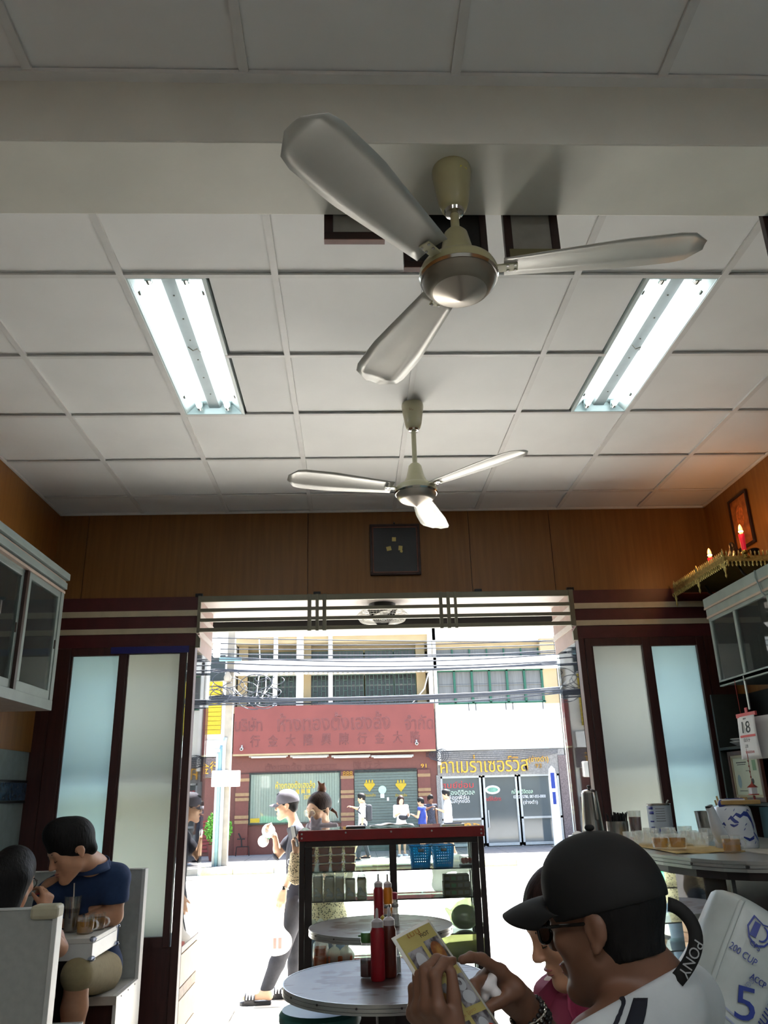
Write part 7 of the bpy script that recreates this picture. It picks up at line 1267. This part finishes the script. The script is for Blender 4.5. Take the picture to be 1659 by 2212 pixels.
for k in range(7): xx = xa+(xb-xa)*k/6; MB().bb((xx-.035, YB-.02, 4.06), (xx+.035, YB+.06, 5.10)).build('green_mullion', 'green_frame', gw)
for z in (4.06, 5.09): MB().bb((xa-.04, YB-.02, z-.03), (xb+.06, YB+.06, z+.03)).build('green_rail', 'green_frame', gw)
MB().bb((xa, YB+.03, 4.62), (xb, YB+.05, 4.65)).build('glazing_bar', 'curtain_grey', gw)
for px in (1012, 1027, 1092, 1107, 1172): q = bpt(px, 1516); MB().bb((q.x-.012, YB-.02, 3.82), (q.x+.012, YB, 4.06)).build('stay_rod', 'cable', gw)
w2 = bx(hc, 'window', (xa, YB+.26, 5.5), (xb, YB+.30, 5.82), 'curtain_grey')
for k in range(7): xx = xa+(xb-xa)*k/6; MB().bb((xx-.02, YB+.2, 5.5), (xx+.02, YB+.26, 5.82)).build('window_mullion', 'green_frame', w2)
bx(hc, 'fascia', (X0, YB-.02, 1.86), (X1-.02, YB+.3, 2.60), 'granite'); bx(hc, 'shop_pier', (X0-.05, YB-.04, -.2), (2.66, YB+.3, 1.9), 'granite'); bx(hc, 'shop_pier', (6.38, YB-.06, -.2), (6.62, YB+.3, 2.4), 'granite_dark')
text('gold_lettering', 'คาเมร่าเซอร์วิส', bpt(1046, 1649, YB-.06), Rz, Uz, 2.75, .52, 'gold_text', hc, .06); text('gold_lettering', '(ช่างดำ)', bpt(1163, 1640, YB-.05), Rz, Uz, .62, .24, 'gold_text', hc, .03); text('house_number', '93', bpt(1163, 1654, YB-.05), Rz, Uz, .20, .13, 'shop_gold', hc, .02)
for a, b in ((976, 1060), (1095, 1185)): q0, q1 = bpt(a, 1617, YB-.12), bpt(b, 1615, YB-.12); lt = thing('strip_light', 'unlit strip light above the gold camera shop lettering, ' + ('left' if a < 1000 else 'right') + ' one', 'lamp', q0, 'unlit strip lights'); MB().bar((0, 0, 0), (q1-q0), .06, .05).build('batten', 'alu_white', lt, w=False)
bx(hc, 'shop_interior', (2.66, YB+1.2, -.2), (6.38, YB+1.3, 1.86), 'window_dark'); bx(hc, 'shop_floor', (2.66, YB+.0, -.2), (6.38, YB+1.2, -.16), 'granite')
doors = [(2.66, 3.92), (3.98, 5.04), (5.10, 6.36)]
for k, (a, b) in enumerate(doors):
    d = bx(hc, 'shop_door' if k == 1 else 'shop_window', (a+.05, YB+.05, -.1), (b-.05, YB+.06, 1.80), 'storefront_glass')
    for p0, p1 in (((a, -.18), (a+.06, 1.86)), ((b-.06, -.18), (b, 1.86)), ((a, 1.80), (b, 1.86)), ((a, -.18), (b, -.08))): MB().bb((p0[0], YB+.0, p0[1]), (p1[0], YB+.08, p1[1])).build('metal_frame', 'alu_white', d)
    if k != 1: MB().bb((a, YB+.0, .58), (b, YB+.07, .64)).build('metal_frame', 'alu_white', d)
    else: MB().bb((a+.09, YB-.05, .35), (a+.12, YB-.02, .85)).build('door_handle', 'alu_white', d)
    dn = d
    yy = YB+.03
    if k == 0:
        for tx, px, py, w, h, m in (('ศูนย์ซ่อม', 988, 1697, 1.0, .26, 'red_text'), ('กล้องดิจิตอล', 992, 1711, .95, .16, 'green_text'), ('กล้องฟิล์ม', 987, 1722, .75, .14, 'white_text'), ('และเลนส์ทุกชนิด', 983, 1732, .90, .14, 'white_text')): text('window_lettering', tx, bpt(px, py, yy), Rz, Uz, w, h, m, d, .004)
    elif k == 1:
        c = bpt(1064, 1706, yy); MB().lathe([(0, 0), (.23, 0), (.23, .01), (0, .01)], c, 28, rot('X', 90), 1., .55).build('oval_logo', 'white_text', d, smooth=True); MB().lathe([(0, 0), (.17, 0), (.17, .014), (0, .014)], c+V(0, -.002, .0), 28, rot('X', 90), 1., .42).build('oval_logo_inner', M('logo_green', '#5e8a78', .5, var=.3, scale=8), d, smooth=True); text('window_lettering', 'ยินดีให้บริการ', bpt(1065, 1725, yy), Rz, Uz, .50, .13, 'red_text', d, .004)
    else:
        for tx, px, py, w, h, m in (('กล้องดิจิตอล', 1128, 1709, .66, .14, 'green_text'), ('02-221-5780, 087-055-0800', 1144, 1721, 1.0, .10, 'white_text'), ('(ช่างดำ)', 1146, 1733, .45, .15, 'white_text')): text('window_lettering', tx, bpt(px, py, yy), Rz, Uz, w, h, m, d, .004)
ub = thing('upright_sign', 'tall white rounded advertising board with blue lettering by the camera shop', 'sign', bpt(1207, 1828, 24.9)); ub.location.z = -.2; MB().prism([(-.13, 0), (.13, 0), (.12, 1.9), (.09, 2.18), (.0, 2.28), (-.09, 2.18), (-.12, 1.9)], .06, (0, .03, 0), Matrix(((1, 0, 0), (0, 0, -1), (0, 1, 0)))).build('board', 'white_band', ub, w=False); MB().box((0, -.035, 1.85), (.12, .006, .45)).build('blue_block', 'royal_blue', ub, w=False); MB().box((0, -.035, 1.35), (.10, .006, .35)).build('blue_block', 'royal_blue', ub, w=False); MB().box((0, 0, .02), (.4, .3, .04)).build('foot', 'concrete', ub, w=False)
# ---- neighbours at both sides
ha = thing('shop_house', 'shop house at the left with a yellow slatted sign and gold Chinese letters', 'building', (-6, 26, -.2)); bx(ha, 'wall', (-11, YB+.05, -.2), (-3.82, YB+6, 7.4), 'wall_white'); bx(ha, 'shop_opening', (-10.6, YB+.0, -.2), (-3.95, YB+.06, 2.0), 'shop_brown')
x1 = bpt(479, 1545).x
for k in range(12): MB().bb((-9, YB-.14, 3.28+.135*k+.006), (x1, YB-.04, 3.28+.135*(k+1)-.006)).build('yellow_slat', 'sign_yellow', ha)
bx(ha, 'white_band', (-10.6, YB-.12, 2.62), (-3.9, YB, 3.1), 'ledge_white'); bx(ha, 'sign_fascia', (-10.6, YB-.08, 2.02), (-3.85, YB, 2.6), 'granite_dark'); bx(ha, 'upper_window', (-6, YB-.0, 5.3), (-4.1, YB+.05, 5.75), 'window_dark'); bx(ha, 'upper_window', (-6, YB-.0, 4.95), (-4.1, YB+.05, 5.2), 'window_dark')
for ch, px, py in (('大', 414, 1661), ('金', 441, 1659), ('行', 464, 1657)): text('gold_lettering', ch, bpt(px, py, YB-.10), Rz, Uz, .30, .34, 'gold_text', ha, .03)
for k in range(9): MB().bb((-5.2, YB-.06, -.1+.10*k+.01), (-4.15, YB-.02, -.1+.10*(k+1)-.01)).build('red_shutter_slat', 'shop_red', ha)
MB().bb((-4.12, YB-.05, .75), (-3.86, YB-.02, 1.15)).build('beige_panel', 'shop_beige', ha)
hd = thing('shop_house', 'shop house at the right edge with a blue banner, seen through the showcase glass', 'building', (9, 26, -.2)); bx(hd, 'wall', (6.66, YB+.05, -.2), (13, YB+6, 7.4), 'wall_white'); bx(hd, 'blue_banner', (6.75, YB-.1, 3.5), (8.3, YB, 5.2), M('banner_blue', '#4f79c9', .6, var=.1)); bx(hd, 'shop_opening', (6.9, YB, -.2), (12.5, YB+.06, 2.2), 'granite'); bx(hd, 'red_panel', (6.7, YB-.08, 3.7), (6.95, YB-.02, 4.6), 'shop_red')
# ---- pole, boxes, cables
YP = 21.9; x = bpt(489, 1700, YP).x; po = thing('utility_pole', 'concrete utility pole wrapped in cables beside the red signboard', 'pole', (x, YP, -.2)); MB().bb((x-.10, YP-.10, -.2), (x+.10, YP+.10, 7.5)).build('shaft', 'concrete', po, bev=.02)
for dx, m, z1, r in ((-.17, 'pipe_blue', 2.55, .05), (-.08, 'pipe_grey', 2.75, .05), (-.24, 'pipe_grey', 2.45, .04)): MB().tube([(x+dx, YP-.14, -.2), (x+dx, YP-.14, z1), (x+dx+.03, YP-.12, z1+.18)], r, 8).build('conduit', m, po, smooth='all')
MB().tube([(x-.17, YP-.16, 2.6), (x-.30, YP-.16, 2.62), (x-.34, YP-.16, 2.5)], .055, 8).build('conduit_elbow', 'pipe_grey', po, smooth='all')
MB().bb((x-.45, YP-.35, 5.05), (x-.28, YP-.15, 5.45)).build('lamp_bracket', 'ledge_white', po); MB().bb((x-.3, YP-.2, 4.95), (x+.3, YP-.1, 5.05)).build('cross_arm', 'pipe_blue', po); MB().lathe([(0, 0), (.09, 0), (.11, .1), (.05, .25), (0, .26)], (x-.05, YP-.2, 4.4), 10).build('insulator', 'concrete', po, smooth=True)
for a, b, nm in ((459, 492, 'left'), (495, 518, 'right')):
    q0, q1 = bpt(a, 1665, YP-.18), bpt(b, 1699, YP-.18); o = MB().bb((q0.x, YP-.30, q1.z), (q1.x, YP-.12, q0.z)).build('meter_box', 'ledge_white', None, bev=.02); tag(o, 'white electric box on the %s side of the utility pole' % nm, 'electric box', 'meter boxes on the pole')
def cable(par, x0, z0, x1, z1, sag, y, r, y1=None): MB().tube([V(x0+(x1-x0)*t, y+((y1 or y)-y)*t, z0+(z1-z0)*t-sag*4*t*(1-t)) for t in [i/16 for i in range(17)]], r, 5).build('cable', 'cable', par, smooth='all')
for nm, lb, rows in (('cable_bundle', 'thick bundle of black cables crossing low in front of the upper windows', [(1512, 1489, .10, .035), (1507, 1485, .22, .03), (1517, 1494, .05, .03), (1503, 1488, .30, .022), (1522, 1491, .16, .02), (1510, 1497, .35, .02)]), ('cable_bundle', 'pair of dark cables crossing in front of the white ledge', [(1450, 1434, .12, .028), (1446, 1430, .25, .02), (1432, 1428, .20, .02)]), ('cable_bundle', 'thin upper cables strung near the top of the doorway view', [(1378, 1386, .05, .014), (1390, 1382, .15, .014), (1402, 1392, .10, .014), (1412, 1408, .12, .018), (1418, 1412, .30, .018), (1424, 1404, .15, .014)])):
    cb_ = thing(nm, lb, 'cable', (0, YP-.2, 4.5))
    for a, b, sg, r in rows:
        p0, p1 = bpt(470, a, YP-.2), bpt(1210, b, YP-.2); k = (p1.z-p0.z)/(p1.x-p0.x); cable(cb_, p0.x, p0.z, p1.x, p1.z, sg*.6, YP-.2, r); cable(cb_, -16, p0.z+.1, p0.x, p0.z, sg, YP-.2, r); cable(cb_, p1.x, p1.z, 17, p1.z, sg, YP-.2, r)
tg = thing('cable_tangle', 'tangle of loops and slack wires around the pole above the signboard', 'cable', (x, YP, 4.2)); rs = random.Random(5)
for k in range(16):
    c0 = V(x+rs.uniform(-.4, 1.4), YP-.25+rs.uniform(-.1, .1), 4.1+rs.uniform(-.25, .35)); R_ = rs.uniform(.12, .35); pts_ = [c0+V(R_*math.cos(a)*1.3, .05*math.sin(3*a), R_*.7*math.sin(a)) for a in [i*5.2/14+k for i in range(15)]]; MB().tube(pts_, .012, 5).build('wire_loop', 'cable', tg, smooth='all')
for k, (a, b, c_, d_) in enumerate(((500, 1480, 540, 1520), (575, 1455, 560, 1520), (592, 1455, 570, 1500), (560, 1380, 552, 1520), (925, 1455, 890, 1520))): q0, q1 = bpt(a, b, YB-.2), bpt(c_, d_, YB-.2); MB().tube([q0, q0.lerp(q1, .4)+V(.08, 0, -.1), q1], .018, 5).build('drop_wire', 'ledge_white', tg, smooth='all')
ct2 = thing('cable_tangle', 'coiled wires hanging between the two shop houses over the gold lettering', 'cable', bpt(960, 1632, YB-.2))
for k in range(5): q0, q1 = bpt(920, 1622+k*3, YB-.25), bpt(1205, 1618+k*2, YB-.25); cable(ct2, q0.x, q0.z, q1.x, q1.z, .06+.03*k, YB-.25, .008)
for k in range(6): c0 = bpt(935+k*4, 1632, YB-.28); MB().torus(c0, .12+.015*k, .009, rot('X', 80+3*k), 18, 5).build('coil', 'cable', ct2, smooth='all')
# ---- plant, stand and taxi
pp_ = thing('potted_bush', 'leafy green bush in a brown pot beside the utility pole', 'plant', V(bpt(470, 1835, 23.6).x, 23.6, -.2)); MB().lathe([(0, 0), (.22, 0), (.30, .38), (.32, .42), (.27, .42), (.24, .1), (0, .1)], n=20).build('pot', 'shop_brown', pp_, w=False, smooth=True)
mb = MB(); rs = random.Random(2)
for k in range(1500):
    d = V(rs.gauss(0, 1), rs.gauss(0, 1), rs.gauss(0, 1)).normalized()*rs.uniform(.55, 1); c = V(d.x*.38, d.y*.34, .82+d.z*.50); R = Euler((rs.uniform(0, 6), rs.uniform(0, 6), rs.uniform(0, 6))).to_matrix(); mb.add([c+R @ V(a, b, 0) for a, b in ((-.02, 0), (0, -.035), (.02, 0), (0, .045))], [(0, 1, 2, 3)])
o = mb.build('foliage', M('leaf_green', '#4f8a2a', .6, var=.3, scale=12), pp_, w=False); o['kind'] = 'stuff'
for k in range(5): MB().tube([(0, 0, .3), (.08*math.cos(k*1.3), .08*math.sin(k*1.3), .6), (.16*math.cos(k*1.3), .16*math.sin(k*1.3), .9)], .012, 5).build('stem', 'shop_brown', pp_, w=False)
sx0 = bpt(518, 1840, 25.1); stn = thing('folding_stand', 'small black folded stand at the foot of the brown wall', 'stand', (sx0.x, 25.1, -.2)); MB().tube([(-.12, 0, 0), (-.1, 0, .25), (.25, 0, .25), (.27, 0, 0)], .015, 6).build('base_frame', 'black', stn, w=False); MB().tube([(.05, 0, .25), (.03, .02, .45), (-.06, .04, .62)], .02, 6).build('column', 'black', stn, w=False); MB().box((.02, .02, .46), (.22, .06, .03)).build('cross_bar', 'black', stn, w=False)
tx = thing('taxi', 'green and yellow taxi on the street, glimpsed through the left showcase glass', 'car', (-5.2, 12.4, -.35)); M('taxi_green', '#1d9a5a', .3, coat=.5); M('taxi_yellow', '#dfc021', .3, coat=.5); M('tyre', '#1a1a1a', .8); M('car_glass', '#1c2226', .05, var=0)
RXZ = Matrix(((1, 0, 0), (0, 0, -1), (0, 1, 0)))
MB().prism([(-2.2, .28), (2.15, .28), (2.28, .42), (2.28, .66), (2.05, .82), (1.0, .92), (-1.9, .95), (-2.25, .85)], 1.7, (0, .85, 0), RXZ).build('lower_body', 'taxi_green', tx, w=False, bev=.05); MB().prism([(-1.75, .95), (1.0, .93), (.35, 1.38), (.1, 1.45), (-1.1, 1.45), (-1.5, 1.30)], 1.5, (0, .75, 0), RXZ).build('cabin', 'taxi_yellow', tx, w=False, bev=.04)
MB().prism([(-1.45, .98), (.82, .97), (.28, 1.34), (-1.2, 1.36)], 1.54, (0, .77, 0), RXZ).build('side_glass', 'car_glass', tx, w=False); MB().box((-.4, 0, 1.52), (.25, .6, .14)).build('roof_sign', 'taxi_yellow', tx, w=False, bev=.02)
for xx in (-1.4, 1.4):
    for yy in (-.78, .78): w_ = MB().cyl((xx, yy-.1, .32), (xx, yy+.1, .32), .32, n=24).build('wheel', 'tyre', tx, w=False, smooth=True); MB().cyl((xx, yy-.105, .32), (xx, yy+.105, .32), .18, n=16).build('hub_cap', 'chrome', w_, w=False)
for yy in (-.6, .6): MB().ell((2.2, yy, .70), (.10, .16, .08)).build('headlight', 'white_band', tx, w=False, smooth=True)
MB().bb((2.25, -.5, .40), (2.31, .5, .50)).build('grille', 'black', tx, w=False)
# ---- canopy over our own pavement, out of sight above the lintel
struct('trim_5', MB().bb((-6, 6.24, 3.32), (6, 7.9, 3.38)), 'pale_paint', 'shop canopy over the near footway')
